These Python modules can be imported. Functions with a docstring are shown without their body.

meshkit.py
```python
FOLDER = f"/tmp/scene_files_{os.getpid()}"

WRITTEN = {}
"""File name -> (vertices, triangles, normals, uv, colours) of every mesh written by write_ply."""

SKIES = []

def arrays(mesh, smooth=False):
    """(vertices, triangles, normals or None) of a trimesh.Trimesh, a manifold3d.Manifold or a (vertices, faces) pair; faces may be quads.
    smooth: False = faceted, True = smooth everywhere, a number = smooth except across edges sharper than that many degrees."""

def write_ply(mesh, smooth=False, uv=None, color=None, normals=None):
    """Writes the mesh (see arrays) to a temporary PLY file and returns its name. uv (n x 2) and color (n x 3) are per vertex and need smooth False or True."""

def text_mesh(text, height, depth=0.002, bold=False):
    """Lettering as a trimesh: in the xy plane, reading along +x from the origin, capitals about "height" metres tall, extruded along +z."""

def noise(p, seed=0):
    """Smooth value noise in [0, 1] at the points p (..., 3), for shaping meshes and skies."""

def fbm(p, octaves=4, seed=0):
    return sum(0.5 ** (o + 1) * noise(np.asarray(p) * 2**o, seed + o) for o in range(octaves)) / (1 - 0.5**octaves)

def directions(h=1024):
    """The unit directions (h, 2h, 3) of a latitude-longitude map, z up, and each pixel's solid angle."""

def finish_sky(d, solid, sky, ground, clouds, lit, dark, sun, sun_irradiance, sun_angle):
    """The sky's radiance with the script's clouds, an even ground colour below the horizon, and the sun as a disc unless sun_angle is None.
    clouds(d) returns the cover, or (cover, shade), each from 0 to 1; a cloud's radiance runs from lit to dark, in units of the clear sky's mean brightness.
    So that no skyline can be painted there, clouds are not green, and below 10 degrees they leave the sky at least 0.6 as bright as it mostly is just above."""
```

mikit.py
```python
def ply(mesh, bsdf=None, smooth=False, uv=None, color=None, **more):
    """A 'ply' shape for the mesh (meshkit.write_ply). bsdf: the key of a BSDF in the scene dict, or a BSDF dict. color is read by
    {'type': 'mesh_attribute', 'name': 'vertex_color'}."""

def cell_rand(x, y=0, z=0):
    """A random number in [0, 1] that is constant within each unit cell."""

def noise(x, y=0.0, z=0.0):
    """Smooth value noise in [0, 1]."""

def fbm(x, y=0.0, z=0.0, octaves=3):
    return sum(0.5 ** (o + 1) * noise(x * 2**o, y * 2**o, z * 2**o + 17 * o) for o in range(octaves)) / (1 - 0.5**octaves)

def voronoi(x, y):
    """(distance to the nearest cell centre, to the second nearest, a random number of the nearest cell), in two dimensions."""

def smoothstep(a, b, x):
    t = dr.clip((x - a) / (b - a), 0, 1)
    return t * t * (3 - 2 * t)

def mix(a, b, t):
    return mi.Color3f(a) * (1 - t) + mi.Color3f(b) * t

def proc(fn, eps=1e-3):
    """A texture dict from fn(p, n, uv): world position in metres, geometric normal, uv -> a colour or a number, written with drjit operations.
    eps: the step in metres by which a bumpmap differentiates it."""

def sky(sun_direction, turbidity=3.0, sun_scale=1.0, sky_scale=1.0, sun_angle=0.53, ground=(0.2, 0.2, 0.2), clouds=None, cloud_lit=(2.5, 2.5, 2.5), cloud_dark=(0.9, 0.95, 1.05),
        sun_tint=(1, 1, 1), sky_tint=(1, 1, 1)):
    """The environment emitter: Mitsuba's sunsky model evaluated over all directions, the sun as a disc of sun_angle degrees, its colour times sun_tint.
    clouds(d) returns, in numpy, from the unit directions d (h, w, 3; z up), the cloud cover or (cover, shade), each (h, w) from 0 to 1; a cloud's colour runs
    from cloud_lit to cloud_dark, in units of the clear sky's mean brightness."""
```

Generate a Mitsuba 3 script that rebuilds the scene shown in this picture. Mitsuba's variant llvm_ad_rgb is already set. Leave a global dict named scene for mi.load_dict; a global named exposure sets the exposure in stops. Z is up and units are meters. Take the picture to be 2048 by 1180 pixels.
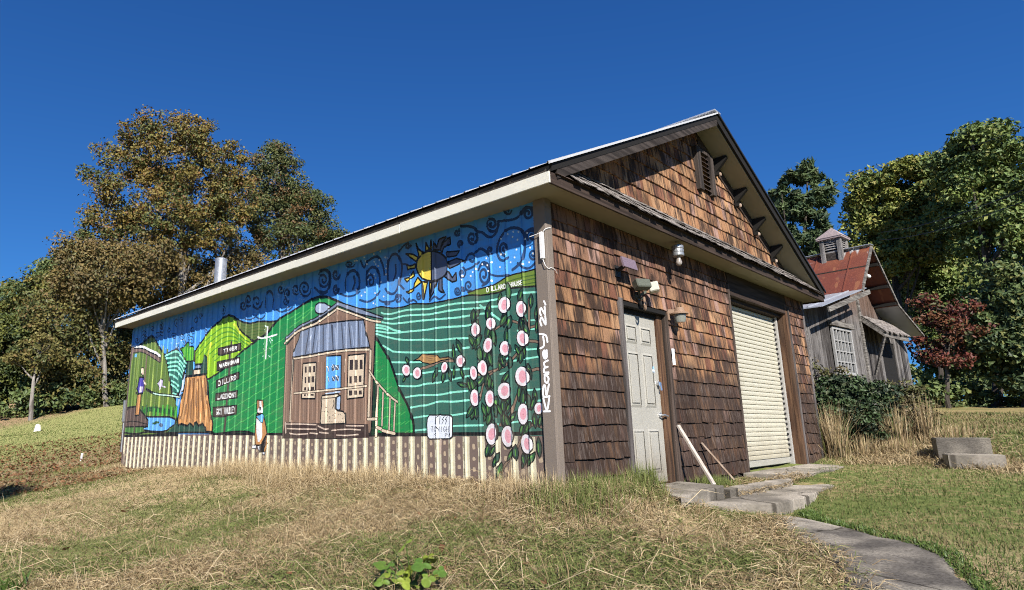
import math, random
import numpy as np, trimesh, shapely
from shapely.geometry import Polygon, LineString, Point, box as sbox
from scipy.interpolate import RBFInterpolator
import mitsuba as mi, drjit as dr
import mikit, meshkit
from mikit import proc, noise, fbm, voronoi, cell_rand, smoothstep, mix

T = mi.ScalarTransform4f
scene, labels = {}, {}
# ------------------------------------------------------------------ camera, sky, exposure
EYE = (-5.5047, -3.8343, 1.4868)
YAW, PITCH, ROLL = 0.766601, 0.217550, -0.0090065
fw = np.array([math.sin(YAW) * math.cos(PITCH), math.cos(YAW) * math.cos(PITCH), math.sin(PITCH)])
_r = np.array([math.cos(YAW), -math.sin(YAW), 0]); _u = np.cross(_r, fw)
UP = -math.sin(ROLL) * _r + math.cos(ROLL) * _u
scene['camera'] = {'type': 'perspective', 'fov': 77.6773, 'fov_axis': 'x', 'near_clip': 0.05, 'far_clip': 900.0,
                   'principal_point_offset_x': 0.08568, 'principal_point_offset_y': 0.0115,
                   'to_world': T().look_at(origin=list(EYE), target=[float(a + b) for a, b in zip(EYE, fw)], up=UP.tolist())}
SUN = (-0.88, -1.25, 1.0)
scene['sky'] = mikit.sky(SUN, turbidity=2.0, sun_scale=1.42, sky_scale=0.50, sky_tint=(0.38, 0.98, 1.86), sun_tint=(0.92, 1.08, 1.44), ground=(0.12, 0.11, 0.08))
exposure = 2.1

# ------------------------------------------------------------------ helpers
def numbered(name):
    k, i = name, 0
    while k in scene or k in labels or any(q.startswith(k + '__') for q in ROOTS.get(k, ())):
        i += 1; k = '%s_%03d' % (name, i)
    return k
ROOTS, COUNT = {}, {}
def fresh(name):
    n = COUNT.get(name, 0); COUNT[name] = n + 1
    return name if n == 0 else '%s_%03d' % (name, n)
def thing(name, label, cat, group=None):
    k = fresh(name); labels[k] = {'label': label, 'category': cat}
    if group: labels[k]['group'] = group
    return k
def obj(name, mesh, mat, parent=None, smooth=False, uv=None, color=None, kind=None, label=None):
    k = fresh((parent + '__' if parent else '') + name)
    scene[k] = mikit.ply(mesh, mat, smooth=smooth, uv=uv, color=color)
    if kind or label:
        labels.setdefault(k, {})
        if kind: labels[k]['kind'] = kind
        if label: labels[k]['label'] = label
    return k
def single(name, mesh, mat, label, cat, group=None, smooth=False, uv=None):
    k = thing(name, label, cat, group); scene[k] = mikit.ply(mesh, mat, smooth=smooth, uv=uv); return k
def cat(ms): return trimesh.util.concatenate([m for m in ms])
def box(x0, x1, y0, y1, z0, z1, ch=0.0):
    if ch <= 0:
        m = trimesh.creation.box((x1 - x0, y1 - y0, z1 - z0))
    else:
        p = []
        for sx in (0, 1):
            for sy in (0, 1):
                for sz in (0, 1):
                    c = np.array([(x0, x1)[sx], (y0, y1)[sy], (z0, z1)[sz]], float); d = np.array([1 - 2 * sx, 1 - 2 * sy, 1 - 2 * sz])
                    for a in range(3):
                        q = c + ch * d; q[a] = c[a]; p.append(q)
        return trimesh.Trimesh(*_hull(np.array(p)), process=False)
    m.apply_translation(((x0 + x1) / 2, (y0 + y1) / 2, (z0 + z1) / 2)); return m
def _hull(p):
    h = trimesh.convex.convex_hull(p); return h.vertices, h.faces
def hull(p): return trimesh.Trimesh(*_hull(np.asarray(p, float)), process=False)
def tube(pts, r, sides=6, cap=True):
    p = np.asarray(pts, float); n = len(p); r = np.broadcast_to(r, (n,))
    t = np.gradient(p, axis=0); t /= np.linalg.norm(t, axis=1, keepdims=True) + 1e-12
    ref = np.array([0, 0, 1.0]) if abs(t[:, 2]).mean() < .8 else np.array([1.0, 0, 0])
    a = np.cross(t, ref); a /= np.linalg.norm(a, axis=1, keepdims=True) + 1e-12; b = np.cross(t, a)
    g = np.arange(sides) * 2 * np.pi / sides
    v = p[:, None] + r[:, None, None] * (np.cos(g)[None, :, None] * a[:, None] + np.sin(g)[None, :, None] * b[:, None])
    f = []
    for i in range(n - 1):
        for j in range(sides):
            k = (j + 1) % sides
            f += [[i * sides + j, (i + 1) * sides + j, (i + 1) * sides + k], [i * sides + j, (i + 1) * sides + k, i * sides + k]]
    v = v.reshape(-1, 3)
    if cap:
        for e in (0, n - 1):
            c = len(v); v = np.vstack([v, p[e]])
            for j in range(sides):
                k = (j + 1) % sides; f.append([c, e * sides + j, e * sides + k] if e == 0 else [c, e * sides + k, e * sides + j])
    return trimesh.Trimesh(v, f, process=False)
def lathe(prof, at=(0, 0, 0), n=20):
    m = trimesh.creation.revolve(np.array(prof, float), sections=n); m.apply_translation(at); return m
def bar(a, b, w, h):
    """A square-edged stick from a to b."""
    a, b = np.array(a, float), np.array(b, float); d = b - a; L = np.linalg.norm(d); d /= L
    s = np.cross(d, [0, 0, 1.0]); s = s / np.linalg.norm(s) if np.linalg.norm(s) > 1e-6 else np.array([1.0, 0, 0]); t = np.cross(s, d)
    return hull([p + s * w / 2 * i + t * h / 2 * j for p in (a, b) for i in (-1, 1) for j in (-1, 1)])
def prism(poly, y0, y1, axis=1):
    """Extrude an (x, z) outline between two y."""
    m = trimesh.creation.extrude_polygon(Polygon(poly), y1 - y0, engine='earcut')
    v = m.vertices.copy(); m.vertices = np.stack([v[:, 0], y1 - v[:, 2], v[:, 1]], 1)
    return m

# ------------------------------------------------------------------ materials
def L(h):
    c = np.array([int(h[i:i + 2], 16) for i in (0, 2, 4)]) / 255.0
    return np.where(c < 0.04045, c / 12.92, ((c + 0.055) / 1.055) ** 2.4)
def P(fn, rough=0.8, spec=0.25, bump=None, bs=1.0, two=True, **kw):
    tex = proc(fn) if callable(fn) else {'type': 'rgb', 'value': [float(x) for x in fn]}
    b = {'type': 'principled', 'base_color': tex, 'roughness': rough, 'specular': spec, **kw}
    if bump is not None: b = {'type': 'bumpmap', 'arbitrary': proc(bump), 'scale': bs, 'bsdf': b}
    return {'type': 'twosided', 'bsdf': b} if two else b
def mat(name, *a, **k): scene[name] = P(*a, **k); return name
def wood(c0, c1, axis, f=1.0, dark=(0.02, 0.017, 0.014), amt=0.45):
    """Weathered boards: streaks along one axis."""
    s = [38 * f, 38 * f, 38 * f]; s[axis] = 2.2 * f
    def fn(p, n, uv):
        g = fbm(p.x * s[0], p.y * s[1], p.z * s[2], 3)
        h = noise(p.x * s[0] * .35 + 9, p.y * s[1] * .35, p.z * s[2] * .6)
        return mix(mix(c0, c1, smoothstep(.25, .75, g)), dark, smoothstep(.55, .8, h) * amt)
    return fn
def speck(c, v=0.12, f=9.0):
    return lambda p, n, uv: mi.Color3f(*[float(x) for x in c]) * (1 - v + 2 * v * fbm(p.x * f, p.y * f, p.z * f, 3))
def shingle_fn(p, n, uv):
    r = uv.x; q = cell_rand(r * 977.0)
    c = mix((.30, .145, .072), (.50, .30, .165), .75 * q + .25 * noise(p.x * 2.1, p.y, p.z * 1.7))
    c = mix(c, (.19, .075, .052), smoothstep(.80, .84, cell_rand(r * 313.0 + 5)) * .8)
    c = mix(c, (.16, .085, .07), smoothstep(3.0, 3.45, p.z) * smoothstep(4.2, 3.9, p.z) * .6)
    c = mix(c, (.38, .235, .185), smoothstep(.88, .9, cell_rand(r * 557.0 + 2)))
    g = fbm(p.x * 70 + r * 91, p.y * 60, p.z * 4 + r * 17, 3)
    h = noise(p.x * 26 + r * 50, p.y * 22, p.z * 2.6 + r * 9); k = noise(p.x * 5.5, p.y * 5, p.z * 4.2)
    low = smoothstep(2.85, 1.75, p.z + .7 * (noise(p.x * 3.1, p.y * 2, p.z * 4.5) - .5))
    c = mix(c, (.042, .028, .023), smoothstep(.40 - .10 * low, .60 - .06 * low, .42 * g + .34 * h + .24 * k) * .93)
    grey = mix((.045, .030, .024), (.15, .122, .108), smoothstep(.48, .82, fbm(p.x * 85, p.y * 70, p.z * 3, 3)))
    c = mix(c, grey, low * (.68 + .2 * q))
    return c * (.56 + .44 * g) * (.78 + .44 * noise(p.x * 1.3 + 3, p.y * 1.3, p.z * 1.1))
mat('shingle', shingle_fn, rough=.85, spec=.15)
mat('shake', wood((.08, .07, .063), (.22, .20, .185), 1, .8), rough=.9, spec=.1)
mat('wall_back', (.03, .024, .02))
mat('cream_paint', speck(L('e6e4d6') * .74, .05, 5), rough=.6)
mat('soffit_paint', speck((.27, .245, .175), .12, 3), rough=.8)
mat('taupe_board', wood((.05, .042, .035), (.08, .07, .06), 1, .6), rough=.85)
mat('dark_wood_x', wood((.022, .015, .012), (.055, .038, .03), 0, .9), rough=.85)
mat('dark_wood_z', wood((.035, .026, .021), (.085, .062, .05), 2, .9), rough=.85)
mat('rake_wood', wood((.018, .014, .012), (.055, .045, .04), 0, .7), rough=.85)
mat('jamb_wood', wood((.05, .026, .016), (.135, .075, .042), 2, .9), rough=.75)
mat('black_wood_and_shade', (.012, .011, .010))  # near-black timber; also the painted-in shade of the left rake soffit
mat('grey_trim', wood((.06, .052, .05), (.15, .135, .13), 2, .8), rough=.85)
mat('vent_wood', wood((.02, .016, .014), (.075, .06, .052), 2, .8), rough=.85)
mat('roof_metal', speck((.55, .56, .57), .08, 2), rough=.35, spec=.5, metallic=.55)
mat('white_metal', speck((.46, .47, .48), .04, 3), rough=.4)
mat('corner_paint', speck(L('8f8378') * .66, .06, 4), rough=.6)
def worn(c, dirt, z0, z1, amt):
    c = [float(x) for x in c]
    def fn(p, n, uv):
        v = mi.Color3f(*c) * (.94 + .12 * fbm(p.x * 3, p.y * 3, p.z * 3, 3))
        v = mix(v, dirt, smoothstep(z1, z0, p.z + .45 * (fbm(p.x * 6, p.y * 6, p.z * 2.2, 3) - .5)) * amt)
        return mix(v, dirt, smoothstep(.60, .80, fbm(p.x * 11, p.y * 8, p.z * .9, 3)) * .28)
    return fn
mat('door_paint', worn(L('c9c6bb') * .58, (.17, .14, .10), .82, 1.35, .55), rough=.5)
mat('slat_paint', worn(L('ebe6d0') * .56, (.20, .155, .10), .85, 1.5, .35), rough=.45)
mat('slat_grey', speck((.33, .32, .28), .08, 6), rough=.5)
mat('track_metal', speck((.34, .33, .31), .08, 6), rough=.5)
mat('steel', (.55, .56, .58), rough=.3, metallic=.8)
mat('chrome', (.75, .75, .76), rough=.2, metallic=.9)
mat('galvanised', speck((.34, .355, .37), .08, 14), rough=.42, metallic=.6)
mat('white_plastic', (.66, .66, .65), rough=.5)
mat('blue_print', (.25, .48, .72)); mat('white_print', (.85, .87, .90)); mat('faint_ink', (.45, .50, .60))
mat('solar_face', speck((.165, .125, .155), .04, 8), rough=.4)
mat('lamp_grey', speck((.09, .10, .08), .06, 8), rough=.5)
mat('lamp_cream', (.50, .49, .42), rough=.45)
mat('black_plastic', (.02, .02, .02), rough=.5)
mat('tan_metal', speck((.24, .16, .11), .08, 10), rough=.6)
mat('glass_jar', (.20, .21, .185), rough=.15, spec=.6)
mat('bulb', (.28, .25, .22), rough=.1, spec=.7)
mat('stick_wood', wood((.36, .31, .26), (.50, .45, .40), 2, 1, amt=.15)); mat('stick_wood_b', wood((.24, .17, .12), (.36, .28, .22), 2, 1, amt=.2))
def crack(p, f):
    w = .5 * (fbm(p.x * 2.2, p.y * 2.2, 0.0, 3) - .5)
    a, b, _ = voronoi(p.x * f + w, p.y * f + w)
    return smoothstep(.035, .008, b - a)
def concrete(p, n, uv):
    a = fbm(p.x * 3.1, p.y * 3.1, p.z * 3.1, 3); b = fbm(p.x * 42, p.y * 42, p.z * 42, 2)
    c = mix((.125, .112, .092), (.24, .215, .18), smoothstep(.3, .7, a))
    c = mix(c, (.075, .068, .058), smoothstep(.56, .74, fbm(p.x * 1.3 + 7, p.y * 1.3, p.z, 3)) * .55)
    return mix(c * (.72 + .56 * b), (.03, .026, .02), crack(p, .55) * .8)
mat('concrete', concrete, rough=.95, spec=.1)
def oldpath(p, n, uv):
    a = fbm(p.x * 2.3, p.y * 2.3, p.z, 3); b = fbm(p.x * 70, p.y * 70, p.z * 70, 2)
    c = mix((.075, .068, .06), (.20, .18, .15), smoothstep(.35, .68, a))
    return mix(c * (.45 + 1.1 * b), (.025, .022, .017), crack(p, .42) * .8)
mat('path_concrete', oldpath, rough=.95, spec=.1)
def rust(p, n, uv):
    a = fbm(p.x * 1.7, p.y * 1.7, p.z * 1.0, 3); s = fbm(p.x * 6, p.y * 11, p.z * .8, 2)
    c = mix((.135, .040, .026), (.175, .06, .033), smoothstep(.3, .75, a))
    c = mix(c, (.13, .045, .034), smoothstep(.5, .72, s) * .7)
    c = mix(c, (.24, .10, .05), smoothstep(.66, .8, fbm(p.x * 5 + 3, p.y * 9, p.z * .6, 2)) * .7)
    return mix(c, (.40, .40, .39), smoothstep(5.98, 6.14, p.z + .35 * (noise(p.x * 7, p.y * 13, 1.0) - .5)))
mat('rusty_tin', rust, rough=.6, spec=.3)
mat('silver_tin', speck((.36, .38, .41), .12, 2.5), rough=.4, metallic=.4)
def plank(p, n, uv):
    r = uv.x
    g = fbm(p.x * 40 + r * 40, p.y * 40, p.z * 2.2 + r * 9, 3)
    c = mix((.035, .031, .029), (.155, .146, .14), smoothstep(.22, .75, .45 * cell_rand(r * 771.0) + .55 * g))
    c = mix(c, (.12, .075, .055), smoothstep(3.9, 4.7, p.z) * .75)
    return mix(c, (.02, .018, .016), smoothstep(.62, .8, noise(p.x * 30 + r * 20, p.y * 30, p.z * 3)) * .6)
mat('barn_plank', plank, rough=.9, spec=.1)
mat('barn_trim', wood((.08, .072, .065), (.20, .188, .17), 0, .8), rough=.9)
mat('cupola_wood', wood((.10, .095, .09), (.23, .215, .205), 2, .8), rough=.9)
mat('cupola_roof', speck((.25, .205, .20), .12, 6), rough=.8)
mat('muntin_white', speck((.27, .27, .265), .2, 9)); mat('pane_glass', (.045, .05, .055), rough=.08, spec=.7)
mat('inner_dark', (.012, .011, .01))
PAINT = dict(olive='6f8a34', olivedark='46662a', black='0b0d10', teal='39695c', mint='93ecd2', moss='647f35', mossdark='4d6b28', mosslight='8ba14a', tealhill='246b60', grass='3f9a2f', grasslight='83d63f', lime='8fc01d', limedark='4f9120', limeyellow='cbd93a', olive2='5d7038', green='1d8a49', greenlight='4db359', white='f4f6f4', mintlight='c8efdf', pine='1f4b2b', pond='63adef', slate='4c6480', rock='5b4a44', grassdark='467638', browntrim='75625a', lilac='cfc7dd', figureleg='c08a55', purple='4a41a4', cream='e2cfb4', ice='b5cfef', pinedark='294f41', stump='c48e57', stumpdark='7c5430', stumplight='dcae78', slatelight='7e8da8', signpost='50453f', signboard='443633', brown='8d7261', brownlight='b0937f', browndark='6a5345', slatepale='a7b6d2', slatedark='474f61', pane='3a2f2d', logdark='40302d', logpale='d0bba9', bootink='574b45', stairdark='123a25', sun='f0d954', slateblue='56637f', navy='234470', starblue='a9d0f5', bark='86705f', leaf='24463b', leaf2='335d3d', leaflight='5f9a44', birdtan='b08a58', peachwhite='f4eef2', peachpink='f0aebb', peachred='d77184', whiteblue='e6edf8', ink='2b3138', dogtan='c89058', dogwhite='eef0f2', dogbrown='a67852', bandana='6bb0e0', skyblue='4c9ff0', dadobrown='796860', cream2='d8d1b4', drab='aaa184', dotbeige='c0ab90')
PK = 0.79
def grime(p, n, uv):
    return smoothstep(.5, .9, fbm(p.y * 2.0, p.z * 1.1, p.x, 3)) * .2 + .10 * smoothstep(.4, .9, noise(p.y * 70, p.z * 5, 0.0)) + .12 * smoothstep(.5, .9, noise(p.y * 9, p.z * 42, 2.0)) + .22 * smoothstep(.55, .95, noise(p.y * 14, p.z * 1.4, 4.0)) * smoothstep(1.7, .8, p.z)
scene['mural_paint'] = {'type': 'twosided', 'bsdf': {'type': 'blendbsdf', 'weight': proc(grime),
    'a': {'type': 'principled', 'base_color': {'type': 'mesh_attribute', 'name': 'vertex_color'}, 'roughness': .48, 'specular': .35},
    'b': {'type': 'diffuse', 'reflectance': {'type': 'rgb', 'value': [.16, .14, .11]}}}}

# ------------------------------------------------------------------ terrain
CTRL = np.array("""-5.5 -3.83 0 -8 -7 -.2 -12 -3 -.3 -9 3 -.1 -2.5 3 .43 -2.6 7 .42 -2.86 9.4 .38 -2.2 12.85 .47 -1.49 16.8 .64 -.59 21.7 .92 .86 29.6 1.38 4.23 32.9 2.21 6.63 32.2 2.73 1.49 22.2 1.2
-.27 15.5 .74 1.1 17.15 .95 -3.78 14.1 .3 -4.14 26.1 .95 -10 40 1.6 0 45 2.4 12 45 4.5 -25 20 .3 -20 60 2.5 5 80 5 30 60 6 -.3 0 .84 -.3 3 .76 -.3 6 .72 -.3 9 .68 -.3 12.2 .61 4 14 1.3 9 14 2 12 6 1.6
-.5 -2.4 .51 .7 -2.8 .54 .2 -2.1 .54 -1.7 -1.8 .49 -2.54 -.65 .46 -3.1 .35 .42 -4.4 1.25 .3 3.97 -1.33 .70 6.2 -3 .76 3.4 -2.6 .68 1.1 -3.3 .58 7.85 -2.9 .84 7.6 -.9 .77 2.2 -1.4 .56 1.3 -.75 .62 2 -1 .58 3 -1 .6 4 -1 .62 4.9 -1.2 .68 3 -1.6 .60 4.2 -1.6 .66 5.6 -.8 .75 7 -.6 .77 6.5 -.95 .76 .3 -.3 .86 1.2 -.3 .84 3 -.3 .72
8.4 -.5 .82 10 -1 1.05 8.6 -2.4 1.28 8.8 -3 1.3 11 -1 1.35 14 0 1.4 20 -2 1.7 26.5 .9 2 30 -5 2 50 -1 2.2 0 -7 .4 6 -7 .7 15 -10 1.2 60 20 4 80 -40 3 -60 -40 -2 -60 40 0 0 -60 0 60 80 7 -30 110 5 120 20 5 140 -100 4 0 180 8""".split(), float).reshape(-1, 3)
_rbf = RBFInterpolator(CTRL[:, :2], CTRL[:, 2], kernel='linear', smoothing=0.02)
MOUNDS = ((-.55, 3.1, .10, .9), (-.5, 1.3, .07, .6), (-.7, 8.6, .11, 1.0), (-.6, 5.6, .06, .8), (1.15, -.45, .10, .35), (.2, -.5, .05, .5))
def ground_z(x, y):
    x, y = np.asarray(x, float), np.asarray(y, float); s = x.shape
    q = np.stack([x.ravel(), y.ravel()], 1); z = np.empty(len(q))
    for i in range(0, len(q), 20000): z[i:i + 20000] = _rbf(q[i:i + 20000])
    z = z.reshape(s)
    for a, b, h, r in MOUNDS: z = z + h * np.exp(-((x - a) ** 2 + (y - b) ** 2) / r ** 2)
    d = np.hypot(x, y); k = np.exp(-(d / 30.0) ** 2)
    t = np.clip((d - 70) / 70, 0, 1); z = z * (1 - t) + t * np.where(y > 0, 3.0, -1.0)
    p = np.stack([x, y, 0 * x], -1)
    return z + (meshkit.fbm(p * 1.3, 3, 4) - .5) * .09 * k + (meshkit.fbm(p * .12, 3, 8) - .5) * .35 * (1 - k)
GX, GY = None, None
def axis(lo, a, b, hi, step, k=1.13):
    m = list(np.arange(a, b + 1e-6, step)); s = step; l, r = [], []
    x = a
    while x > lo: s *= k; x -= s; l.append(x)
    s = step; x = b
    while x < hi: s *= k; x += s; r.append(x)
    return np.array(l[::-1] + m + r)
gx, gy = axis(-350, -6, 11, 420, .14), axis(-350, -5, 15, 420, .16)
XX, YY = np.meshgrid(gx, gy, indexing='ij'); ZZ = ground_z(XX, YY)
def gz(x, y):
    """Bilinear on the built sheet, so that what stands on it touches it."""
    x, y = np.asarray(x, float), np.asarray(y, float)
    i = np.clip(np.searchsorted(gx, x) - 1, 0, len(gx) - 2); j = np.clip(np.searchsorted(gy, y) - 1, 0, len(gy) - 2)
    s = (x - gx[i]) / (gx[i + 1] - gx[i]); t = (y - gy[j]) / (gy[j + 1] - gy[j])
    return ZZ[i, j] * (1 - s) * (1 - t) + ZZ[i + 1, j] * s * (1 - t) + ZZ[i, j + 1] * (1 - s) * t + ZZ[i + 1, j + 1] * s * t
def grid_mesh(X, Y, Z):
    n, m = X.shape; v = np.stack([X, Y, Z], -1).reshape(-1, 3); i, j = np.meshgrid(np.arange(n - 1), np.arange(m - 1), indexing='ij'); a = (i * m + j).ravel()
    return trimesh.Trimesh(v, np.vstack([np.stack([a, a + m, a + m + 1], 1), np.stack([a, a + m + 1, a + 1], 1)]), process=False)
def soil(p, n, uv):
    a = fbm(p.x * .9, p.y * .9, 0.0, 3); b = fbm(p.x * 14, p.y * 14, 3.0, 3); c = fbm(p.x * .33 + 4, p.y * .33, 0.0, 2)
    hay = mix((.19, .142, .078), (.37, .29, .165), b)
    grass = mix((.070, .088, .030), (.135, .150, .052), b)
    bank = mix(hay, grass, smoothstep(.5, .66, a) * .7)
    lawn = mix(grass, (.21, .165, .085), smoothstep(.52, .74, .5 * a + .5 * b))
    wr = smoothstep(1.0, 2.6, p.x - p.y * .55 - 1.0)
    col = mix(bank, lawn, wr)
    litter = mix((.135, .095, .055), (.25, .175, .105), b)
    lg = mix((.13, .14, .052), (.22, .215, .085), b)
    far = smoothstep(7.8, 10.5, p.y + .8 * (a - .5) + smoothstep(0.0, -5.0, p.x) * -1.5)
    band = smoothstep(20.0, 15.5, p.y + 5 * (c - .5) - .6 * p.x)
    col = mix(col, mix(lg, litter, band * smoothstep(.25, .5, .6 * b + .4 * c)), far)
    col = mix(col, litter, smoothstep(30.0, 33.0, p.y - .5 * p.x))
    col = mix(col, mix((.18, .13, .065), (.115, .105, .045), smoothstep(.4, .65, a)), smoothstep(8.6, 9.8, p.x) * smoothstep(3.0, 0.0, p.y) * .8)
    return col
mat('soil', soil, rough=1.0, spec=0.0)
obj('ground', grid_mesh(XX, YY, ZZ), 'soil', smooth=True, kind='structure')
labels['ground'] = {'kind': 'structure', 'label': 'sloping grassy ground around the painted workshop'}

# mural outlines in wall coordinates (y, z): kind, part, paint, line width in mm, points
NAMES = 'painted_hill painted_outline painted_field painted_stripe painted_hill_001 painted_hill_002 painted_bush painted_hill_003 painted_hill_004 painted_hill_005 painted_cross painted_grass painted_pond painted_duck painted_duck_001 painted_rock painted_grass_001 painted_post painted_sky_patch painted_post_001 painted_beam painted_beam_001 painted_frame_post painted_rope painted_bird painted_figure painted_waterfall painted_shrub painted_shrub_001 painted_turf painted_stump painted_hut painted_signpost painted_board painted_board_001 painted_board_002 painted_board_003 painted_board_004 painted_lettering painted_lettering_001 painted_lettering_002 painted_lettering_003 painted_lettering_004 painted_lettering_005 painted_house painted_roof painted_trim painted_chimney painted_swirl painted_awning painted_trim_001 painted_column painted_column_001 painted_window painted_door painted_window_001 painted_trim_002 painted_door_001 painted_rail painted_foundation painted_boot painted_stair painted_sun painted_moon painted_star painted_branch painted_leaf painted_bird_001 painted_peach painted_peach_001 painted_peach_002 painted_peach_003 painted_peach_004 painted_peach_005 painted_peach_006 painted_peach_007 painted_peach_008 painted_peach_009 painted_peach_010 painted_peach_011 painted_peach_012 painted_peach_013 painted_peach_014 painted_peach_015 painted_peach_016 painted_peach_017 painted_peach_018 painted_peach_019 painted_peach_020 painted_peach_021 painted_placard painted_placard_post painted_dog'.split()
PAINTS = 'olive olivedark black teal mint moss mossdark mosslight tealhill grass grasslight lime limedark limeyellow olive2 green greenlight white mintlight pine pond slate rock grassdark browntrim lilac figureleg purple cream ice pinedark stump stumpdark stumplight slatelight signpost signboard brown brownlight browndark slatepale slatedark pane logdark logpale bootink stairdark sun slateblue navy starblue bark leaf leaf2 birdtan peachwhite peachpink peachred whiteblue ink dogtan dogwhite dogbrown bandana'.split()
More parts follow.
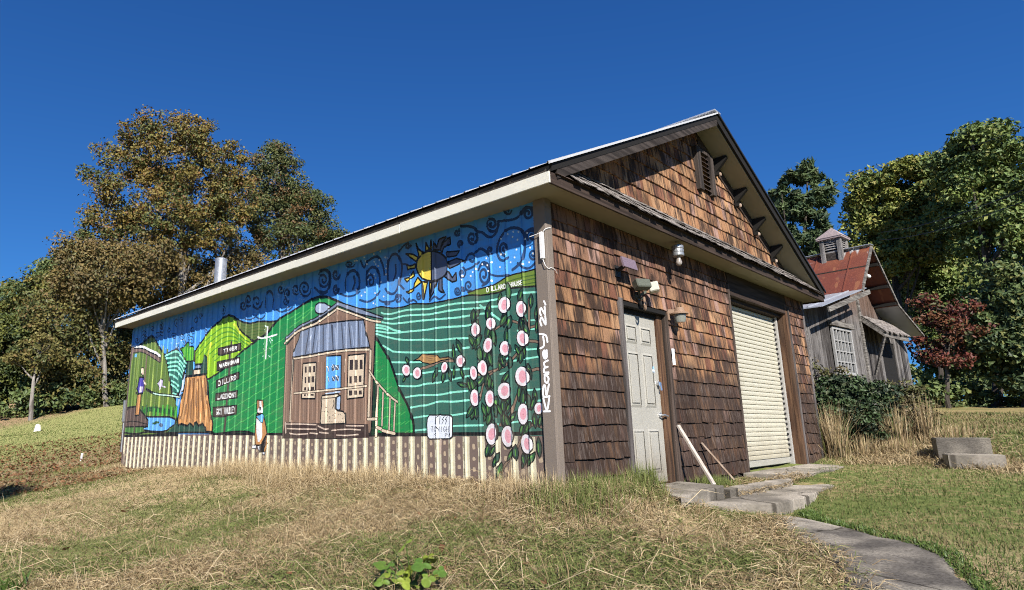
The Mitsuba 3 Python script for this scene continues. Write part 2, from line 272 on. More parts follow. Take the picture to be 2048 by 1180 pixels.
MURAL = """
P 0 0 0 227 613 187 616 146 618 102 631 56 632 19 634 1 634 1 571 225 604
S 0 1 13 151 609 99 619 57 621 4 620
S 0 1 13 151 601 100 611 58 613 5 612
S 0 1 13 151 592 100 602 58 604 5 604
S 1 2 18 227 613 187 616 146 618 102 631 56 632 3 634
P 2 3 0 634 632 593 624 549 625 500 614 454 611 419 614 367 606 329 605 279 604 224 606 188 600 135 598 99 602 0 592 15 281 633 280
S 3 4 23 546 608 533 603 502 599 454 601 411 598 358 592 303 593 253 591 196 585 146 583 108 586 67 586 7 580
S 3 4 23 539 591 500 585 455 587 407 583 358 578 304 578 253 576 196 571 142 567 116 564
S 3 4 23 558 585 502 572 455 569 408 567 358 564 304 560 254 557 197 557 153 553
S 3 4 27 571 578 545 572 522 566 497 555 468 547
S 3 4 26 573 570 541 564 518 557
S 3 4 24 570 560 545 555 502 547 468 545 410 542 364 540 318 540 239 534 215 536
S 3 4 23 564 551 510 535 458 524 369 515 319 509 275 508 227 504
S 3 4 24 538 517 509 503 485 495 369 483 283 481 227 482
S 3 4 23 509 470 453 465 376 460
S 3 4 22 495 438 418 432 353 434 307 434 266 433 229 433
S 3 4 22 475 406 411 402 370 406 333 406 274 412 230 416
S 3 4 22 458 375 399 379 333 377 282 381 235 382
S 3 4 22 434 349 395 353 370 354 327 361 282 359 231 361
S 3 4 21 425 324 371 328 326 328 283 328 229 333
S 3 4 21 421 293 372 296 284 303 190 304
R 3 4 23 190 577 132 535
S 3 4 19 83 525 49 523 26 522
R 3 4 19 84 505 18 503
R 3 4 19 93 463 33 460
R 3 4 19 101 440 21 444
R 3 4 20 137 414 116 416
R 3 4 19 64 375 25 376
R 3 4 19 72 350 27 353
R 3 4 19 163 304 87 311
R 3 4 18 61 311 23 313
R 3 4 20 136 445 108 447
S 1 2 21 634 632 593 624 549 625 500 614 454 611 419 614 367 606 329 605 279 604 224 606 188 600 135 598 99 602 0 592
P 4 5 45 2424 277 2422 681 2310 694 2234 710 2178 725 2139 709 2092 673 2010 619 1971 581 1937 515 1906 455 1855 422 1810 282
S 4 6 68 2375 648 2374 488 2363 368
S 4 7 66 2322 651 2320 485 2310 367
S 4 6 64 2271 653 2268 483 2259 366
S 4 7 63 2220 656 2217 480 2208 365
S 4 6 61 2171 658 2167 478 2159 364
S 4 7 61 2132 702 2118 476 2111 363
S 4 6 59 2080 681 2071 473 2064 362
S 4 7 57 2030 660 2025 471 2018 361
S 4 6 56 1981 640 1979 469 1974 360
S 4 7 54 1933 621 1935 467 1930 359
S 4 6 53 1887 602 1892 465 1887 358
P 5 8 45 2008 619 1926 630 1884 632 1848 615 1782 571 1779 552 1793 532 1805 485 1830 444 1891 452 1938 517 1977 587
S 5 4 44 2002 616 1949 622 1902 626 1863 619 1827 596 1781 567
S 5 4 40 1992 605 1936 602 1873 598 1843 582 1788 553
S 5 4 42 1971 583 1917 582 1870 580 1835 564 1799 538
S 5 4 41 1962 565 1905 565 1862 560 1826 540 1806 525
S 5 4 41 1955 551 1902 548 1863 541 1817 513
S 5 4 42 1937 532 1897 524 1847 505
S 5 4 39 1918 505 1877 494 1836 478
S 5 4 41 1915 489 1873 475 1838 458
R 5 4 33 1886 451 1852 445
P 6 9 28 1846 631 1835 637 1805 632 1791 650 1775 654 1762 642 1757 632 1732 632 1714 623 1712 609 1703 570 1784 574 1805 598
R 6 10 38 1813 633 1808 583
R 6 10 38 1779 630 1774 581
R 6 10 37 1747 627 1743 578
R 6 10 36 1728 625 1723 576
P 7 11 37 1698 555 1706 608 1682 625 1638 649 1600 673 1562 690 1509 704 1477 716 1430 719 1392 709 1363 690 1343 668 1323 644 1268 616 1233 596 1323 569 1387 546 1498 504 1574 487 1589 488 1598 550
S 7 12 27 1699 598 1645 626 1606 646 1543 664 1496 675 1448 675 1401 666 1362 646 1325 622
S 7 12 27 1684 579 1630 607 1592 627 1529 646 1482 656 1435 657 1388 648 1350 629 1312 605
S 7 12 26 1615 589 1577 608 1515 627 1468 638 1421 639 1375 630 1337 611 1300 588
S 7 12 26 1600 570 1562 590 1501 609 1455 620 1408 621 1362 613 1325 594 1288 572
S 7 12 25 1548 572 1487 591 1441 602 1395 603 1350 596 1313 577 1276 555
S 7 12 24 1533 554 1473 573 1428 585 1382 586 1337 579 1301 560
S 7 13 60 1563 627 1587 584 1579 528
S 7 13 43 1384 679 1355 656 1316 626 1271 598
S 7 12 26 1339 635 1302 614 1267 601
S 7 12 25 1351 623 1310 606 1270 589
P 8 14 28 1373 700 1345 688 1317 678 1265 667 1215 668 1175 664 1135 657 1091 654 1140 625 1170 614 1206 607 1233 600 1281 622 1327 644 1361 672
S 8 1 15 1334 671 1272 658 1214 658 1111 647
S 8 1 15 1315 656 1271 647 1213 647 1133 638
S 8 1 15 1296 641 1270 636 1212 635 1156 630
S 8 1 16 1278 627 1269 625 1211 624 1179 621
S 8 1 16 1260 613 1268 613 1210 612 1202 612
P 9 15 32 1574 489 1498 506 1403 535 1323 571 1315 573 1233 596 1201 605 1140 621 1089 653 1046 665 1004 672 945 685 892 696 851 699 810 694 767 678 738 666 617 608 575 553 549 520 512 478 470 395 442 358 421 319 418 285 1504 285 1552 399
R 9 16 16 1542 471 1502 481
R 9 16 16 1537 434 1497 446
R 9 16 16 1532 399 1493 411
R 9 16 16 1527 363 1488 376
R 9 16 16 1522 329 1484 342
R 9 16 16 1517 294 1479 307
R 9 16 15 1506 482 1467 489
R 9 16 16 1501 445 1463 454
R 9 16 16 1496 407 1458 420
R 9 16 16 1492 374 1454 385
R 9 16 16 1487 338 1449 351
R 9 16 15 1483 308 1445 317
R 9 16 16 1471 488 1433 497
R 9 16 15 1467 454 1429 463
R 9 16 15 1462 418 1424 428
R 9 16 15 1457 383 1420 394
R 9 16 14 1453 352 1416 360
R 9 16 15 1449 317 1412 326
R 9 16 15 1437 497 1399 505
R 9 16 16 1432 459 1395 471
R 9 16 15 1428 425 1391 437
R 9 16 15 1424 394 1387 403
R 9 16 15 1419 357 1383 369
R 9 16 14 1415 327 1379 336
R 9 16 15 1411 291 1375 303
R 9 16 15 1403 506 1366 513
R 9 16 14 1399 472 1362 479
R 9 16 15 1394 433 1358 445
R 9 16 14 1391 403 1354 411
R 9 16 14 1387 369 1351 378
R 9 16 15 1382 332 1347 345
R 9 16 15 1378 299 1343 312
R 9 16 15 1370 513 1334 521
R 9 16 15 1365 475 1330 487
R 9 16 15 1362 443 1326 453
R 9 16 15 1358 409 1322 420
R 9 16 14 1354 378 1319 387
R 9 16 15 1350 341 1315 354
R 9 16 14 1346 310 1312 321
R 9 16 15 1337 517 1302 528
R 9 16 15 1333 483 1298 494
R 9 16 14 1330 453 1295 461
R 9 16 14 1326 419 1291 428
R 9 16 14 1322 387 1288 395
R 9 16 14 1319 354 1284 363
R 9 16 13 1315 322 1281 330
R 9 16 14 1305 528 1271 535
R 9 16 14 1302 493 1267 502
R 9 16 14 1298 462 1264 469
R 9 16 14 1294 426 1260 436
R 9 16 14 1291 395 1257 404
R 9 16 14 1288 362 1254 371
R 9 16 14 1284 327 1250 339
R 9 16 14 1281 297 1247 307
R 9 16 14 1274 535 1240 543
R 9 16 14 1271 501 1237 510
R 9 16 14 1267 466 1233 477
R 9 16 13 1264 437 1230 444
R 9 16 14 1260 400 1227 412
R 9 16 13 1257 372 1224 380
R 9 16 14 1254 336 1221 348
R 9 16 14 1250 304 1218 316
R 9 16 13 1243 544 1210 550
R 9 16 14 1240 507 1207 517
R 9 16 14 1237 476 1204 484
R 9 16 14 1233 442 1200 452
R 9 16 13 1230 413 1197 420
R 9 16 13 1227 381 1194 388
R 9 16 13 1224 348 1191 357
R 9 16 14 1221 313 1188 325
R 9 16 13 1213 550 1180 557
R 9 16 14 1210 514 1177 524
R 9 16 14 1207 481 1174 492
R 9 16 14 1203 448 1171 460
R 9 16 13 1201 419 1168 428
R 9 16 13 1198 387 1166 396
R 9 16 13 1195 355 1163 365
R 9 16 13 1192 322 1160 334
R 9 16 13 1189 295 1157 303
R 9 16 14 1183 554 1151 563
R 9 16 14 1180 521 1148 531
R 9 16 14 1177 489 1145 499
R 9 16 13 1175 461 1143 467
R 9 16 14 1171 424 1140 436
R 9 16 13 1169 397 1137 404
R 9 16 13 1166 364 1134 373
R 9 16 13 1163 332 1132 342
R 9 16 13 1160 300 1129 312
R 9 16 13 1154 563 1122 570
R 9 16 14 1151 528 1120 538
R 9 16 13 1148 497 1117 506
R 9 16 13 1146 467 1114 475
R 9 16 13 1143 435 1112 443
R 9 16 13 1140 405 1109 412
R 9 16 12 1138 374 1107 381
R 9 16 12 1135 343 1104 351
R 9 16 13 1132 310 1102 320
R 9 16 14 1125 566 1094 577
R 9 16 13 1123 539 1092 545
R 9 16 13 1120 507 1089 513
R 9 16 13 1117 471 1087 482
R 9 16 13 1115 442 1084 451
R 9 16 13 1112 411 1082 420
R 9 16 12 1110 381 1079 389
R 9 16 13 1107 349 1077 359
R 9 16 13 1104 318 1075 329
R 9 16 12 1102 289 1072 299
R 9 16 13 1097 576 1067 583
R 9 16 13 1095 546 1064 552
R 9 16 13 1092 510 1062 520
R 9 16 12 1090 483 1059 489
R 9 16 13 1087 450 1057 458
R 9 16 13 1085 417 1055 428
R 9 16 12 1082 390 1053 397
R 9 16 13 1080 357 1050 367
R 9 16 13 1077 325 1048 337
R 9 16 12 1075 297 1046 308
R 9 16 13 1070 581 1039 590
R 9 16 12 1067 552 1037 558
R 9 16 13 1065 519 1035 527
R 9 16 12 1063 490 1033 496
R 9 16 13 1060 455 1030 466
R 9 16 12 1058 427 1028 435
R 9 16 12 1055 396 1026 405
R 9 16 13 1053 363 1024 375
R 9 16 13 1051 334 1022 345
R 9 16 13 1048 304 1020 316
R 9 16 10 598 496 576 503
R 9 16 10 597 470 576 477
R 9 16 10 597 443 575 452
R 9 16 9 596 419 575 426
R 9 16 9 596 394 575 401
R 9 16 9 596 368 575 375
R 9 16 9 595 344 574 350
R 9 16 9 595 318 574 325
R 9 16 9 594 290 574 301
R 9 16 10 578 469 557 478
R 9 16 9 578 445 556 453
R 9 16 9 577 420 556 427
R 9 16 9 577 395 556 402
R 9 16 9 577 371 556 377
R 9 16 9 576 345 555 352
R 9 16 9 576 318 555 328
R 9 16 9 576 293 555 303
R 9 16 9 559 447 538 454
R 9 16 9 558 420 538 429
R 9 16 9 558 395 537 404
R 9 16 9 558 370 537 379
R 9 16 9 557 346 537 354
R 9 16 9 557 321 537 330
R 9 16 9 557 298 537 305
R 9 16 9 540 422 519 430
R 9 16 9 539 399 519 405
R 9 16 9 539 373 519 381
R 9 16 9 539 347 519 356
R 9 16 9 539 323 519 332
R 9 16 9 539 300 519 308
R 9 16 9 521 398 501 407
R 9 16 9 521 374 501 382
R 9 16 9 521 350 501 358
R 9 16 9 521 328 501 334
R 9 16 9 520 302 501 310
R 9 16 9 503 377 483 384
R 9 16 9 503 352 483 360
R 9 16 9 503 328 483 336
R 9 16 9 503 303 483 312
R 9 16 9 485 354 466 362
R 9 16 9 485 329 466 338
R 9 16 9 485 307 466 314
R 9 16 9 468 332 449 340
R 9 16 9 468 308 449 316
R 9 16 9 451 309 432 318
R 9 16 8 451 288 432 295
R 9 16 8 434 288 416 297
R 9 16 16 1022 649 950 664
R 9 16 16 977 643 880 670
R 9 16 16 1006 622 915 648
R 9 16 16 937 638 840 681
S 1 2 38 1574 489 1498 506 1403 535 1323 571 1315 573 1233 596 1201 605 1140 621 1089 653 1046 665 1004 672 945 685 892 696 851 699 810 694 767 678 738 666 617 608 575 553 549 520 512 478 470 395 442 358 421 319 418 285
S 10 17 45 1147 640 1149 585 1151 535
S 10 17 28 1206 612 1185 606 1138 605 1085 608
R 10 18 15 1130 601 1110 591
R 10 18 17 1132 595 1115 578
R 10 18 17 1160 590 1168 584
R 10 18 14 1127 565 1119 562
R 10 18 15 1170 567 1162 569
R 10 18 13 1172 543 1160 544
R 10 18 15 1133 542 1121 536
R 10 18 17 1168 634 1160 627
R 10 18 18 1162 649 1155 642
S 11 19 110 2212 378 2123 393 1958 380 1845 369
R 11 19 44 2209 364 2208 405
R 11 9 44 2192 364 2192 400
R 11 9 45 2174 364 2178 399
R 11 19 45 2157 363 2163 409
R 11 9 43 2140 363 2140 400
R 11 9 43 2123 363 2122 393
R 11 19 44 2106 362 2110 392
R 11 9 42 2089 362 2090 408
R 11 9 40 2073 362 2068 392
R 11 19 41 2056 361 2056 403
R 11 9 41 2040 361 2040 390
R 11 9 43 2024 361 2032 405
R 11 19 41 2008 360 2010 393
R 11 9 39 1992 360 1989 391
R 11 9 41 1976 360 1981 403
R 11 19 40 1961 359 1963 390
R 11 9 41 1945 359 1951 395
R 11 9 40 1930 359 1933 403
R 11 19 40 1915 359 1922 403
R 11 9 39 1900 358 1904 398
R 11 9 39 1885 358 1887 392
R 11 19 38 1870 358 1872 390
R 11 9 39 1855 357 1860 393
R 11 9 37 1841 357 1839 395
P 12 20 31 2177 365 2125 359 1906 355 1839 343 1840 323 1867 319 1924 299 1986 295 2106 298 2169 303 2178 312 2123 321 2135 345
E 13 19 0 10288 1650 10152 1648 10283 1623
E 13 19 0 10173 1672 10039 1670 10168 1644
E 14 21 0 9941 1612 9836 1611 9932 1570
R 14 21 37 1989 327 1989 342
P 15 22 36 2389 407 2293 409 2235 391 2184 370 2134 343 2124 324 2129 318 2198 317 2416 317 2419 355
S 1 2 22 2415 339 2338 343 2256 340 2189 332 2131 327
P 16 23 0 2401 315 2185 315 2186 293 2395 289
R 17 22 76 2289 326 2284 255
P 18 20 0 2365 657 2332 655 2343 640 2367 642
S 19 22 74 2213 640 2213 584 2214 525 2209 479
S 1 2 121 2393 673 2304 671 2238 659 2156 635 2055 602
S 20 24 79 2399 674 2304 671 2238 659 2156 635 2055 602
S 1 2 83 2412 692 2325 686 2253 676 2176 653 2103 636 2055 618
S 21 17 53 2413 695 2326 689 2254 679 2177 657 2104 639 2056 620
P 22 24 0 2419 696 2382 692 2407 537 2405 373 2400 259 2378 114 2446 111 2429 374 2425 538
S 1 2 62 2184 483 2104 462 2029 452 1923 443 1822 432
S 23 18 25 2104 461 2029 451 1923 443 1822 432
P 24 25 17 2031 519 2002 512 2007 489 2034 477 2056 497 2063 502
S 24 25 23 2063 501 2025 490 1970 480
R 24 25 29 2026 481 2033 458
S 1 2 65 2314 529 2309 478 2300 470
P 25 26 32 2287 467 2240 465 2247 371 2249 369 2293 367
P 25 27 35 2280 542 2229 539 2211 503 2219 466 2279 465 2297 490
P 25 25 0 2260 498 2226 497 2234 472 2260 471
E 25 28 19 11223 2829 11144 2823 11200 2729
R 25 28 45 2225 521 2195 504
P 26 29 21 1788 528 1775 522 1787 463 1817 436 1832 439 1812 472
P 26 29 0 1833 425 1816 424 1828 399 1841 399
P 27 30 19 1772 571 1712 573 1705 514 1779 515
P 28 30 19 1647 533 1613 586 1594 575 1586 511 1644 513
P 29 30 0 1926 290 1881 308 1832 326 1817 337 1571 333 1549 311 1545 289
P 30 31 36 1778 511 1597 511 1584 494 1566 435 1550 399 1511 324 1511 293 1562 293 1568 309 1600 325 1624 314 1653 332 1670 312 1704 326 1730 317 1786 325 1814 319 1824 337 1811 398 1783 468
S 30 32 37 1763 504 1770 444 1781 385 1797 347
S 30 33 37 1752 504 1762 443 1770 385 1778 346
S 30 32 37 1740 502 1739 442 1751 384 1757 338
S 30 32 37 1727 495 1734 442 1730 384 1738 335
S 30 33 37 1715 498 1714 441 1713 383 1718 332
S 30 32 37 1704 501 1700 441 1704 383 1700 335
S 30 32 37 1693 500 1693 440 1685 383 1681 334
S 30 33 37 1681 496 1671 439 1667 382 1665 345
S 30 32 37 1669 492 1661 439 1655 382 1647 346
S 30 32 36 1658 495 1646 438 1640 381 1627 329
S 30 33 36 1648 499 1634 438 1622 381 1609 328
S 30 32 35 1636 498 1618 437 1602 380 1593 341
S 30 32 35 1624 490 1611 437 1594 380 1574 331
S 30 33 34 1612 484 1599 436 1573 379 1557 327
S 30 32 33 1603 495 1585 436 1556 379 1541 333
P 31 28 16 1706 535 1646 533 1643 514 1703 515
P 31 34 18 1699 539 1687 552 1650 552 1636 536
S 32 35 73 1400 612 1408 575 1408 548 1406 502 1408 449 1411 395 1412 343 1418 287 1417 248
P 33 36 21 1505 601 1330 603 1326 579 1405 575 1467 572 1502 577
P 34 36 21 1507 550 1331 553 1330 529 1402 524 1505 516
P 35 36 21 1504 481 1329 501 1327 477 1414 466 1500 453
P 36 36 20 1502 432 1334 435 1335 410 1502 406
P 37 36 20 1517 382 1334 384 1334 354 1393 350 1433 346 1513 348
R 38 17 14 1460 593 1444 594
R 38 17 23 1452 593 1448 583
R 38 17 23 1429 594 1427 583
R 38 17 18 1400 593 1407 594 1414 589 1406 584 1399 587 1399 589 1405 589
R 38 17 17 1378 595 1393 595 1392 584 1378 584
R 38 17 13 1392 589 1381 590
R 38 17 17 1372 584 1371 595 1358 594 1358 591 1371 590 1358 584
R 39 17 21 1480 540 1473 527 1472 537 1466 528 1466 541
R 39 17 20 1458 528 1454 541 1444 529
R 39 17 13 1456 534 1448 534
R 39 17 17 1440 530 1443 542 1430 541 1429 538 1441 536 1426 530
R 39 17 20 1424 543 1418 531 1417 540 1412 531 1411 543
R 39 17 18 1399 544 1405 538 1397 532 1392 539 1399 544
R 39 17 20 1386 533 1387 545 1381 538 1376 545 1373 534
R 39 17 19 1369 534 1364 546 1356 535
R 39 17 12 1367 539 1359 539
R 39 17 19 1352 535 1353 546 1339 536 1340 547
R 40 17 20 1480 461 1482 477 1474 477 1467 471 1472 462 1480 461
R 40 17 23 1455 480 1453 464
R 40 17 20 1442 482 1440 466 1427 467
R 40 17 20 1422 484 1421 468 1407 470
R 40 17 20 1401 470 1396 487 1388 472
R 40 17 14 1399 477 1391 478
R 40 17 18 1382 473 1384 488 1372 487 1371 483 1383 480 1369 474
R 40 17 19 1363 475 1365 490 1357 490 1351 484 1355 477 1363 475
R 41 17 20 1482 425 1480 411 1466 412
R 41 17 21 1462 412 1457 426 1448 412
R 41 17 12 1460 417 1452 418
R 41 17 23 1444 412 1445 426
R 41 17 17 1432 427 1444 418 1430 412
R 41 17 17 1414 427 1428 427 1426 412 1412 413
R 41 17 12 1427 420 1416 420
R 41 17 21 1408 413 1408 427 1402 419 1398 427 1395 413
R 41 17 19 1386 428 1391 420 1384 413 1378 421 1386 428
R 41 17 20 1373 413 1375 428 1360 414 1362 428
R 41 17 12 1358 428 1345 429
R 41 17 22 1351 429 1350 414
R 42 17 18 1476 373 1482 376 1487 370 1474 361 1479 355 1486 358
R 42 17 23 1470 355 1473 376
R 42 17 19 1461 376 1471 365 1458 356
R 42 17 20 1458 376 1450 366 1446 377
R 42 17 23 1450 366 1449 356
R 42 17 21 1428 377 1419 357 1416 377
R 42 17 21 1411 357 1407 378 1399 358
R 42 17 11 1409 365 1402 366
R 42 17 20 1399 378 1396 358 1385 358
R 42 17 19 1384 378 1382 358 1370 358
R 42 17 18 1358 379 1370 379 1367 359 1356 359
R 42 17 11 1369 369 1359 369
R 42 17 19 1356 379 1349 369 1344 379
R 42 17 22 1349 369 1348 359
R 43 17 11 168 605 169 615 165 615 162 610 164 605 168 605
R 43 17 12 157 615 156 605
R 43 17 11 151 615 151 605 145 605
R 43 17 11 143 615 142 605 137 605
R 43 17 12 134 605 132 615 128 605
R 43 17 10 133 609 130 609
R 43 17 11 126 605 126 615 121 613 121 611 126 610 120 605
R 43 17 11 118 605 118 615 115 614 112 610 114 605 118 605
R 43 17 12 101 605 102 615
R 43 17 11 96 605 96 615
R 43 17 10 102 610 96 610
R 43 17 11 91 615 94 610 91 605 88 610 91 615
R 43 17 11 86 615 86 607 83 605 80 607 80 615
R 43 17 10 72 613 75 615 78 612 72 608 75 605 78 606
R 43 17 10 65 615 70 615 70 605 65 605
R 43 17 9 70 610 66 610
S 1 2 40 2428 290 2395 291 2258 286 2132 295 1982 289 1778 291 1538 290 1472 286 1330 293 1242 292 1205 286 1024 284 938 276 821 275 698 276 592 282 510 282 478 283 391 283 281 285 190 285 102 285 31 287 17 287
P 44 37 25 1023 567 960 600 746 649 569 584 574 508 584 295 590 285 1023 285
R 44 38 14 1016 563 1006 328
R 44 39 14 999 561 989 328
R 44 39 14 983 559 973 328
R 44 38 14 963 505 957 327
R 44 39 13 946 504 941 327
R 44 39 13 930 503 925 327
R 44 38 13 914 501 910 327
R 44 39 13 898 500 894 326
R 44 39 13 883 499 879 326
R 44 38 13 867 498 864 326
R 44 39 13 852 496 849 326
R 44 39 12 837 495 834 325
R 44 38 12 822 494 820 325
R 44 39 12 807 493 805 325
R 44 39 12 793 492 791 325
R 44 38 12 779 491 777 325
R 44 39 12 764 489 763 324
R 44 39 12 750 488 749 324
R 44 38 11 736 487 735 324
R 44 39 11 722 486 722 324
R 44 39 11 709 485 709 324
R 44 38 11 695 484 695 323
R 44 39 11 682 483 682 323
R 44 39 11 669 482 669 323
R 44 38 11 656 481 656 323
R 44 39 11 643 480 644 322
R 44 39 11 630 479 631 322
R 44 38 10 617 478 619 322
R 44 39 10 605 477 606 322
R 44 39 10 593 521 594 322
R 44 39 13 837 621 837 625
R 44 39 13 821 622 821 623
R 44 39 13 806 623 805 621
R 44 39 12 790 625 790 619
R 44 39 12 775 626 775 617
R 44 39 12 760 627 759 615
R 44 39 12 745 628 744 613
R 44 39 12 730 623 730 611
R 44 39 12 715 618 715 609
R 44 39 12 701 613 701 607
R 44 39 11 686 608 686 606
R 44 39 11 672 603 672 604
R 44 39 11 658 598 658 602
R 44 39 11 644 593 644 600
P 45 34 17 1033 590 953 622 868 634 814 646 750 668 742 667 636 631 537 594 540 589 642 617 747 656 782 646 848 629 952 612 1030 582
S 1 2 56 1035 573 958 604 863 616 811 629 747 648
S 46 28 30 1035 573 958 604 863 616 811 629 747 648
S 1 2 45 747 648 640 610 590 592 549 583
S 46 28 24 747 648 640 610 590 592 549 583
P 47 40 20 866 663 863 675 846 680 816 675 782 659 795 651 821 643 848 646 862 653
S 48 21 13 826 662 830 656 838 655 846 657 851 663 851 668 846 670 839 670 834 667 832 662 834 659 839 659 843 660 846 663 845 666 843 667 840 666 838 665 838 663
P 49 34 19 943 602 858 610 774 609 686 604 624 598 594 518 684 522 781 525 886 524 984 523 966 561 953 576
R 49 41 28 894 605 911 529
R 49 40 20 876 593 896 536
R 49 41 28 860 607 873 524
R 49 40 20 842 595 858 530
R 49 41 28 819 606 816 524
R 49 40 20 802 594 801 531
R 49 41 27 777 602 764 523
R 49 40 19 760 591 750 530
R 49 41 27 772 600 766 529
R 49 40 19 757 589 753 534
R 49 41 26 726 600 716 525
R 49 40 18 712 589 703 531
R 49 41 25 692 597 679 525
R 49 40 18 678 587 667 531
R 49 41 25 647 597 642 524
R 49 40 18 633 586 630 529
S 1 2 46 981 518 885 518 781 520 684 518 591 511
S 50 28 26 981 518 885 518 781 520 684 518 591 511
S 1 2 73 979 514 983 397 985 325
S 51 28 42 979 514 983 397 985 325
S 1 2 66 591 507 594 428 597 332
S 52 28 42 591 507 594 428 597 332
S 1 2 17 609 503 612 416 614 309
P 53 28 21 923 499 851 497 852 388 925 391
P 53 42 0 912 489 902 488 901 469 911 469
P 53 42 0 891 488 878 487 877 468 890 468
P 53 42 0 867 487 857 487 856 468 866 468
P 53 42 0 911 456 903 456 902 437 909 437
P 53 42 0 893 456 881 456 880 437 892 437
P 53 42 0 874 456 860 456 859 437 873 438
P 53 42 0 912 425 902 425 901 415 912 415
P 53 42 0 893 425 883 425 882 414 893 414
P 53 42 0 876 425 859 424 859 414 876 414
P 53 42 0 912 404 902 404 902 398 911 398
P 53 42 0 894 404 883 404 883 398 893 398
P 53 42 0 877 403 860 403 859 397 876 398
P 54 20 20 796 511 725 507 724 408 798 410
P 54 41 0 791 480 785 480 784 465 790 465
R 54 17 11 791 480 784 465
P 54 41 0 771 479 759 478 759 465 771 466
R 54 17 10 771 479 759 465
P 54 41 0 789 449 783 448 782 435 789 436
R 54 17 11 789 449 782 435
P 54 41 0 767 449 754 448 754 435 767 436
R 54 17 10 767 449 754 435
P 54 41 0 744 446 736 445 736 434 744 435
R 54 17 10 744 446 736 434
P 54 41 0 767 484 756 483 755 467 767 468
R 54 17 10 767 484 755 467
P 54 41 0 748 480 736 480 735 466 747 466
R 54 17 10 748 480 735 466
P 54 41 0 746 450 735 449 734 436 746 436
R 54 17 10 746 450 734 436
P 55 28 18 692 504 617 502 620 383 694 381
P 55 42 0 684 490 669 490 669 461 684 462
P 55 42 0 662 489 647 488 647 460 661 460
P 55 42 0 638 487 626 486 625 460 638 461
P 55 42 0 685 444 674 444 673 423 684 424
P 55 42 0 663 444 650 443 650 424 662 425
P 55 42 0 641 443 630 443 630 425 641 426
P 55 42 0 686 405 671 404 671 390 685 390
P 55 42 0 662 403 649 403 649 391 661 391
P 55 42 0 640 402 628 402 627 391 640 391
R 56 28 34 703 493 706 459
P 57 29 16 744 391 724 392 725 353 735 351 745 356
P 57 29 0 801 402 727 405 726 401 795 399
S 1 2 42 968 409 851 410 728 411 607 413
S 58 28 23 968 409 851 410 728 411 607 413
P 59 43 0 1017 321 599 311 594 275 1022 271
S 59 44 20 1010 316 934 315 839 312
S 59 44 20 1001 302 933 300 838 299
S 59 44 21 986 288 946 284 884 286
R 59 44 38 1012 319 1008 290
S 59 44 23 832 308 799 299 781 300
R 59 44 20 874 288 834 286
R 59 44 20 825 290 780 287
S 59 44 18 696 308 659 307 617 307
S 59 44 18 737 297 681 298 631 296
S 59 44 19 740 282 695 281 641 284
R 59 44 19 764 295 741 296
P 60 28 19 816 396 736 398 731 392 744 388 745 356 739 350 715 348 698 341 697 314 744 313 817 312 822 319 820 343 817 369 820 386
S 1 2 12 820 386 790 387 742 388
R 60 45 12 788 340 786 337
R 60 45 11 761 337 759 339
R 60 45 10 803 350 800 348
R 60 45 10 777 328 776 329
R 60 45 8 748 335 745 335
R 60 45 9 796 328 794 329
R 60 45 11 788 350 783 346
R 60 45 9 777 328 774 329
R 60 45 11 797 340 793 338
R 60 45 10 714 327 711 329
R 60 45 8 734 339 729 338
R 60 45 9 749 344 747 345
R 60 45 12 755 339 753 335
R 60 45 10 748 327 745 330
R 60 45 11 777 335 774 331
R 60 45 9 749 344 745 343
R 60 45 9 734 339 731 338
R 60 45 9 797 345 794 346
R 60 45 11 810 350 808 349
R 60 45 9 724 339 720 337
R 60 45 6 813 319 808 320
R 60 45 6 801 319 796 320
R 60 45 6 789 319 785 320
R 60 45 6 778 319 773 320
R 60 45 6 766 319 762 320
R 60 45 6 755 319 751 319
R 60 45 6 744 318 739 319
R 60 45 6 733 318 728 319
R 60 45 6 722 318 717 319
R 60 45 6 711 318 706 319
S 60 45 18 758 380 756 369 762 358
R 60 45 11 800 362 789 361
P 61 46 0 577 426 560 412 565 282 584 282 580 332
S 1 2 46 595 453 557 416 507 380 476 364
S 61 28 25 595 453 557 416 507 380 476 364
R 1 2 47 558 412 563 280
R 61 28 25 558 412 563 280
R 1 2 46 537 392 541 307
R 61 28 25 537 392 541 307
R 1 2 45 509 376 512 294
R 61 28 24 509 376 512 294
R 1 2 44 489 363 494 284
R 61 28 24 489 363 494 284
R 1 2 49 600 324 563 324
R 61 28 34 600 324 563 324
R 1 2 56 559 302 542 297
R 61 28 39 559 302 542 297
R 1 2 53 539 294 491 286
R 61 28 36 539 294 491 286
P 62 47 22 349 741 359 743 368 743 378 741 386 738 393 734 399 729 403 723 405 716 405 708 403 701 399 693 394 686 387 679 379 673 369 668 360 665 350 662
P 63 48 21 349 741 337 738 327 734 317 729 308 722 301 716 296 709 292 701 290 694 291 687 293 680 297 674 302 669 310 665 318 663 328 661 339 661 350 662
P 62 47 21 394 733 406 774 397 756 376 742
P 62 47 21 370 745 369 768 356 747
P 62 47 21 354 745 350 771 346 746
P 62 47 19 446 754 418 747 398 734 407 725 423 737
P 62 47 20 409 719 410 708 439 709 443 724 428 716
P 62 47 20 417 701 412 687 442 676 452 687 429 686
P 62 47 20 400 681 386 666 416 654 413 667
P 62 47 19 416 655 431 650 445 650 431 642 416 649
P 62 47 21 382 666 364 662 370 644 378 619 380 646
P 62 47 21 358 661 350 658 352 639 356 621
P 63 48 20 348 660 328 658 341 634 358 616 349 639
P 63 48 20 323 662 312 664 312 636 305 625 317 629 325 636
P 63 48 18 304 666 290 677 277 658 264 669 263 648 277 647
P 63 48 17 290 691 287 701 262 704 236 693 258 687 285 683
P 63 48 17 294 713 296 727 251 721 262 711
P 63 48 19 311 727 305 741 281 744 282 763 305 754 317 739
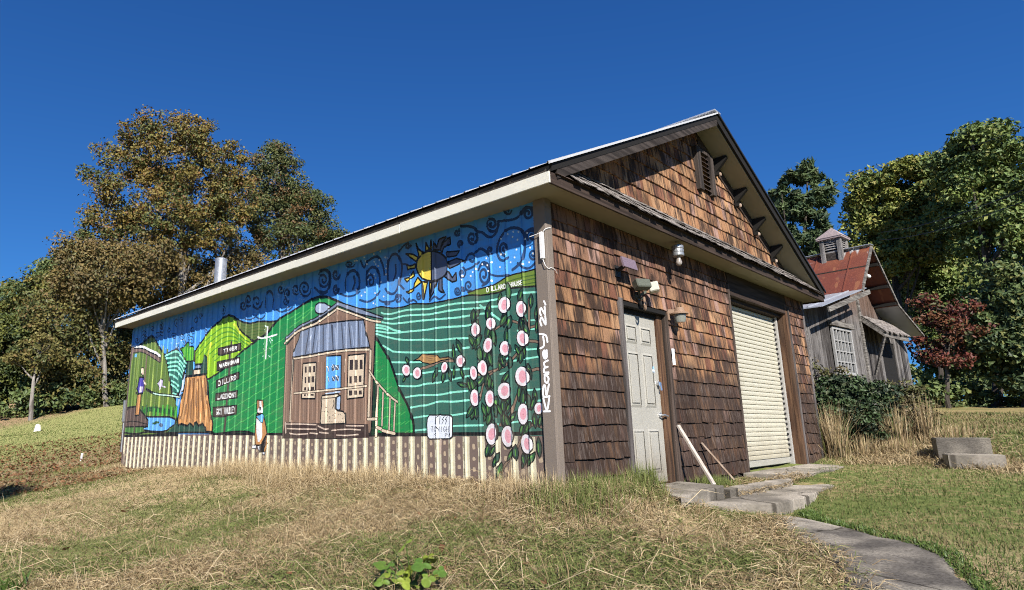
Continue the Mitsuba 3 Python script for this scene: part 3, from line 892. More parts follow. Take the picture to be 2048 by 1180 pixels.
P 63 48 19 341 742 340 765 329 747 321 766 309 767 293 767 312 753 317 737
S 48 49 31 60 767 54 776 44 779 34 773 30 764 31 756 38 752 46 754 50 760 50 766 47 770 42 769 39 766 38 763 40 761
S 48 49 35 126 758 132 747 144 745 155 752 160 763 158 773 150 777 141 774 136 767 136 759 141 756 146 756 150 760 150 764 148 766
S 48 49 36 194 752 192 738 199 729 209 729 218 736 221 746 218 753 211 755 204 752 201 746 203 740 206 739 210 740 212 743
S 48 49 32 251 776 247 769 249 763 255 761 262 764 265 769 263 772 260 774 257 772 255 770 256 768
S 48 49 32 251 730 256 737 255 743 250 745 244 743 241 739 241 736 244 734 247 735 249 737 248 739
S 48 49 28 87 781 91 776 98 776 103 780 105 785 102 788 98 787 95 785 95 783 96 782
S 48 49 33 111 680 120 685 125 696 123 705 116 710 109 707 105 700 106 693 110 690 114 691 116 694 116 698 115 700
S 48 49 31 45 703 47 713 41 721 33 721 26 716 24 708 27 702 32 701 37 704 39 708 37 712 35 713 32 711
S 48 49 27 22 661 28 656 35 656 41 662 42 669 38 674 33 675 29 672 27 667 29 663 32 662 35 664 36 666 35 668
S 48 49 29 149 692 156 693 160 698 161 705 158 709 153 708 150 705 150 702 152 699 154 700 155 701
S 48 49 32 186 671 173 672 163 662 159 645 164 632 173 627 182 632 187 643 186 654 180 660 173 659 169 652 169 645 172 640 175 640 178 643
S 48 49 29 240 677 234 668 234 659 240 653 247 654 251 660 252 666 249 670 244 670 242 667 241 664 243 662
S 48 49 28 217 616 226 617 233 623 234 632 230 638 223 638 219 634 217 629 220 625 223 624 225 626 226 629
S 48 49 26 248 620 252 614 259 612 266 615 269 621 268 627 263 629 258 628 255 624 255 620 257 618 261 618 263 620 263 622 262 624
S 48 49 26 234 623 237 619 242 619 247 621 248 625 247 628 243 628 241 627 240 625 241 623 242 623
S 48 49 40 741 743 752 739 766 743 773 752 772 761 764 764 756 762 751 756 752 752 756 750 759 751
S 48 49 41 748 694 760 695 768 703 770 713 765 719 757 719 751 714 750 708 753 705 757 705 759 707
S 48 49 38 609 715 600 724 589 721 582 711 581 699 587 693 594 693 598 699 599 706 596 709 593 708
S 48 49 30 471 645 466 637 467 630 474 626 481 628 485 633 486 638 482 642 477 641 474 639 473 635 475 633 477 633 479 634
S 48 49 27 511 630 515 626 521 626 528 628 531 632 530 635 525 636 520 635 518 633 518 630 520 629 523 630 525 631 525 632
S 48 49 31 425 772 429 767 436 767 443 770 445 776 443 779 438 780 434 777 433 775 434 773 436 773
S 48 49 27 668 768 675 763 690 764 704 768 710 775 707 779 697 780 687 777 682 773 683 770 688 769 694 771 696 773
S 48 49 28 388 631 391 624 396 622 402 625 404 632 402 637 398 639 395 637 393 633 394 630 396 629 398 630
S 48 49 26 422 625 425 621 430 620 435 622 437 626 435 629 432 630 429 629 428 627 428 625 430 624 431 625
S 48 49 40 795 738 807 727 825 727 841 737 847 752 841 763 828 765 816 759 810 750 812 742 819 739 827 742 830 747 830 750
S 48 49 39 739 749 745 739 757 738 768 744 772 754 768 761 761 762 754 758 752 753 754 750 757 750
S 48 49 39 743 706 748 696 758 695 767 700 770 709 767 715 761 717 755 714 754 709 755 706 758 705
S 48 49 40 888 732 898 716 920 712 943 721 955 737 953 752 939 759 921 755 909 745 907 734 914 727 925 727 934 732 937 739 934 744 929 744
S 48 49 38 965 727 981 728 993 737 996 749 990 756 979 756 971 751 968 743 971 739 977 738 981 741 982 744
S 48 49 38 1037 724 1046 735 1046 746 1037 752 1026 750 1018 743 1017 735 1022 731 1029 732 1034 735 1034 739 1032 741
S 48 49 37 1051 756 1057 747 1070 746 1082 752 1087 760 1084 767 1076 769 1068 766 1065 761 1066 757 1070 756 1074 757
S 48 49 41 1191 734 1201 718 1222 714 1244 723 1254 739 1250 753 1236 757 1221 752 1213 743 1214 734 1221 731 1229 733 1233 737
S 48 49 40 1273 732 1291 733 1306 745 1310 760 1303 770 1291 771 1281 764 1277 754 1281 748 1287 747 1293 750 1294 755
S 48 49 40 1303 738 1309 727 1322 725 1335 731 1341 742 1338 750 1330 752 1321 749 1317 743 1318 738 1323 737 1326 738
S 48 49 33 1019 711 1024 703 1036 702 1046 707 1050 715 1047 720 1040 722 1034 719 1031 714 1033 712 1036 711
S 48 49 34 128 761 132 743 147 733 161 737 176 750 191 756 200 767 219 776 244 782
S 48 49 31 128 766 99 761 77 760 57 767 43 777 26 770 23 754
S 48 49 36 134 692 130 712 115 732 92 741 64 732 54 714 55 682 60 663 74 651 91 643
S 48 49 31 134 692 126 674 112 669 102 674
S 48 49 30 51 708 49 722 32 726 20 718
S 48 49 29 26 648 45 638 63 644 76 656
S 48 49 34 234 689 224 704 209 705 200 694 209 685 218 691
S 48 49 33 202 703 184 712 166 701 159 690
S 48 49 32 192 661 179 677 161 669 155 648 163 628 181 622
S 48 49 26 155 644 133 636 102 633
S 48 49 29 232 669 210 672 189 680
S 48 49 28 357 611 339 621 322 611 302 620
S 48 49 43 707 696 711 722 696 748 671 750 649 732 645 703 654 685
S 48 49 39 671 733 665 714 674 696
S 48 49 41 610 697 612 727 593 744 567 736 554 710 555 683
S 48 49 38 519 692 518 739 502 762 478 757 462 728 464 700 474 674 491 654 512 656 530 672
S 48 49 35 488 731 486 709 495 690
S 48 49 37 640 773 624 750 605 766 564 770 541 741 534 713
S 48 49 33 642 658 607 647 573 653 553 669
S 48 49 28 555 645 540 637 509 633 491 635 484 648 464 643
S 48 49 26 457 635 438 619 418 624 405 616
S 48 49 31 735 690 698 677 662 676 642 683
S 48 49 41 841 715 814 708 792 723 789 752 812 777 844 781
S 48 49 31 474 764 457 777 437 783
R 48 49 24 464 729 444 725
R 48 49 30 471 674 454 659
S 48 49 41 706 697 709 731 689 750 661 745 645 720 646 690
S 48 49 37 673 732 666 713 676 695
S 48 49 39 871 732 834 707 802 708 786 734 792 767 823 781 850 772
S 48 49 47 1168 713 1165 751 1144 766 1117 741 1117 702
S 48 49 32 1235 689 1193 674 1160 688
S 48 49 31 1307 689 1264 681 1223 690
S 48 49 32 1094 693 1056 680 1015 691
S 48 49 28 1046 681 1020 680 995 688
S 48 49 22 1867 681 1861 690 1845 693 1828 688 1820 680 1822 673 1832 670 1843 673 1849 678 1848 682 1843 683 1838 682
S 48 49 23 1721 755 1707 748 1701 737 1705 728 1715 726 1726 731 1731 738 1729 744 1723 745 1717 743 1714 739 1715 737
S 48 49 30 2250 728 2235 728 2222 718 2217 705 2222 696 2232 695 2241 701 2245 709 2243 715 2237 716 2232 713 2231 709
S 48 49 27 2305 606 2285 612 2261 607 2247 597 2247 587 2259 582 2275 584 2286 590 2286 596 2280 599 2272 599 2267 596
S 48 49 25 2156 745 2176 748 2190 755 2192 763 2183 767 2169 765 2159 761 2156 756 2161 753 2169 754 2174 756 2175 758
S 48 49 27 2068 771 2054 761 2051 751 2060 745 2074 746 2085 752 2088 759 2083 764 2075 763 2068 760 2067 756 2069 754
S 48 49 23 1792 665 1793 677 1783 684 1770 682 1760 675 1758 666 1763 661 1772 661 1778 665 1780 670 1777 673 1773 673
S 48 49 24 2022 624 1999 622 1982 612 1979 600 1988 592 2003 592 2016 599 2019 606 2014 611 2006 612 1999 608 1998 605
S 48 49 24 1992 738 1977 734 1969 726 1972 720 1982 718 1992 720 1999 725 1998 729 1992 731 1986 730 1983 727 1984 725
S 48 49 26 1878 653 1865 641 1863 627 1871 619 1883 620 1892 627 1895 636 1891 642 1884 642 1878 638 1877 634 1879 631
S 48 49 29 2321 725 2320 713 2335 707 2357 709 2374 717 2377 726 2368 731 2354 730 2343 726 2341 721 2346 718 2352 719
S 48 49 25 1904 733 1921 741 1929 754 1924 764 1911 766 1899 761 1893 753 1895 746 1902 744 1909 747 1912 751 1911 754
S 48 49 27 2212 687 2233 684 2256 691 2268 703 2265 713 2251 717 2235 713 2227 706 2228 699 2235 697 2243 699 2247 702
S 48 49 28 2053 726 2067 727 2079 737 2082 750 2077 758 2068 758 2060 752 2057 744 2059 739 2064 738 2068 741 2070 745
S 48 49 23 1724 685 1736 682 1747 688 1753 699 1751 708 1743 711 1735 707 1731 701 1732 695 1736 693 1740 695 1742 698
S 48 49 21 1669 737 1682 743 1687 751 1683 757 1673 758 1663 755 1659 749 1661 745 1666 744 1672 746 1674 749 1673 751
S 48 49 19 1380 645 1391 648 1398 658 1399 668 1393 674 1385 673 1380 666 1379 660 1382 656 1386 656 1389 659 1389 663
S 48 49 22 1865 634 1866 626 1877 623 1893 624 1903 630 1904 636 1897 639 1888 638 1881 635 1880 632 1883 630 1888 630
S 48 49 26 2101 705 2120 713 2124 724 2115 730 2099 730 2086 725 2081 718 2086 713 2095 713 2103 716 2105 719 2103 721
S 48 49 27 2296 754 2280 758 2260 755 2247 747 2246 739 2256 735 2269 736 2278 741 2280 746 2275 748 2268 748 2264 745
S 48 49 23 1952 701 1939 707 1919 706 1904 698 1901 689 1909 684 1921 684 1932 688 1934 694 1931 697 1924 697 1919 695
S 48 49 21 1478 761 1468 752 1465 740 1469 731 1477 730 1484 736 1487 744 1485 750 1480 751 1476 748 1475 744 1476 741
S 48 49 27 2045 709 2066 713 2081 725 2083 738 2074 746 2059 744 2048 737 2046 728 2051 723 2059 724 2064 727 2065 731
S 48 49 18 1385 641 1396 639 1408 642 1415 650 1414 657 1406 659 1398 658 1393 653 1393 649 1397 647 1402 648 1404 650
S 48 49 30 2271 577 2288 584 2297 596 2294 607 2283 611 2271 607 2264 599 2265 592 2271 589 2278 591 2282 595 2281 598
S 48 49 19 1514 697 1502 695 1493 688 1493 681 1498 678 1507 679 1513 682 1514 687 1511 689 1506 689 1503 687 1503 685
S 48 49 29 2296 735 2280 741 2260 736 2248 724 2247 713 2257 707 2270 709 2279 716 2280 724 2275 727 2268 726 2264 723
S 48 49 25 2003 606 2017 611 2022 619 2018 624 2007 625 1997 622 1993 618 1995 614 2001 613 2006 614 2009 617 2008 618
S 48 49 24 1878 762 1870 768 1857 767 1847 760 1844 752 1849 747 1857 747 1864 751 1866 755 1864 759 1860 759 1857 757
S 48 49 27 2215 719 2194 722 2172 713 2162 699 2167 688 2181 685 2195 690 2203 698 2201 705 2194 708 2186 705 2183 701
S 48 49 20 1601 680 1606 675 1617 674 1626 678 1629 684 1626 688 1620 689 1614 687 1611 683 1613 681 1616 680 1619 682
S 48 49 17 1454 682 1439 683 1425 679 1418 674 1420 669 1430 667 1439 669 1445 673 1444 676 1439 677 1434 676 1431 674
S 48 49 24 1785 644 1795 636 1809 639 1818 649 1820 660 1814 667 1805 666 1798 660 1797 653 1800 649 1804 649 1807 652
S 48 49 22 1760 674 1741 672 1727 663 1724 652 1732 645 1744 645 1755 651 1758 658 1754 662 1746 662 1741 659 1740 656
E 64 17 0 503 3645 491 3643 503 3633
E 64 17 0 435 3595 423 3592 436 3583
E 64 17 0 368 3546 356 3543 369 3534
E 64 17 0 350 3633 338 3630 351 3621
E 64 17 0 604 3610 592 3608 605 3598
E 64 17 0 425 3653 413 3650 426 3641
E 64 17 0 260 3533 249 3530 261 3521
E 64 17 0 230 3594 219 3591 231 3582
E 64 17 0 387 3436 376 3434 388 3425
E 64 17 0 419 3353 407 3350 420 3341
E 64 17 0 477 3307 465 3305 477 3296
E 64 17 0 633 3281 621 3278 634 3269
E 64 17 0 549 3253 537 3251 550 3242
E 64 17 0 613 3426 600 3424 613 3414
E 64 17 0 542 3412 530 3409 543 3400
E 64 17 0 302 3251 290 3249 303 3239
E 64 17 0 222 3257 210 3255 222 3246
E 64 17 0 164 3345 153 3343 165 3334
E 64 17 0 200 3419 188 3416 200 3407
E 64 17 0 895 3366 882 3364 895 3354
E 64 17 0 821 3340 808 3337 821 3328
E 64 17 0 809 3268 796 3265 809 3256
E 64 17 0 746 3360 733 3358 747 3348
E 64 17 0 988 3325 975 3322 988 3312
E 64 17 0 1050 3301 1037 3298 1051 3288
E 64 17 0 1083 3259 1069 3256 1083 3246
E 64 17 0 832 3425 820 3422 833 3412
E 64 17 0 755 3142 743 3140 756 3130
E 64 17 0 1209 3282 1195 3279 1209 3269
E 64 17 0 1226 3236 1212 3234 1226 3224
E 64 17 0 3094 3384 3077 3381 3094 3371
E 64 17 0 3171 3347 3153 3344 3170 3334
E 64 17 0 2868 3335 2851 3333 2868 3323
E 64 17 0 2781 3793 2764 3790 2781 3780
E 64 17 0 2892 3791 2875 3788 2892 3778
E 64 17 0 2854 3747 2838 3743 2854 3733
E 64 17 0 3123 3899 3106 3896 3123 3886
E 64 17 0 3083 3841 3066 3838 3083 3828
E 64 17 0 3280 3880 3263 3877 3280 3867
E 64 17 0 3341 3892 3323 3889 3340 3879
E 64 17 0 3522 3825 3504 3821 3522 3811
E 64 17 0 2653 3804 2637 3801 2653 3791
E 64 17 0 2599 3781 2583 3778 2599 3768
E 64 17 0 2617 3700 2601 3697 2616 3688
E 64 17 0 2634 3644 2618 3641 2634 3631
E 64 17 0 2634 3560 2618 3557 2633 3547
E 64 17 0 3003 3639 2986 3636 3003 3626
E 64 17 0 3021 3556 3004 3553 3021 3543
E 64 17 0 2890 3606 2873 3603 2890 3593
E 64 17 0 2852 3551 2835 3548 2852 3538
E 64 17 0 2741 3471 2725 3468 2741 3458
E 64 17 0 2903 3197 2887 3194 2903 3184
E 64 17 0 2847 3176 2831 3174 2847 3164
E 64 17 0 2798 3711 2782 3708 2798 3698
E 64 17 0 2903 3904 2886 3901 2903 3891
E 64 17 0 2763 3912 2747 3909 2763 3899
E 64 17 0 3044 3783 3027 3780 3043 3770
E 64 17 0 2685 3259 2669 3256 2685 3246
E 64 50 0 4800 3525 4789 3523 4800 3517
E 64 50 0 5178 3658 5166 3656 5178 3649
E 64 50 0 4714 3526 4702 3524 4713 3518
E 64 50 0 5119 3614 5107 3612 5119 3606
E 64 50 0 4750 3627 4738 3625 4749 3619
E 64 50 0 4951 3721 4939 3719 4951 3713
E 64 50 0 4982 3652 4970 3650 4982 3644
E 64 50 0 5419 3711 5406 3709 5419 3702
E 64 50 0 4639 3512 4627 3510 4638 3504
E 64 50 0 4865 3705 4853 3703 4864 3696
E 64 50 0 4855 3641 4843 3639 4855 3633
E 64 50 0 5098 3595 5086 3593 5098 3587
E 64 50 0 5413 3673 5400 3671 5412 3664
E 64 50 0 5466 3731 5453 3729 5465 3723
E 64 50 0 5077 3792 5065 3790 5077 3783
E 64 50 0 4888 3673 4876 3671 4887 3665
E 64 50 0 4949 3546 4937 3544 4948 3537
E 64 50 0 5279 3899 5266 3896 5278 3890
E 64 50 0 5223 3667 5210 3665 5222 3659
E 64 50 0 5322 3853 5309 3851 5321 3844
E 64 50 0 4714 3593 4702 3591 4713 3585
E 64 50 0 5096 3577 5084 3576 5095 3569
E 64 50 0 5200 3668 5188 3666 5200 3659
E 64 50 0 5319 3765 5306 3763 5318 3756
E 64 50 0 4790 3524 4778 3522 4790 3516
E 64 50 0 4740 3686 4728 3684 4739 3677
E 64 50 0 4988 3749 4976 3747 4988 3740
E 64 50 0 5373 3752 5360 3750 5372 3743
E 64 50 0 4766 3541 4754 3539 4765 3533
E 64 50 0 4868 3524 4856 3522 4867 3516
E 64 50 0 5256 3842 5244 3840 5256 3833
E 64 50 0 5102 3781 5090 3779 5102 3772
E 64 50 0 5306 3768 5293 3766 5305 3760
E 64 50 0 4948 3684 4936 3682 4948 3676
E 64 50 0 9919 3097 9892 3094 9916 3084
E 64 50 0 8935 3229 8911 3227 8933 3216
E 64 50 0 10355 3323 10327 3321 10353 3310
E 64 50 0 9112 3339 9087 3337 9110 3326
E 64 50 0 9329 3188 9303 3185 9326 3175
E 64 50 0 9932 3110 9905 3108 9929 3097
E 64 50 0 10442 3291 10413 3288 10439 3277
E 64 50 0 9744 3335 9717 3332 9741 3321
E 64 50 0 9166 3284 9141 3281 9164 3271
E 64 50 0 10245 3321 10217 3318 10242 3307
E 64 50 0 9454 3220 9429 3217 9452 3207
E 64 50 0 9442 3161 9417 3159 9440 3148
E 64 50 0 9164 3084 9139 3082 9162 3071
E 64 50 0 9383 3291 9358 3288 9381 3278
E 64 50 0 9704 3291 9678 3288 9702 3278
E 64 50 0 10435 3191 10407 3189 10432 3178
E 64 50 0 9340 3297 9314 3295 9338 3284
E 64 50 0 10015 3237 9988 3235 10012 3224
E 64 50 0 9348 3201 9323 3199 9346 3188
E 64 50 0 9461 3132 9435 3130 9458 3119
E 64 50 0 9798 3113 9772 3111 9796 3100
E 64 50 0 9061 3327 9036 3325 9059 3315
E 64 50 0 8993 3154 8969 3151 8991 3141
E 64 50 0 10239 3201 10211 3199 10237 3188
E 64 50 0 9436 3090 9411 3088 9434 3077
E 64 50 0 9837 3177 9810 3174 9834 3163
E 64 50 0 9067 3131 9042 3129 9065 3119
E 64 50 0 8989 3225 8964 3222 8987 3212
E 64 50 0 9433 3288 9407 3286 9431 3275
E 64 50 0 9297 3119 9272 3117 9294 3106
E 64 50 0 9422 3144 9396 3142 9419 3131
E 64 50 0 10078 3075 10051 3073 10076 3062
E 64 50 0 8913 3086 8889 3084 8911 3073
E 64 50 0 9577 3120 9551 3117 9574 3107
E 64 50 0 9907 3077 9880 3074 9904 3064
E 64 50 0 9122 3254 9097 3251 9120 3241
E 64 50 0 10318 3203 10289 3201 10315 3190
E 64 50 0 9558 3126 9532 3124 9555 3113
E 64 50 0 9693 3334 9667 3332 9691 3321
E 64 50 0 9204 3332 9179 3329 9202 3319
S 1 2 58 3 561 12 456 20 353 25 195
S 65 51 43 3 561 12 456 20 353 25 195
S 1 2 38 8 466 52 479 79 462 115 435 158 422 211 415
S 65 51 23 8 466 52 479 79 462 115 435 158 422 211 415
S 1 2 34 5 518 50 508 97 528 132 521 155 512
S 65 51 20 5 518 50 508 97 528 132 521 155 512
S 1 2 41 12 414 53 415 91 366 114 319 142 304
S 65 51 27 12 414 53 415 91 366 114 319 142 304
S 1 2 38 19 293 61 303 104 247 132 220 147 194
S 65 51 23 19 293 61 303 104 247 132 220 147 194
R 1 2 42 49 570 53 503
R 65 51 26 49 570 53 503
S 1 2 35 137 429 181 404 198 360
S 65 51 19 137 429 181 404 198 360
S 1 2 42 280 455 320 458 340 452 374 446 391 444
S 65 51 29 280 455 320 458 340 452 374 446 391 444
L 66 52 0 611 2680 638 2600 647 2691
L 66 52 0 599 2667 607 2575 630 2672
L 66 53 0 610 2665 660 2601 642 2683
L 66 53 0 522 2976 525 3081 485 2972
L 66 52 0 363 2597 355 2499 397 2599
L 66 52 0 328 2615 296 2541 362 2608
L 66 52 0 364 2917 336 2989 331 2905
L 66 52 0 333 2613 343 2536 370 2620
L 66 53 0 750 2493 735 2380 780 2493
L 66 52 0 830 2804 794 2910 791 2792
L 66 53 0 802 2499 815 2414 837 2505
L 66 53 0 772 2520 751 2407 807 2519
L 66 52 0 1023 2759 951 2834 994 2741
L 66 53 0 1082 2472 1032 2387 1120 2462
L 66 52 0 1061 2774 1050 2857 1020 2766
L 66 52 0 1011 2459 1092 2383 1044 2481
L 66 53 0 405 2276 439 2184 432 2284
L 66 52 0 379 2584 372 2689 351 2581
L 66 53 0 335 2284 342 2213 364 2287
L 66 52 0 358 2579 376 2658 331 2581
L 66 52 0 824 2245 852 2157 856 2253
L 66 52 0 847 2568 815 2675 808 2557
L 66 53 0 843 2250 863 2162 879 2256
L 66 52 0 844 2271 863 2194 881 2278
L 66 53 0 673 2197 694 2104 708 2203
L 66 52 0 575 2487 564 2588 539 2481
L 66 52 0 663 2220 640 2148 695 2215
L 66 52 0 639 2217 618 2134 677 2213
L 66 52 0 428 1858 443 1758 457 1861
L 66 52 0 364 1870 370 1770 398 1871
L 66 53 0 346 1860 334 1778 378 1857
L 66 52 0 366 1864 356 1785 393 1863
L 66 52 0 578 1722 611 1626 613 1729
L 66 52 0 612 2029 548 2102 583 2013
L 66 52 0 623 1735 665 1643 651 1743
L 66 52 0 658 1718 661 1636 696 1719
L 66 52 0 1066 1960 1019 1859 1106 1950
L 66 52 0 1056 1958 1041 1866 1092 1956
L 66 52 0 1146 1976 1119 1886 1179 1972
L 66 53 0 1094 1968 1059 1865 1128 1963
L 66 52 0 878 2001 874 1925 913 2001
L 66 53 0 967 2314 971 2407 930 2312
L 66 52 0 901 2315 881 2414 869 2309
L 66 52 0 955 2014 1027 1940 987 2032
L 66 53 0 1099 1675 1097 1587 1131 1675
L 66 52 0 1057 1668 1050 1581 1096 1667
L 66 53 0 1114 1664 1121 1579 1152 1666
L 66 52 0 1138 1682 1203 1602 1174 1698
L 66 52 0 873 1963 912 2059 837 1970
L 66 52 0 858 1663 879 1570 890 1667
L 66 53 0 903 1660 942 1555 934 1666
L 66 53 0 811 1971 846 2040 779 1980
L 66 52 0 389 1794 376 1898 354 1791
L 66 53 0 415 1477 442 1412 442 1483
L 66 52 0 360 1470 370 1393 390 1472
L 66 52 0 364 1476 389 1380 399 1480
L 66 52 0 241 1560 237 1479 274 1558
L 66 52 0 228 1800 230 1896 197 1800
L 66 52 0 172 1558 194 1489 198 1563
L 66 53 0 133 1807 139 1876 107 1808
L 66 52 0 846 1607 851 1691 815 1608
L 66 52 0 823 1248 873 1181 849 1258
L 66 53 0 868 1592 841 1667 830 1585
L 66 53 0 880 1243 906 1174 911 1248
L 66 53 0 662 1582 648 1664 629 1579
L 66 53 0 570 1219 631 1137 595 1229
L 66 52 0 552 1577 479 1665 526 1564
L 66 52 0 663 1586 666 1668 629 1587
L 66 52 0 338 1166 327 1096 373 1160
L 66 53 0 309 1171 363 1094 338 1182
L 66 52 0 398 1151 439 1068 426 1158
L 66 52 0 410 1164 403 1099 440 1161
L 66 53 0 1072 1898 1119 1827 1100 1909
L 66 52 0 583 1539 559 1457 611 1534
L 66 52 0 662 1915 685 1822 697 1921
L 66 53 0 820 2247 798 2162 855 2243
L 66 52 0 538 2180 549 2109 574 2185
L 66 52 0 310 1760 301 1671 346 1758
L 66 53 0 649 2894 662 2799 684 2902
L 66 53 0 90 2524 122 2455 121 2536
L 66 52 0 563 2801 567 2715 600 2807
L 66 52 0 608 2291 635 2202 642 2299
L 66 52 0 255 1737 286 1663 281 1745
L 66 53 0 334 1489 373 1422 365 1500
L 66 53 0 997 2455 1042 2367 1028 2466
L 66 52 0 824 1861 796 1782 855 1855
L 66 52 0 595 1805 582 1729 630 1802
L 66 52 0 425 2306 387 2233 451 2299
L 66 52 0 384 2235 402 2163 419 2242
L 66 52 0 1080 1806 1083 1714 1116 1808
L 66 52 0 137 2271 128 2183 168 2270
L 66 52 0 747 1749 752 1658 780 1750
L 66 53 0 873 1701 871 1629 909 1701
L 66 53 0 863 2008 865 1917 893 2010
L 66 53 0 933 1688 905 1608 965 1682
L 66 53 0 1022 2653 1061 2580 1057 2667
L 66 52 0 833 2749 826 2654 865 2751
L 66 52 0 307 2541 265 2451 337 2534
L 66 53 0 842 1988 852 1913 873 1991
L 66 52 0 279 2070 262 1981 305 2068
L 66 52 0 785 1514 740 1442 818 1502
L 66 53 0 607 1544 573 1456 639 1537
L 66 52 0 144 2704 176 2609 177 2715
L 66 52 0 524 2627 544 2546 558 2636
L 66 53 0 707 1679 673 1612 736 1670
L 66 52 0 771 1693 751 1599 800 1689
L 66 52 0 783 1149 836 1066 818 1160
L 66 52 0 900 1252 928 1174 935 1258
L 66 53 0 732 1047 762 960 769 1052
L 66 52 0 505 1233 502 1147 539 1231
L 66 52 0 205 1289 202 1180 240 1287
L 66 52 0 714 970 702 905 742 965
L 66 52 0 221 2825 228 2743 251 2830
L 66 52 0 151 2554 170 2466 180 2560
L 66 52 0 2209 2347 2182 2297 2240 2341
L 66 52 0 2267 2108 2295 2070 2288 2116
L 66 52 0 1290 2433 1243 2335 1332 2425
L 66 52 0 1384 2364 1376 2251 1409 2365
L 66 52 0 1705 2125 1751 2036 1742 2136
L 66 52 0 1563 2094 1578 2024 1597 2099
L 66 52 0 1454 2130 1432 2029 1478 2128
L 66 52 0 1385 2139 1390 2057 1405 2141
L 66 52 0 1252 2116 1224 2036 1283 2112
L 66 52 0 1255 1985 1166 1960 1268 1959
P 67 54 12 419 466 400 472 386 481 365 478 332 473 324 465 292 466 283 460 320 459 336 455 357 453 382 459 397 466
S 67 39 7 374 476 353 472 334 469
R 67 39 7 372 470 349 466
R 67 39 7 365 462 344 460
R 67 39 8 387 474 380 470
R 67 39 7 320 465 296 463
E 1 2 0 589 2832 496 2812 605 2724
E 68 55 0 593 2837 515 2821 607 2742
E 68 56 0 589 2836 546 2827 598 2778
E 68 57 0 607 2832 604 2832 607 2829
E 68 57 0 605 2838 601 2838 605 2835
E 68 57 0 599 2841 595 2840 599 2837
E 68 57 0 586 2840 582 2840 586 2837
E 1 2 0 356 2754 270 2744 357 2655
E 69 55 0 360 2759 289 2751 361 2673
E 69 56 0 356 2758 316 2754 357 2705
E 69 57 0 352 2774 349 2774 352 2771
E 69 57 0 364 2751 361 2750 365 2748
E 69 57 0 351 2737 348 2737 351 2734
E 69 57 0 367 2755 363 2754 367 2751
E 1 2 0 792 2645 710 2638 789 2558
E 70 55 0 796 2650 730 2645 794 2577
E 70 56 0 792 2649 755 2647 791 2604
E 70 57 0 791 2637 787 2636 791 2633
E 70 57 0 805 2657 802 2656 806 2653
E 70 57 0 784 2654 780 2653 784 2650
E 70 57 0 793 2638 789 2637 793 2635
E 1 2 0 1027 2602 944 2596 1022 2505
E 71 55 0 1031 2607 965 2602 1027 2525
E 71 56 0 1028 2606 990 2604 1025 2555
E 71 57 0 1023 2626 1019 2626 1023 2623
E 71 57 0 1035 2621 1031 2621 1035 2617
E 71 57 0 1035 2619 1031 2619 1035 2616
E 71 57 0 1045 2596 1041 2595 1045 2592
E 1 2 0 352 2429 261 2426 346 2328
E 72 55 0 356 2433 280 2431 350 2345
E 72 56 0 353 2433 310 2432 349 2378
E 72 57 0 354 2431 351 2430 354 2428
E 72 57 0 346 2417 343 2417 346 2414
E 72 57 0 352 2447 348 2447 352 2444
E 72 57 0 347 2450 344 2450 347 2447
E 1 2 0 846 2403 765 2387 866 2310
E 73 55 0 850 2408 785 2395 867 2328
E 73 56 0 847 2408 810 2400 857 2358
E 73 57 0 855 2419 851 2418 855 2415
E 73 57 0 858 2413 854 2413 858 2410
E 73 57 0 843 2393 839 2392 843 2389
E 73 57 0 844 2398 840 2398 844 2395
E 1 2 0 601 2343 513 2340 596 2249
E 74 55 0 605 2348 533 2345 601 2267
E 74 56 0 602 2347 561 2346 599 2297
E 74 57 0 610 2356 607 2356 610 2353
E 74 57 0 608 2333 604 2332 608 2329
E 74 57 0 590 2363 587 2362 590 2359
E 74 57 0 592 2329 589 2329 593 2326
E 1 2 0 377 2020 269 2014 382 1902
E 75 55 0 381 2024 287 2019 385 1920
E 75 56 0 378 2024 325 2021 380 1959
E 75 57 0 375 2009 371 2009 375 2006
E 75 57 0 393 2019 390 2019 393 2016
E 75 57 0 364 2003 361 2003 364 2000
E 75 57 0 364 2045 361 2045 365 2042
E 1 2 0 628 1880 524 1870 641 1775
E 76 55 0 632 1885 543 1876 644 1792
E 76 56 0 628 1885 579 1880 636 1827
E 76 57 0 633 1866 629 1866 633 1863
E 76 57 0 644 1883 640 1883 644 1880
E 76 57 0 646 1871 642 1871 646 1868
E 76 57 0 623 1906 619 1906 623 1903
E 1 2 0 1074 2105 1006 2103 1070 2011
E 77 55 0 1079 2110 1027 2109 1075 2030
E 77 56 0 1075 2110 1046 2109 1073 2060
E 77 57 0 1086 2105 1083 2105 1087 2102
E 77 57 0 1075 2127 1072 2127 1076 2124
E 77 57 0 1070 2091 1066 2090 1070 2087
E 77 57 0 1080 2107 1076 2107 1080 2104
E 1 2 0 930 2152 851 2149 928 2054
E 78 55 0 934 2157 872 2155 933 2072
E 78 56 0 930 2157 895 2155 930 2104
E 78 57 0 931 2161 928 2161 931 2158
E 78 57 0 936 2147 932 2146 936 2143
E 78 57 0 942 2166 938 2166 942 2163
E 78 57 0 927 2168 923 2168 927 2165
E 1 2 0 1063 1821 979 1826 1049 1715
E 79 55 0 1068 1826 1000 1830 1055 1733
E 79 56 0 1064 1826 1026 1828 1056 1768
E 79 57 0 1056 1842 1052 1841 1056 1838
E 79 57 0 1070 1835 1066 1835 1070 1832
E 79 57 0 1074 1833 1070 1833 1074 1830
E 79 57 0 1066 1844 1062 1844 1066 1841
E 1 2 0 840 1806 757 1802 845 1707
E 80 55 0 844 1811 777 1807 849 1725
E 80 56 0 841 1810 803 1809 843 1757
E 80 57 0 856 1829 852 1829 856 1826
E 80 57 0 852 1822 848 1822 852 1819
E 80 57 0 848 1820 844 1820 848 1816
E 80 57 0 835 1803 832 1803 835 1800
E 1 2 0 388 1627 301 1626 393 1512
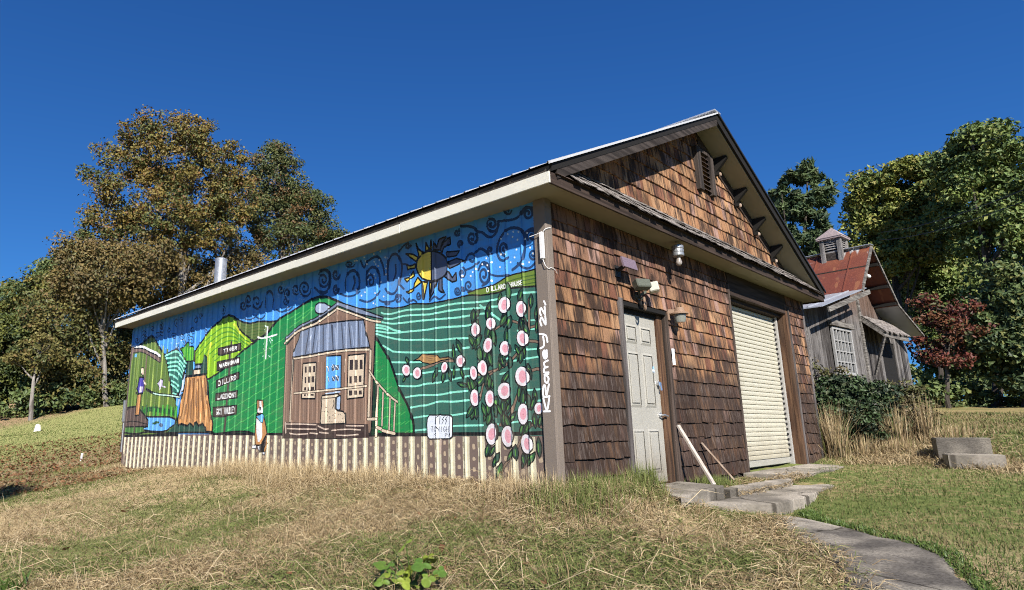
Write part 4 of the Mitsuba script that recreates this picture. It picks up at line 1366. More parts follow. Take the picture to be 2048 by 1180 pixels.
E 81 55 0 392 1632 319 1630 396 1528
E 81 56 0 389 1631 347 1631 391 1567
E 81 57 0 384 1622 381 1622 384 1619
E 81 57 0 398 1626 394 1626 398 1623
E 81 57 0 385 1630 381 1630 385 1626
E 81 57 0 385 1624 381 1624 385 1621
E 1 2 0 181 1680 116 1671 197 1606
E 82 55 0 185 1684 133 1677 198 1622
E 82 56 0 181 1684 153 1680 190 1646
E 82 57 0 190 1679 187 1679 190 1676
E 82 57 0 175 1683 171 1683 175 1680
E 82 57 0 175 1696 172 1696 175 1693
E 82 57 0 179 1691 176 1691 180 1688
E 1 2 0 831 1420 732 1414 849 1297
E 83 55 0 835 1424 752 1420 851 1314
E 83 56 0 832 1424 785 1422 842 1356
E 83 57 0 838 1422 834 1422 838 1419
E 83 57 0 843 1438 840 1438 843 1435
E 83 57 0 823 1416 820 1416 823 1413
E 83 57 0 830 1446 827 1446 830 1442
E 1 2 0 607 1396 514 1401 602 1270
E 84 55 0 611 1401 532 1404 607 1286
E 84 56 0 607 1401 563 1403 605 1330
E 84 57 0 595 1418 592 1418 595 1415
E 84 57 0 610 1389 607 1389 610 1386
E 84 57 0 610 1398 607 1398 611 1394
E 84 57 0 597 1384 593 1385 597 1381
E 1 2 0 355 1319 270 1325 350 1205
E 85 55 0 359 1323 288 1328 354 1221
E 85 56 0 355 1323 316 1326 352 1260
E 85 57 0 360 1327 357 1327 361 1324
E 85 57 0 354 1314 351 1314 354 1311
E 85 57 0 366 1313 363 1313 366 1310
E 85 57 0 359 1348 356 1348 359 1345
E 1 2 0 2224 2218 2130 2215 2216 2129
E 86 55 0 2230 2223 2156 2221 2223 2149
E 86 56 0 2225 2223 2184 2222 2221 2177
E 86 57 0 2233 2235 2229 2235 2233 2231
E 86 57 0 2225 2205 2220 2205 2225 2201
E 86 57 0 2217 2218 2212 2217 2217 2214
E 86 57 0 2219 2223 2214 2223 2219 2219
E 1 2 0 2021 2167 1929 2160 2026 2080
E 87 55 0 2027 2173 1954 2167 2030 2101
E 87 56 0 2022 2172 1981 2169 2024 2128
E 87 57 0 2015 2188 2011 2188 2015 2184
E 87 57 0 2031 2178 2026 2177 2031 2174
E 87 57 0 2031 2176 2027 2175 2032 2172
E 87 57 0 2040 2167 2035 2167 2040 2163
E 1 2 0 1541 2205 1471 2193 1558 2130
E 88 55 0 1546 2210 1494 2201 1560 2150
E 88 56 0 1542 2210 1513 2205 1550 2172
E 88 57 0 1552 2221 1547 2220 1552 2217
E 88 57 0 1550 2201 1546 2201 1550 2198
E 88 57 0 1552 2202 1548 2202 1552 2199
E 88 57 0 1553 2208 1549 2208 1553 2204
E 1 2 0 1272 2258 1183 2247 1282 2177
E 89 55 0 1277 2263 1205 2254 1285 2196
E 89 56 0 1273 2263 1233 2258 1278 2221
E 89 57 0 1272 2277 1268 2277 1272 2274
E 89 57 0 1264 2250 1260 2250 1264 2247
E 89 57 0 1278 2251 1274 2251 1278 2248
E 89 57 0 1274 2274 1270 2274 1274 2271
P 90 58 14 362 330 330 329 325 331 321 329 289 328 285 322 286 279 290 274 363 273 370 279 372 308 369 323
R 91 44 33 325 271 327 241
R 90 59 10 343 308 341 326
R 90 59 9 333 326 342 316 335 308
R 90 59 10 326 326 328 308
R 90 59 9 312 326 319 318 314 317 320 308
R 90 59 9 302 325 309 318 303 317 309 308
R 90 59 5 357 303 349 303
R 90 59 8 353 303 354 290
R 90 59 7 343 303 347 296 344 290 340 296 343 303
R 90 59 8 337 290 336 303 330 290 329 302
R 90 59 8 322 302 323 290
R 90 59 7 309 300 312 302 316 296 313 290 309 293 309 296 312 296
R 90 59 8 306 290 306 302
R 90 59 8 299 289 299 302
R 90 59 5 306 296 299 296
R 90 59 5 296 302 289 302
R 90 59 8 292 302 293 289
R 90 59 8 339 283 343 282 345 284 342 287 339 284 340 280 343 277
R 90 59 7 310 278 310 286 303 285 303 283 310 282
R 90 59 8 298 279 297 286 294 282 291 286 291 279
P 92 60 22 1192 352 1146 343 1128 308 1121 286 1129 278 1146 255 1159 249 1192 249 1199 282 1196 332
P 92 60 14 1126 282 1112 256 1130 224 1142 229 1127 252
P 92 2 0 1154 257 1130 282 1134 229 1162 225
P 92 61 0 1194 336 1156 324 1151 282 1160 259 1177 261 1190 293
P 92 62 16 1196 397 1155 395 1151 378 1158 352 1174 350 1190 355 1195 371
P 92 61 0 1179 393 1160 393 1153 354 1188 356 1187 367 1176 373
P 92 2 0 1179 375 1167 373 1168 362 1175 361
P 92 63 10 1198 344 1174 347 1153 351 1145 343 1152 321 1172 328
P 92 61 13 1206 249 1186 250 1186 238 1207 238
P 92 61 13 1180 247 1159 250 1156 231 1172 235
P 92 61 12 1144 229 1129 229 1131 219 1144 221
"""
# ------------------------------------------------------------------ the painted workshop
WS = thing('workshop_building', 'long metal-roofed workshop with a colourful side mural and a brown shingled front', 'building')
Y0, PITCH_R, NR = 11.965, 0.2286, 53
def ribf(y):
    d = np.abs((Y0 - np.asarray(y) + PITCH_R / 2) % PITCH_R - PITCH_R / 2)
    return np.interp(d, [0, .005, .015], [.018, .018, 0.0])
cuts = [0.02]
for i in range(NR, -2, -1):
    c = Y0 - i * PITCH_R; cuts += [c - .015, c - .005, c + .005, c + .015]
cuts = [c for c in cuts if .02 <= c <= 12.10] + [12.10]
CUTS = np.array(sorted(set(np.round(cuts, 5))))
ZB, ZT, ZD = 0.45, 3.95, 1.425
STRIPS = np.array([sbox(a, -1, b, 6) for a, b in zip(CUTS[:-1], CUTS[1:])])
def on_wall(geoms, cols, off=0.0):
    """Flat outlines (y, z) laid over the ribbed sheet: (mesh, vertex colours)."""
    V, C = [], []
    for g, c in zip(geoms, cols):
        if g.is_empty: continue
        a, _, b, _ = g.bounds
        i0, i1 = max(np.searchsorted(CUTS, a) - 1, 0), min(np.searchsorted(CUTS, b), len(STRIPS))
        pcs = shapely.get_parts(shapely.intersection(g, STRIPS[i0:i1]))
        pcs = pcs[(shapely.get_type_id(pcs) == 3) & (shapely.area(pcs) > 1e-7)] if len(pcs) else pcs
        more = [q for p in shapely.get_parts(shapely.intersection(g, STRIPS[i0:i1])) if shapely.get_type_id(p) == 7 for q in p.geoms if q.geom_type == 'Polygon']
        if not len(pcs) and not more: continue
        tri = shapely.get_parts(shapely.constrained_delaunay_triangles(np.concatenate([pcs, np.array(more, dtype=object)]) if more else pcs))
        if not len(tri): continue
        t = shapely.get_coordinates(tri).reshape(-1, 4, 2)[:, :3]
        ar = np.cross(t[:, 1] - t[:, 0], t[:, 2] - t[:, 0]); t = t[np.abs(ar) > 1e-9]; ar = ar[np.abs(ar) > 1e-9]
        t[ar > 0] = t[ar > 0][:, ::-1]
        V.append(t.reshape(-1, 2)); C.append(np.tile(c, (len(t) * 3, 1)))
    if not V: return None
    v = np.vstack(V); f = np.arange(len(v)).reshape(-1, 3)
    return trimesh.Trimesh(np.stack([-ribf(v[:, 0]) - off, v[:, 0], v[:, 1]], 1), f, process=False), np.vstack(C)
def smooth_line(q):
    q = np.asarray(q, float)
    if len(q) < 3: return q
    out = []
    for i in range(len(q) - 1):
        p0, p1, p2, p3 = q[max(i - 1, 0)], q[i], q[i + 1], q[min(i + 3 - 1, len(q) - 1)]
        for t in (0, .33, .67): out.append(.5 * (2 * p1 + (p2 - p0) * t + (2 * p0 - 5 * p1 + 4 * p2 - p3) * t * t + (3 * p1 - p0 - 3 * p2 + p3) * t ** 3))
    return np.array(out + [q[-1]])
layers = []          # (name, colour, outline), painted in order
def lay(n, c, g): layers.append((n, c, g))
WALL = sbox(0.02, ZB, 12.10, ZT)
lay('painted_sky', 'skyblue', sbox(0.02, ZD, 12.10, ZT))
_rg = random.Random(17)
for row in MURAL.strip().split('\n'):
    t = row.split(' '); kind, n, c, w = t[0], NAMES[int(t[1])], PAINTS[int(t[2])], int(t[3]) / 1000; a = np.array(t[4:], float)
    if kind in 'PSR': q = a.reshape(-1, 2) / 200
    if kind == 'P': g = Polygon(q).buffer(0); line = LineString(np.vstack([q, q[:1]]))
    elif kind in 'SR':
        g = LineString(smooth_line(q) if kind == 'S' else q).buffer(w / 2, quad_segs=2).simplify(.0012); w = 0
    elif kind == 'E':
        o, u, v = (a.reshape(3, 2) / 1000)[0], *((a.reshape(3, 2)[1:] - a.reshape(3, 2)[0]) / 1000)
        m = 14 if np.abs(v).max() > .04 else 8; ph = _rg.random() * 6
        th = np.arange(m) * 2 * math.pi / m; rr = 1 + .05 * np.sin(2 * th + ph) + .02 * np.sin(3 * th + 2 * ph)
        q = o + (rr * np.cos(th))[:, None] * u + (rr * np.sin(th))[:, None] * v
        g = Polygon(q).buffer(0); line = LineString(np.vstack([q, q[:1]]))
    else:
        o, u, v = a.reshape(3, 2)[0] / 1000, (a.reshape(3, 2)[1] - a.reshape(3, 2)[0]) / 1000, (a.reshape(3, 2)[2] - a.reshape(3, 2)[0]) / 1000
        s = np.linspace(-1, 1, 7); q = np.vstack([o + np.outer(s, u) + np.outer(1 - s * s, v), (o + np.outer(s, u) - np.outer(1 - s * s, v))[::-1][1:-1]])
        g = Polygon(q).buffer(0); line = LineString(np.vstack([q, q[:1]])); w = .011
    lay(n, c, g)
    if kind == 'L': lay('painted_leaf', 'leaflight', LineString([o - .35 * u + .25 * v, o + .4 * u + .2 * v]).buffer(.006, quad_segs=1))
    if w: lay('painted_outline', 'black', line.buffer(w * .60, quad_segs=1).simplify(.0012))
# dado: brown sheet, a cream stripe over every rib, faded blocks on it
dado = [('painted_dado', 'dadobrown', sbox(0.02, ZB, 12.10, ZD))]
rg = random.Random(5)
for i in range(NR):
    c = Y0 - i * PITCH_R - .004; w = lambda: .054 + rg.uniform(-.007, .007); zz = np.linspace(ZB, ZD - .015 + rg.uniform(-.02, .015), 6)
    l, r = [(c + w(), z) for z in zz], [(c - w(), z) for z in zz]
    if c - .06 < .03: continue
    dado.append(('cream_stripe' + ('_%03d' % i if i else ''), 'cream2', Polygon(l + r[::-1])))
    z = ZD - .09 - rg.random() * .05
    while z > .6:
        dado.append(('painted_blocks', 'drab', sbox(c + .016, z - .055, c + .050, z + rg.uniform(0, .02)))); z -= .145 + rg.uniform(-.02, .02)
    z = ZD - .10 - rg.random() * .05; cd = c - PITCH_R / 2
    while z > .6 and cd > .08:
        a = .024 + rg.uniform(-.004, .006); h = .024 + rg.uniform(-.004, .008)
        dado.append(('painted_dots', 'dotbeige', Polygon([(cd - a, z - h * .6), (cd - a * .5, z - h), (cd + a * .7, z - h), (cd + a, z), (cd + a * .6, z + h), (cd - a * .7, z + h * .9)]))); z -= .125 + rg.uniform(-.02, .02)
sky_marks = [l for l in layers if l[0] in ('painted_swirl', 'painted_star')]
layers = [layers[0]] + dado + sky_marks + [l for l in layers[1:] if l[0] not in ('painted_swirl', 'painted_star')]
geo = np.array([shapely.set_precision(g.intersection(WALL), .0002) for _, _, g in layers], dtype=object)
tree_ = shapely.STRtree(geo)
pieces = {}
src, dst = tree_.query(geo, predicate='intersects')
above = {}
for s_, d_ in zip(src, dst):
    if d_ > s_: above.setdefault(s_, []).append(d_)
for i, (n, c, _) in enumerate(layers):
    g = geo[i]
    if i in above: g = shapely.difference(g, shapely.union_all(geo[above[i]], grid_size=.0002), grid_size=.0002)
    if not g.is_empty: pieces.setdefault(n, []).append((c, g))
MW = obj('mural_wall', box(.004, .12, .02, 12.08, ZB - .2, ZT - .004), 'wall_back', WS, label='painted ribbed metal side wall')
MURAL_LABEL = {'painted_sky': 'bright blue painted sky', 'painted_swirl': 'navy painted swirls in the sky', 'painted_sun': 'yellow half of the painted sun', 'painted_moon': 'dark slate half of the painted sun', 'painted_house': 'brown painted shed front', 'painted_dog': 'tan and white painted dog with a blue bandana', 'painted_stump': 'orange-brown painted tree trunk', 'painted_placard': 'white painted placard with black lettering', 'painted_field': 'dark teal painted field', 'painted_boot': 'cream painted boot', 'painted_dado': 'brown painted base band', 'painted_dots': 'beige dots on the brown band', 'painted_blocks': 'faded blocks on the cream stripes', 'painted_outline': 'black painted outlines', 'painted_star': 'white painted dots in the sky', 'painted_leaf': 'dark green painted leaves', 'painted_cross': 'white painted cross', 'painted_pond': 'blue painted pond', 'painted_hill_003': 'lime green painted hill', 'painted_hill_005': 'large green painted hill'}
for n, lst in pieces.items():
    r = on_wall([g for _, g in lst], [L(PAINT[c]) * PK for c, _ in lst])
    if r is None: continue
    k = MW + '__' + n; scene[k] = mikit.ply(r[0], 'mural_paint', color=r[1])
    if n in ('painted_dots', 'painted_blocks', 'painted_star', 'painted_leaf', 'painted_outline', 'painted_swirl') or n.startswith('painted_lettering'): labels.setdefault(k, {})['kind'] = 'stuff'
    if n in MURAL_LABEL: labels.setdefault(k, {})['label'] = MURAL_LABEL[n]

# body behind the faces
obj('back_wall', cat([box(.12, 8.72, .26, 11.95, .1, 3.9)]), 'wall_back', WS)
obj('end_wall', cat([box(.0, 8.75, 11.96, 12.06, .1, 3.94), prism([(.05, 3.94), (8.6, 3.94), (4.3, 6.0)], 11.96, 12.06)]), 'taupe_board', WS)
EX, RX, EYF, EYB, ZE, ZR = -.43, 4.30, -.39, 12.24, 4.105, 6.345
def roof_z(x): return ZE + (ZR - ZE) * (x - EX) / (RX - EX) if x < RX else ZR - (ZR - ZE) * (x - RX) / (RX - EX)
def roof_panel(ya, yb, left):
    ys = [ya]
    for i in range(-4, 60):
        c = Y0 - i * PITCH_R
        ys += [c - .015, c - .005, c + .005, c + .015]
    ys = sorted(y for y in ys if ya <= y <= yb) + [yb]
    ys = np.array(sorted(set(ys))); h = ribf(ys)
    xs = (EX, RX + .01) if left else (RX - .01, 2 * RX - EX)
    v = [(x, y, roof_z(x) + hh + (.004 if not left else 0)) for x in xs for y, hh in zip(ys, h)]; n = len(ys)
    f = [[i, n + i, n + i + 1] for i in range(n - 1)] + [[i, n + i + 1, i + 1] for i in range(n - 1)]
    return trimesh.Trimesh(v, f, process=False)
RF = obj('roof', cat([prism([(EX + .05, ZE - .035), (RX, ZR - .045), (2 * RX - EX - .05, ZE - .035), (RX, ZR - .012)], -.345, 12.2)]), 'black_wood_and_shade', WS)
ye = np.arange(EYF, EYB - .3, .9144).tolist() + [EYB]
for a, b in zip(ye[:-1], ye[1:]): obj('metal_panel', roof_panel(a, b, True), 'roof_metal', RF)
obj('metal_panel', roof_panel(EYF, EYB, False), 'roof_metal', RF)
obj('ridge_cap', cat([bar((RX, EYF - .02, ZR + .02), (RX, EYB, ZR + .02), .22, .02)]), 'roof_metal', RF)
def along(x0, x1, d0, d1, y0, y1):
    return prism([(x0, roof_z(x0) - d0), (x1, roof_z(x1) - d0), (x1, roof_z(x1) - d1), (x0, roof_z(x0) - d1)][::1 if x1 > x0 else 1], y0, y1)
obj('rake_trim', along(EX, RX, -.012, .016, -.415, -.392), 'white_metal', RF)
obj('rake_trim', along(RX, 2 * RX - EX, -.022, .016, -.415, -.392), 'black_plastic', RF)
obj('rake_board', along(EX + .06, RX, .017, .10, -.388, -.35), 'black_wood_and_shade', WS); obj('rake_board', along(EX + .16, RX, .095, .205, -.382, -.345), 'rake_wood', WS)
obj('rake_board', along(RX, 2 * RX - EX - .03, .017, .15, -.388, -.35), 'black_wood_and_shade', WS)
obj('rake_soffit', along(EX + .4, RX - .02, .15, .165, -.345, .0), 'black_wood_and_shade', WS, label='underside of the left roof slope with its shade put into a black colour')  # shade painted in: left underside is black, the right one keeps its beige
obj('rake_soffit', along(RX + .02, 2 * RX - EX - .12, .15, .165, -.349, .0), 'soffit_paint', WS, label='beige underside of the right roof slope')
# eaves
XR = 8.98
rg = random.Random(2); fy_ = [-.37, 1.9, 4.3, 6.75, 9.2, 12.15]
for a, b in zip(fy_[:-1], fy_[1:]):
    d = rg.uniform(-.004, .004); obj('eave_board', box(-.405 + d, -.38, a, b - .003, 3.903 + d, 4.026 + rg.uniform(-.012, .004), .003), 'cream_paint', WS, label='length of cream eave board over the mural')
obj('fascia', box(-.385, -.36, -.36, 12.15, 4.0285, 4.098), 'taupe_board', WS, label='dark board above the cream eave board')
obj('fascia', box(-.379, XR, -.37, -.345, 3.903, 4.03, .004), 'dark_wood_x', WS, label='dark weathered board under the gable')
obj('soffit', box(-.379, .02, -.344, 12.15, 3.93, 3.945), 'soffit_paint', WS); obj('soffit', box(.021, XR - .01, -.344, .012, 3.93, 3.945), 'soffit_paint', WS)
obj('gutter_end', box(-.40, .0, 12.15, 12.17, 3.905, 4.02), 'dark_wood_x', WS)
obj('fascia', box(XR - .03, XR, -.3445, 12.15, 3.903, 4.06, .004), 'dark_wood_x', WS); obj('soffit', box(8.73, XR - .031, .0125, 12.1, 3.93, 3.945), 'soffit_paint', WS)
# pent roof with ragged shakes
PR = obj('pent_roof', hull([(x, y, z) for x in (-.3, XR - .05) for y, z in ((-.40, 4.02), (-.36, 4.031))] + [(x, .02, z) for x in (.62, XR - .95) for z in (4.032, 4.42)]), 'dark_wood_x', WS)
rg = random.Random(9)
for row, (s0, s1) in enumerate(((-.06, .34), (.22, .62), (.55, 1.02))):
    zt_ = 4.04 + .4 * min(s1, .95) + .10; x = max(-.24, EX + (zt_ - ZE) / .4736 + .06); xe = 2 * RX - x
    while x < xe - .12:
        w = rg.uniform(.10, .21); a = np.array([-.40, 4.04]); b = np.array([.0, 4.44]); nrm = np.array([-.7, .7]) * .7
        q0 = s0 + rg.uniform(-.05, .03); p0, p1 = a + (b - a) * q0, a + (b - a) * s1; li = .018 * (row + 1) * .5 + rg.uniform(.004, .03); tk = rg.uniform(.007, .014); sag = rg.uniform(-.02, .012)
        obj('shake', hull([(xx, *(pp + nrm * hh)) for xx, dd in ((x, 0), (x + w - .006, sag)) for pp, h0 in ((p0, li + dd), (p1, .012)) for hh in (h0, h0 + tk)]), 'shake', PR)
        x += w
# wall shingles: one entry for each of the largest, the rest joined
SH = obj('shingle_wall', cat([box(.09, 1.45, .0, .1, .2, 3.93), box(2.60, 4.93, .0, .1, .2, 3.93), box(1.45, 2.60, .0, .1, 2.96, 3.93), box(4.93, 7.76, .0, .1, 3.56, 3.93), box(7.76, 8.78, .0, .1, .2, 3.93)]), 'wall_back', WS)
GW = obj('gable_wall', prism([(.2, 4.2), (8.4, 4.2), (RX, roof_z(RX) - .16)], .002, .1), 'wall_back', WS)
rg = random.Random(41); shing = []
def one_shingle(x0, x1, zb, h, clip=None, holder='front'):
    t = rg.uniform(.020, .031) if zb > 1.6 else rg.uniform(.018, .042); dz = rg.uniform(-.006, .006) if zb > 1.7 else rg.uniform(-.012, .012); tilt = rg.uniform(-.003, .003) * (1 if zb > 1.6 else 3)
    top = zb + h
    b0, b1 = (x0, zb + dz + tilt), (x1, zb + dz - tilt)
    t0 = t1 = top
    if clip: 
        t0, t1 = min(top, clip(x0)), min(top, clip(x1))
        if max(t0, t1) < zb + .03: return
        t0, t1 = max(t0, zb + .012), max(t1, zb + .012)
    v = np.array([(b0[0], -t, b0[1]), (b1[0], -t, b1[1]), (x1, -.004 - t * (1 - (t1 - zb) / h) * .8, t1), (x0, -.004 - t * (1 - (t0 - zb) / h) * .8, t0), (b0[0], .0, b0[1]), (b1[0], .0, b1[1]), (x1, .0, t1), (x0, .0, t0)])
    f = [[0, 1, 2], [0, 2, 3], [4, 1, 0], [4, 5, 1], [1, 5, 6], [1, 6, 2], [4, 0, 3], [4, 3, 7]]
    r = rg.random(); c = np.array([(x0 + x1) / 2, 0, zb + .09]); d = np.linalg.norm(c - np.array(EYE))
    shing.append((d - (.8 if holder == 'front' else -3), trimesh.Trimesh(v, f, process=False), np.tile([r, .5], (8, 1)), holder))
def courses(xa, xb, z0, z1, clip=None, holder='front', zlow=0, exp=.1843):
    k = 0; zb = z0
    while zb < z1 - .02:
        x = xa
        while x < xb - .01:
            w = rg.choice((.09, .11, .12, .14, .15, .17, .19)) if zb > 1.7 else rg.choice((.11, .14, .17, .20, .23)); e = min(x + w, xb)
            if xb - e < .05: e = xb
            one_shingle(x, e - rg.uniform(.002, .006), zb, min(exp * 1.12, z1 - zb) if not clip else exp * 1.12, clip, holder)
            x = e
        zb += exp
ZK = 3.56 - .1843 * 14
courses(.105, 1.415, ZK - .012, 3.92); courses(1.415, 2.70, 3.56 - .1843 * 3, 3.92); courses(2.70, 4.925, ZK - .1843 + .006, 3.92); courses(7.80, 8.72, ZK - .1843, 3.92)
courses(.8, 7.85, 4.44, 6.4, clip=lambda x: roof_z(x) - .17, holder='gable', exp=.200)
shing.sort(key=lambda s: s[0])
many = {'front': [], 'gable': []}
for i, (d, m, uv, hd) in enumerate(shing):
    par = SH if hd == 'front' else GW
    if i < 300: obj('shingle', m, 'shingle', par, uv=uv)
    else: many[hd].append((m, uv))
for hd, par in (('front', SH), ('gable', GW)):
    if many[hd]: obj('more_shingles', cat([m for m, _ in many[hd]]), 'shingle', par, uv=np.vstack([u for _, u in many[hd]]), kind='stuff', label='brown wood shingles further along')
# frieze and brackets under the right slope
obj('frieze', along(RX + .05, 8.3, .166, .36, -.03, -.004), 'dark_wood_x', WS, label='dark trim board along the right slope')
for x, z in ((4.95, 5.72), (5.71, 5.33), (6.47, 4.94), (7.24, 4.54)):
    zt = roof_z(x) - .168
    b = obj('roof_bracket', cat([hull([(x + dx, y, zz) for dx in (-.035, .035) for y, zz in ((-.032, zt), (-.24, zt - .0), (-.24, zt - .05), (-.032, zt - .26))]), box(x - .035, x + .035, -.10, -.031, zt - .30, zt - .24)]), 'black_wood_and_shade', WS)
    obj('block_tip', lathe([(0, -.04), (.022, -.03), (.026, 0), (.015, .025), (0, .03)], (x + .0, -.105, zt - .285), 10), 'stick_wood_b', b)
# gable vent
GV = obj('gable_vent', box(4.16, 4.80, -.006, .02, 5.16, 5.86), 'inner_dark', WS)
obj('frame_board', hull([(x, y, z) for x in (4.14, 4.28) for y in (-.085, -.01) for z in (5.13, 5.86)]), 'vent_wood', GV); obj('frame_board', hull([(x, y, z) for x in (4.63, 4.75) for y in (-.09, -.01) for z in (5.14, 5.80)]), 'vent_wood', GV)
obj('frame_board', hull([(x, y, z) for x in (4.28, 4.80) for y in (-.06, -.01) for z in (5.82, 5.87)]), 'vent_wood', GV)
for i in range(8): obj('slat', hull([(x, y, z + 5.18 + .078 * i) for x in (4.285, 4.625) for y, z in ((-.065, 0), (-.06, .014), (-.012, .05), (-.012, .066))]), 'dark_wood_x', GV)
# corner post with the painter's name
CT = obj('corner_trim', cat([box(-.032, -.006, -.034, .118, .5, 3.93, .004), box(-.0055, .095, -.034, -.006, .5, 3.93, .004)]), 'corner_paint', WS, label='taupe metal corner trim')
SIG = []
for ch, (za, zb_, ya, yb) in zip('KRAMEY22', ((1.65, 1.78, .025, .097), (1.80, 1.92, .02, .095), (1.93, 2.03, .02, .085), (2.04, 2.17, .018, .085), (2.18, 2.28, .022, .085), (2.29, 2.45, .02, .105), (2.53, 2.63, .02, .09), (2.64, 2.73, .022, .09))):
    st = {'K': [[(0, 0), (0, 1)], [(1, 1), (.05, .5), (1, 0)]], 'R': [[(0, 0), (0, 1), (.8, .95), (.9, .65), (.1, .5), (1, 0)]], 'A': [[(.9, .7), (.3, .75), (.05, .3), (.5, 0), (.85, .4), (.9, .75), (.95, 0)]], 'M': [[(0, 0), (.05, .8), (.35, .75), (.45, .1)], [(.45, .6), (.8, .75), (.95, 0)]], 'E': [[(.05, .4), (.9, .5), (.6, .85), (.1, .6), (.2, .1), (.9, .1)]], 'Y': [[(.05, 1), (.2, .45), (.8, .5)], [(1, 1), (.85, .1), (.4, -.1)]], '2': [[(.05, .8), (.5, 1), (.9, .7), (.1, .05), (1, .05)]]}[ch]
    for s in st: SIG.append(LineString(smooth_line([(yb - .0 - (yb - ya) * y_, za + (zb_ - za) * x_) for x_, y_ in [(1 - 1 + px, 1 - py) for px, py in s]])).buffer(.0095, quad_segs=3))
SIG.append(LineString([(.03, 2.79), (.012, 2.75)]).buffer(.009))
g = shapely.affinity.affine_transform(shapely.union_all(SIG), [1, 0, 0, 1, 0, 0])
tm = cat([trimesh.creation.extrude_polygon(q, .002, engine='earcut') for q in getattr(g, 'geoms', [g])]); v = tm.vertices.copy()
tm.vertices = np.stack([-.0325 - v[:, 2], v[:, 0], v[:, 1]], 1); tm.invert()
obj('lettering', tm, 'white_print', CT, label='white hand-painted signature running up the corner trim')
obj('end_trim', box(8.72, 8.80, -.03, .3, .4, 3.93, .004), 'grey_trim', WS)
# door
obj('door_trim', box(1.415, 1.498, -.045, .10, .70, 3.02, .004), 'grey_trim', WS, label='grey weathered board left of the door')
obj('door_trim', cat([box(2.455, 2.60, .02, .12, .70, 2.93, .004)]), 'jamb_wood', WS, label='brown wooden jamb right of the door'); obj('door_trim', cat([box(2.602, 2.695, -.03, .11, .70, 2.96, .004)]), 'dark_wood_z', WS)
obj('door_header', cat([box(1.499, 2.60, -.05, .10, 2.93, 2.985, .004), box(1.499, 2.454, .03, .1, 2.875, 2.929)]), 'black_wood_and_shade', WS)
DX0, DX1, DZ0, DZ1, DY = 1.515, 2.448, .815, 2.872, .05
DR = obj('door', box(DX0, DX1, DY, DY + .045, DZ0, DZ1, .004), 'door_paint', WS, label='off-white six-panel door')
W_ = DX1 - DX0
for i, (za, zb_) in enumerate(((2.50, 2.74), (1.72, 2.40), (.93, 1.46))):
    for xa in (.145, .545):
        x0, x1 = DX0 + W_ * xa, DX0 + W_ * (xa + .31); fr = .028
        obj('panel', cat([hull([(x0, DY - .001, za), (x1, DY - .001, za), (x0 + fr, DY - .013, za + fr), (x1 - fr, DY - .013, za + fr), (x0, DY - .001, za + .002), (x1, DY - .001, za + .002)]),
            hull([(x0, DY - .001, zb_), (x1, DY - .001, zb_), (x0 + fr, DY - .013, zb_ - fr), (x1 - fr, DY - .013, zb_ - fr)]), hull([(x0, DY - .001, za), (x0, DY - .001, zb_), (x0 + fr, DY - .013, za + fr), (x0 + fr, DY - .013, zb_ - fr)]), hull([(x1, DY - .001, za), (x1, DY - .001, zb_), (x1 - fr, DY - .013, za + fr), (x1 - fr, DY - .013, zb_ - fr)]),
            box(x0 + fr + .022, x1 - fr - .022, DY - .016, DY - .0005, za + fr + .022, zb_ - fr - .022, .006)]), 'door_paint', DR)
hx = DX1 - .075
dl = obj('deadbolt', cat([tube([(hx, DY, 2.03), (hx, DY - .03, 2.03)], .028, 14), box(hx - .02, hx + .035, DY - .05, DY - .03, 1.99, 2.05, .008), tube([(hx + .02, DY - .045, 2.0), (hx + .02, DY - .05, 1.94)], .012, 8)]), 'chrome', DR)
lv = obj('handle', cat([tube([(hx, DY, 1.63), (hx, DY - .02, 1.63)], .033, 14), tube([(hx, DY - .015, 1.63), (hx, DY - .06, 1.63), (hx + .02, DY - .065, 1.63), (hx + .11, DY - .06, 1.615)], .012, 8)]), 'steel', DR)
obj('sticker', box(hx - .09, hx - .035, DY - .002, DY - .0003, 2.17, 2.245), 'blue_print', DR, label='small blue and white sticker'); obj('sticker_print', box(hx - .088, hx - .037, DY - .003, DY - .0021, 2.18, 2.205), 'white_print', DR)
# roller door in its recess
obj('door_trim', box(4.925, 4.985, -.03, .24, .70, 3.72, .004), 'dark_wood_z', WS, label='dark board left of the roller door')
obj('return_wall', cat([box(7.70, 7.798, -.012, .06, .70, 3.75, .004), box(7.70, 7.76, .061, .24, .70, 3.74)]), 'jamb_wood', WS, label='brown boards right of the roller door')
obj('door_trim', box(7.7985, 7.83, -.035, .06, .70, 3.70, .004), 'grey_trim', WS)
obj('door_header', cat([box(4.985, 7.70, -.01, .08, 3.56, 3.92), box(4.985, 7.70, .081, .25, 3.50, 3.92)]), 'dark_wood_x', WS)
RD = obj('roller_door', box(4.986, 7.62, .222, .25, .82, 3.52), 'slat_grey', WS, label='cream corrugated roller door')
ns = 34; hz = (3.50 - .93) / ns
for i in range(ns):
    z = .93 + hz * i
    obj('slat', hull([(x, y, zz) for x in (4.99, 7.60) for y, zz in ((.219, z + .003), (.202, z + .009), (.198, z + hz * .5), (.200, z + hz - .014), (.219, z + hz - .003))]), 'slat_paint', RD)
obj('bottom_bar', box(4.99, 7.60, .195, .2215, .83, .924, .004), 'slat_grey', RD)
obj('door_track', cat([box(7.605, 7.66, .14, .24, .80, 3.56, .004)]), 'track_metal', RD, label='pale metal track of the roller door')
obj('bolt_row', cat([box(7.585, 7.604, .17, .21, .95 + .092 * i, .985 + .092 * i) for i in range(28)]), 'black_plastic', RD, kind='stuff')
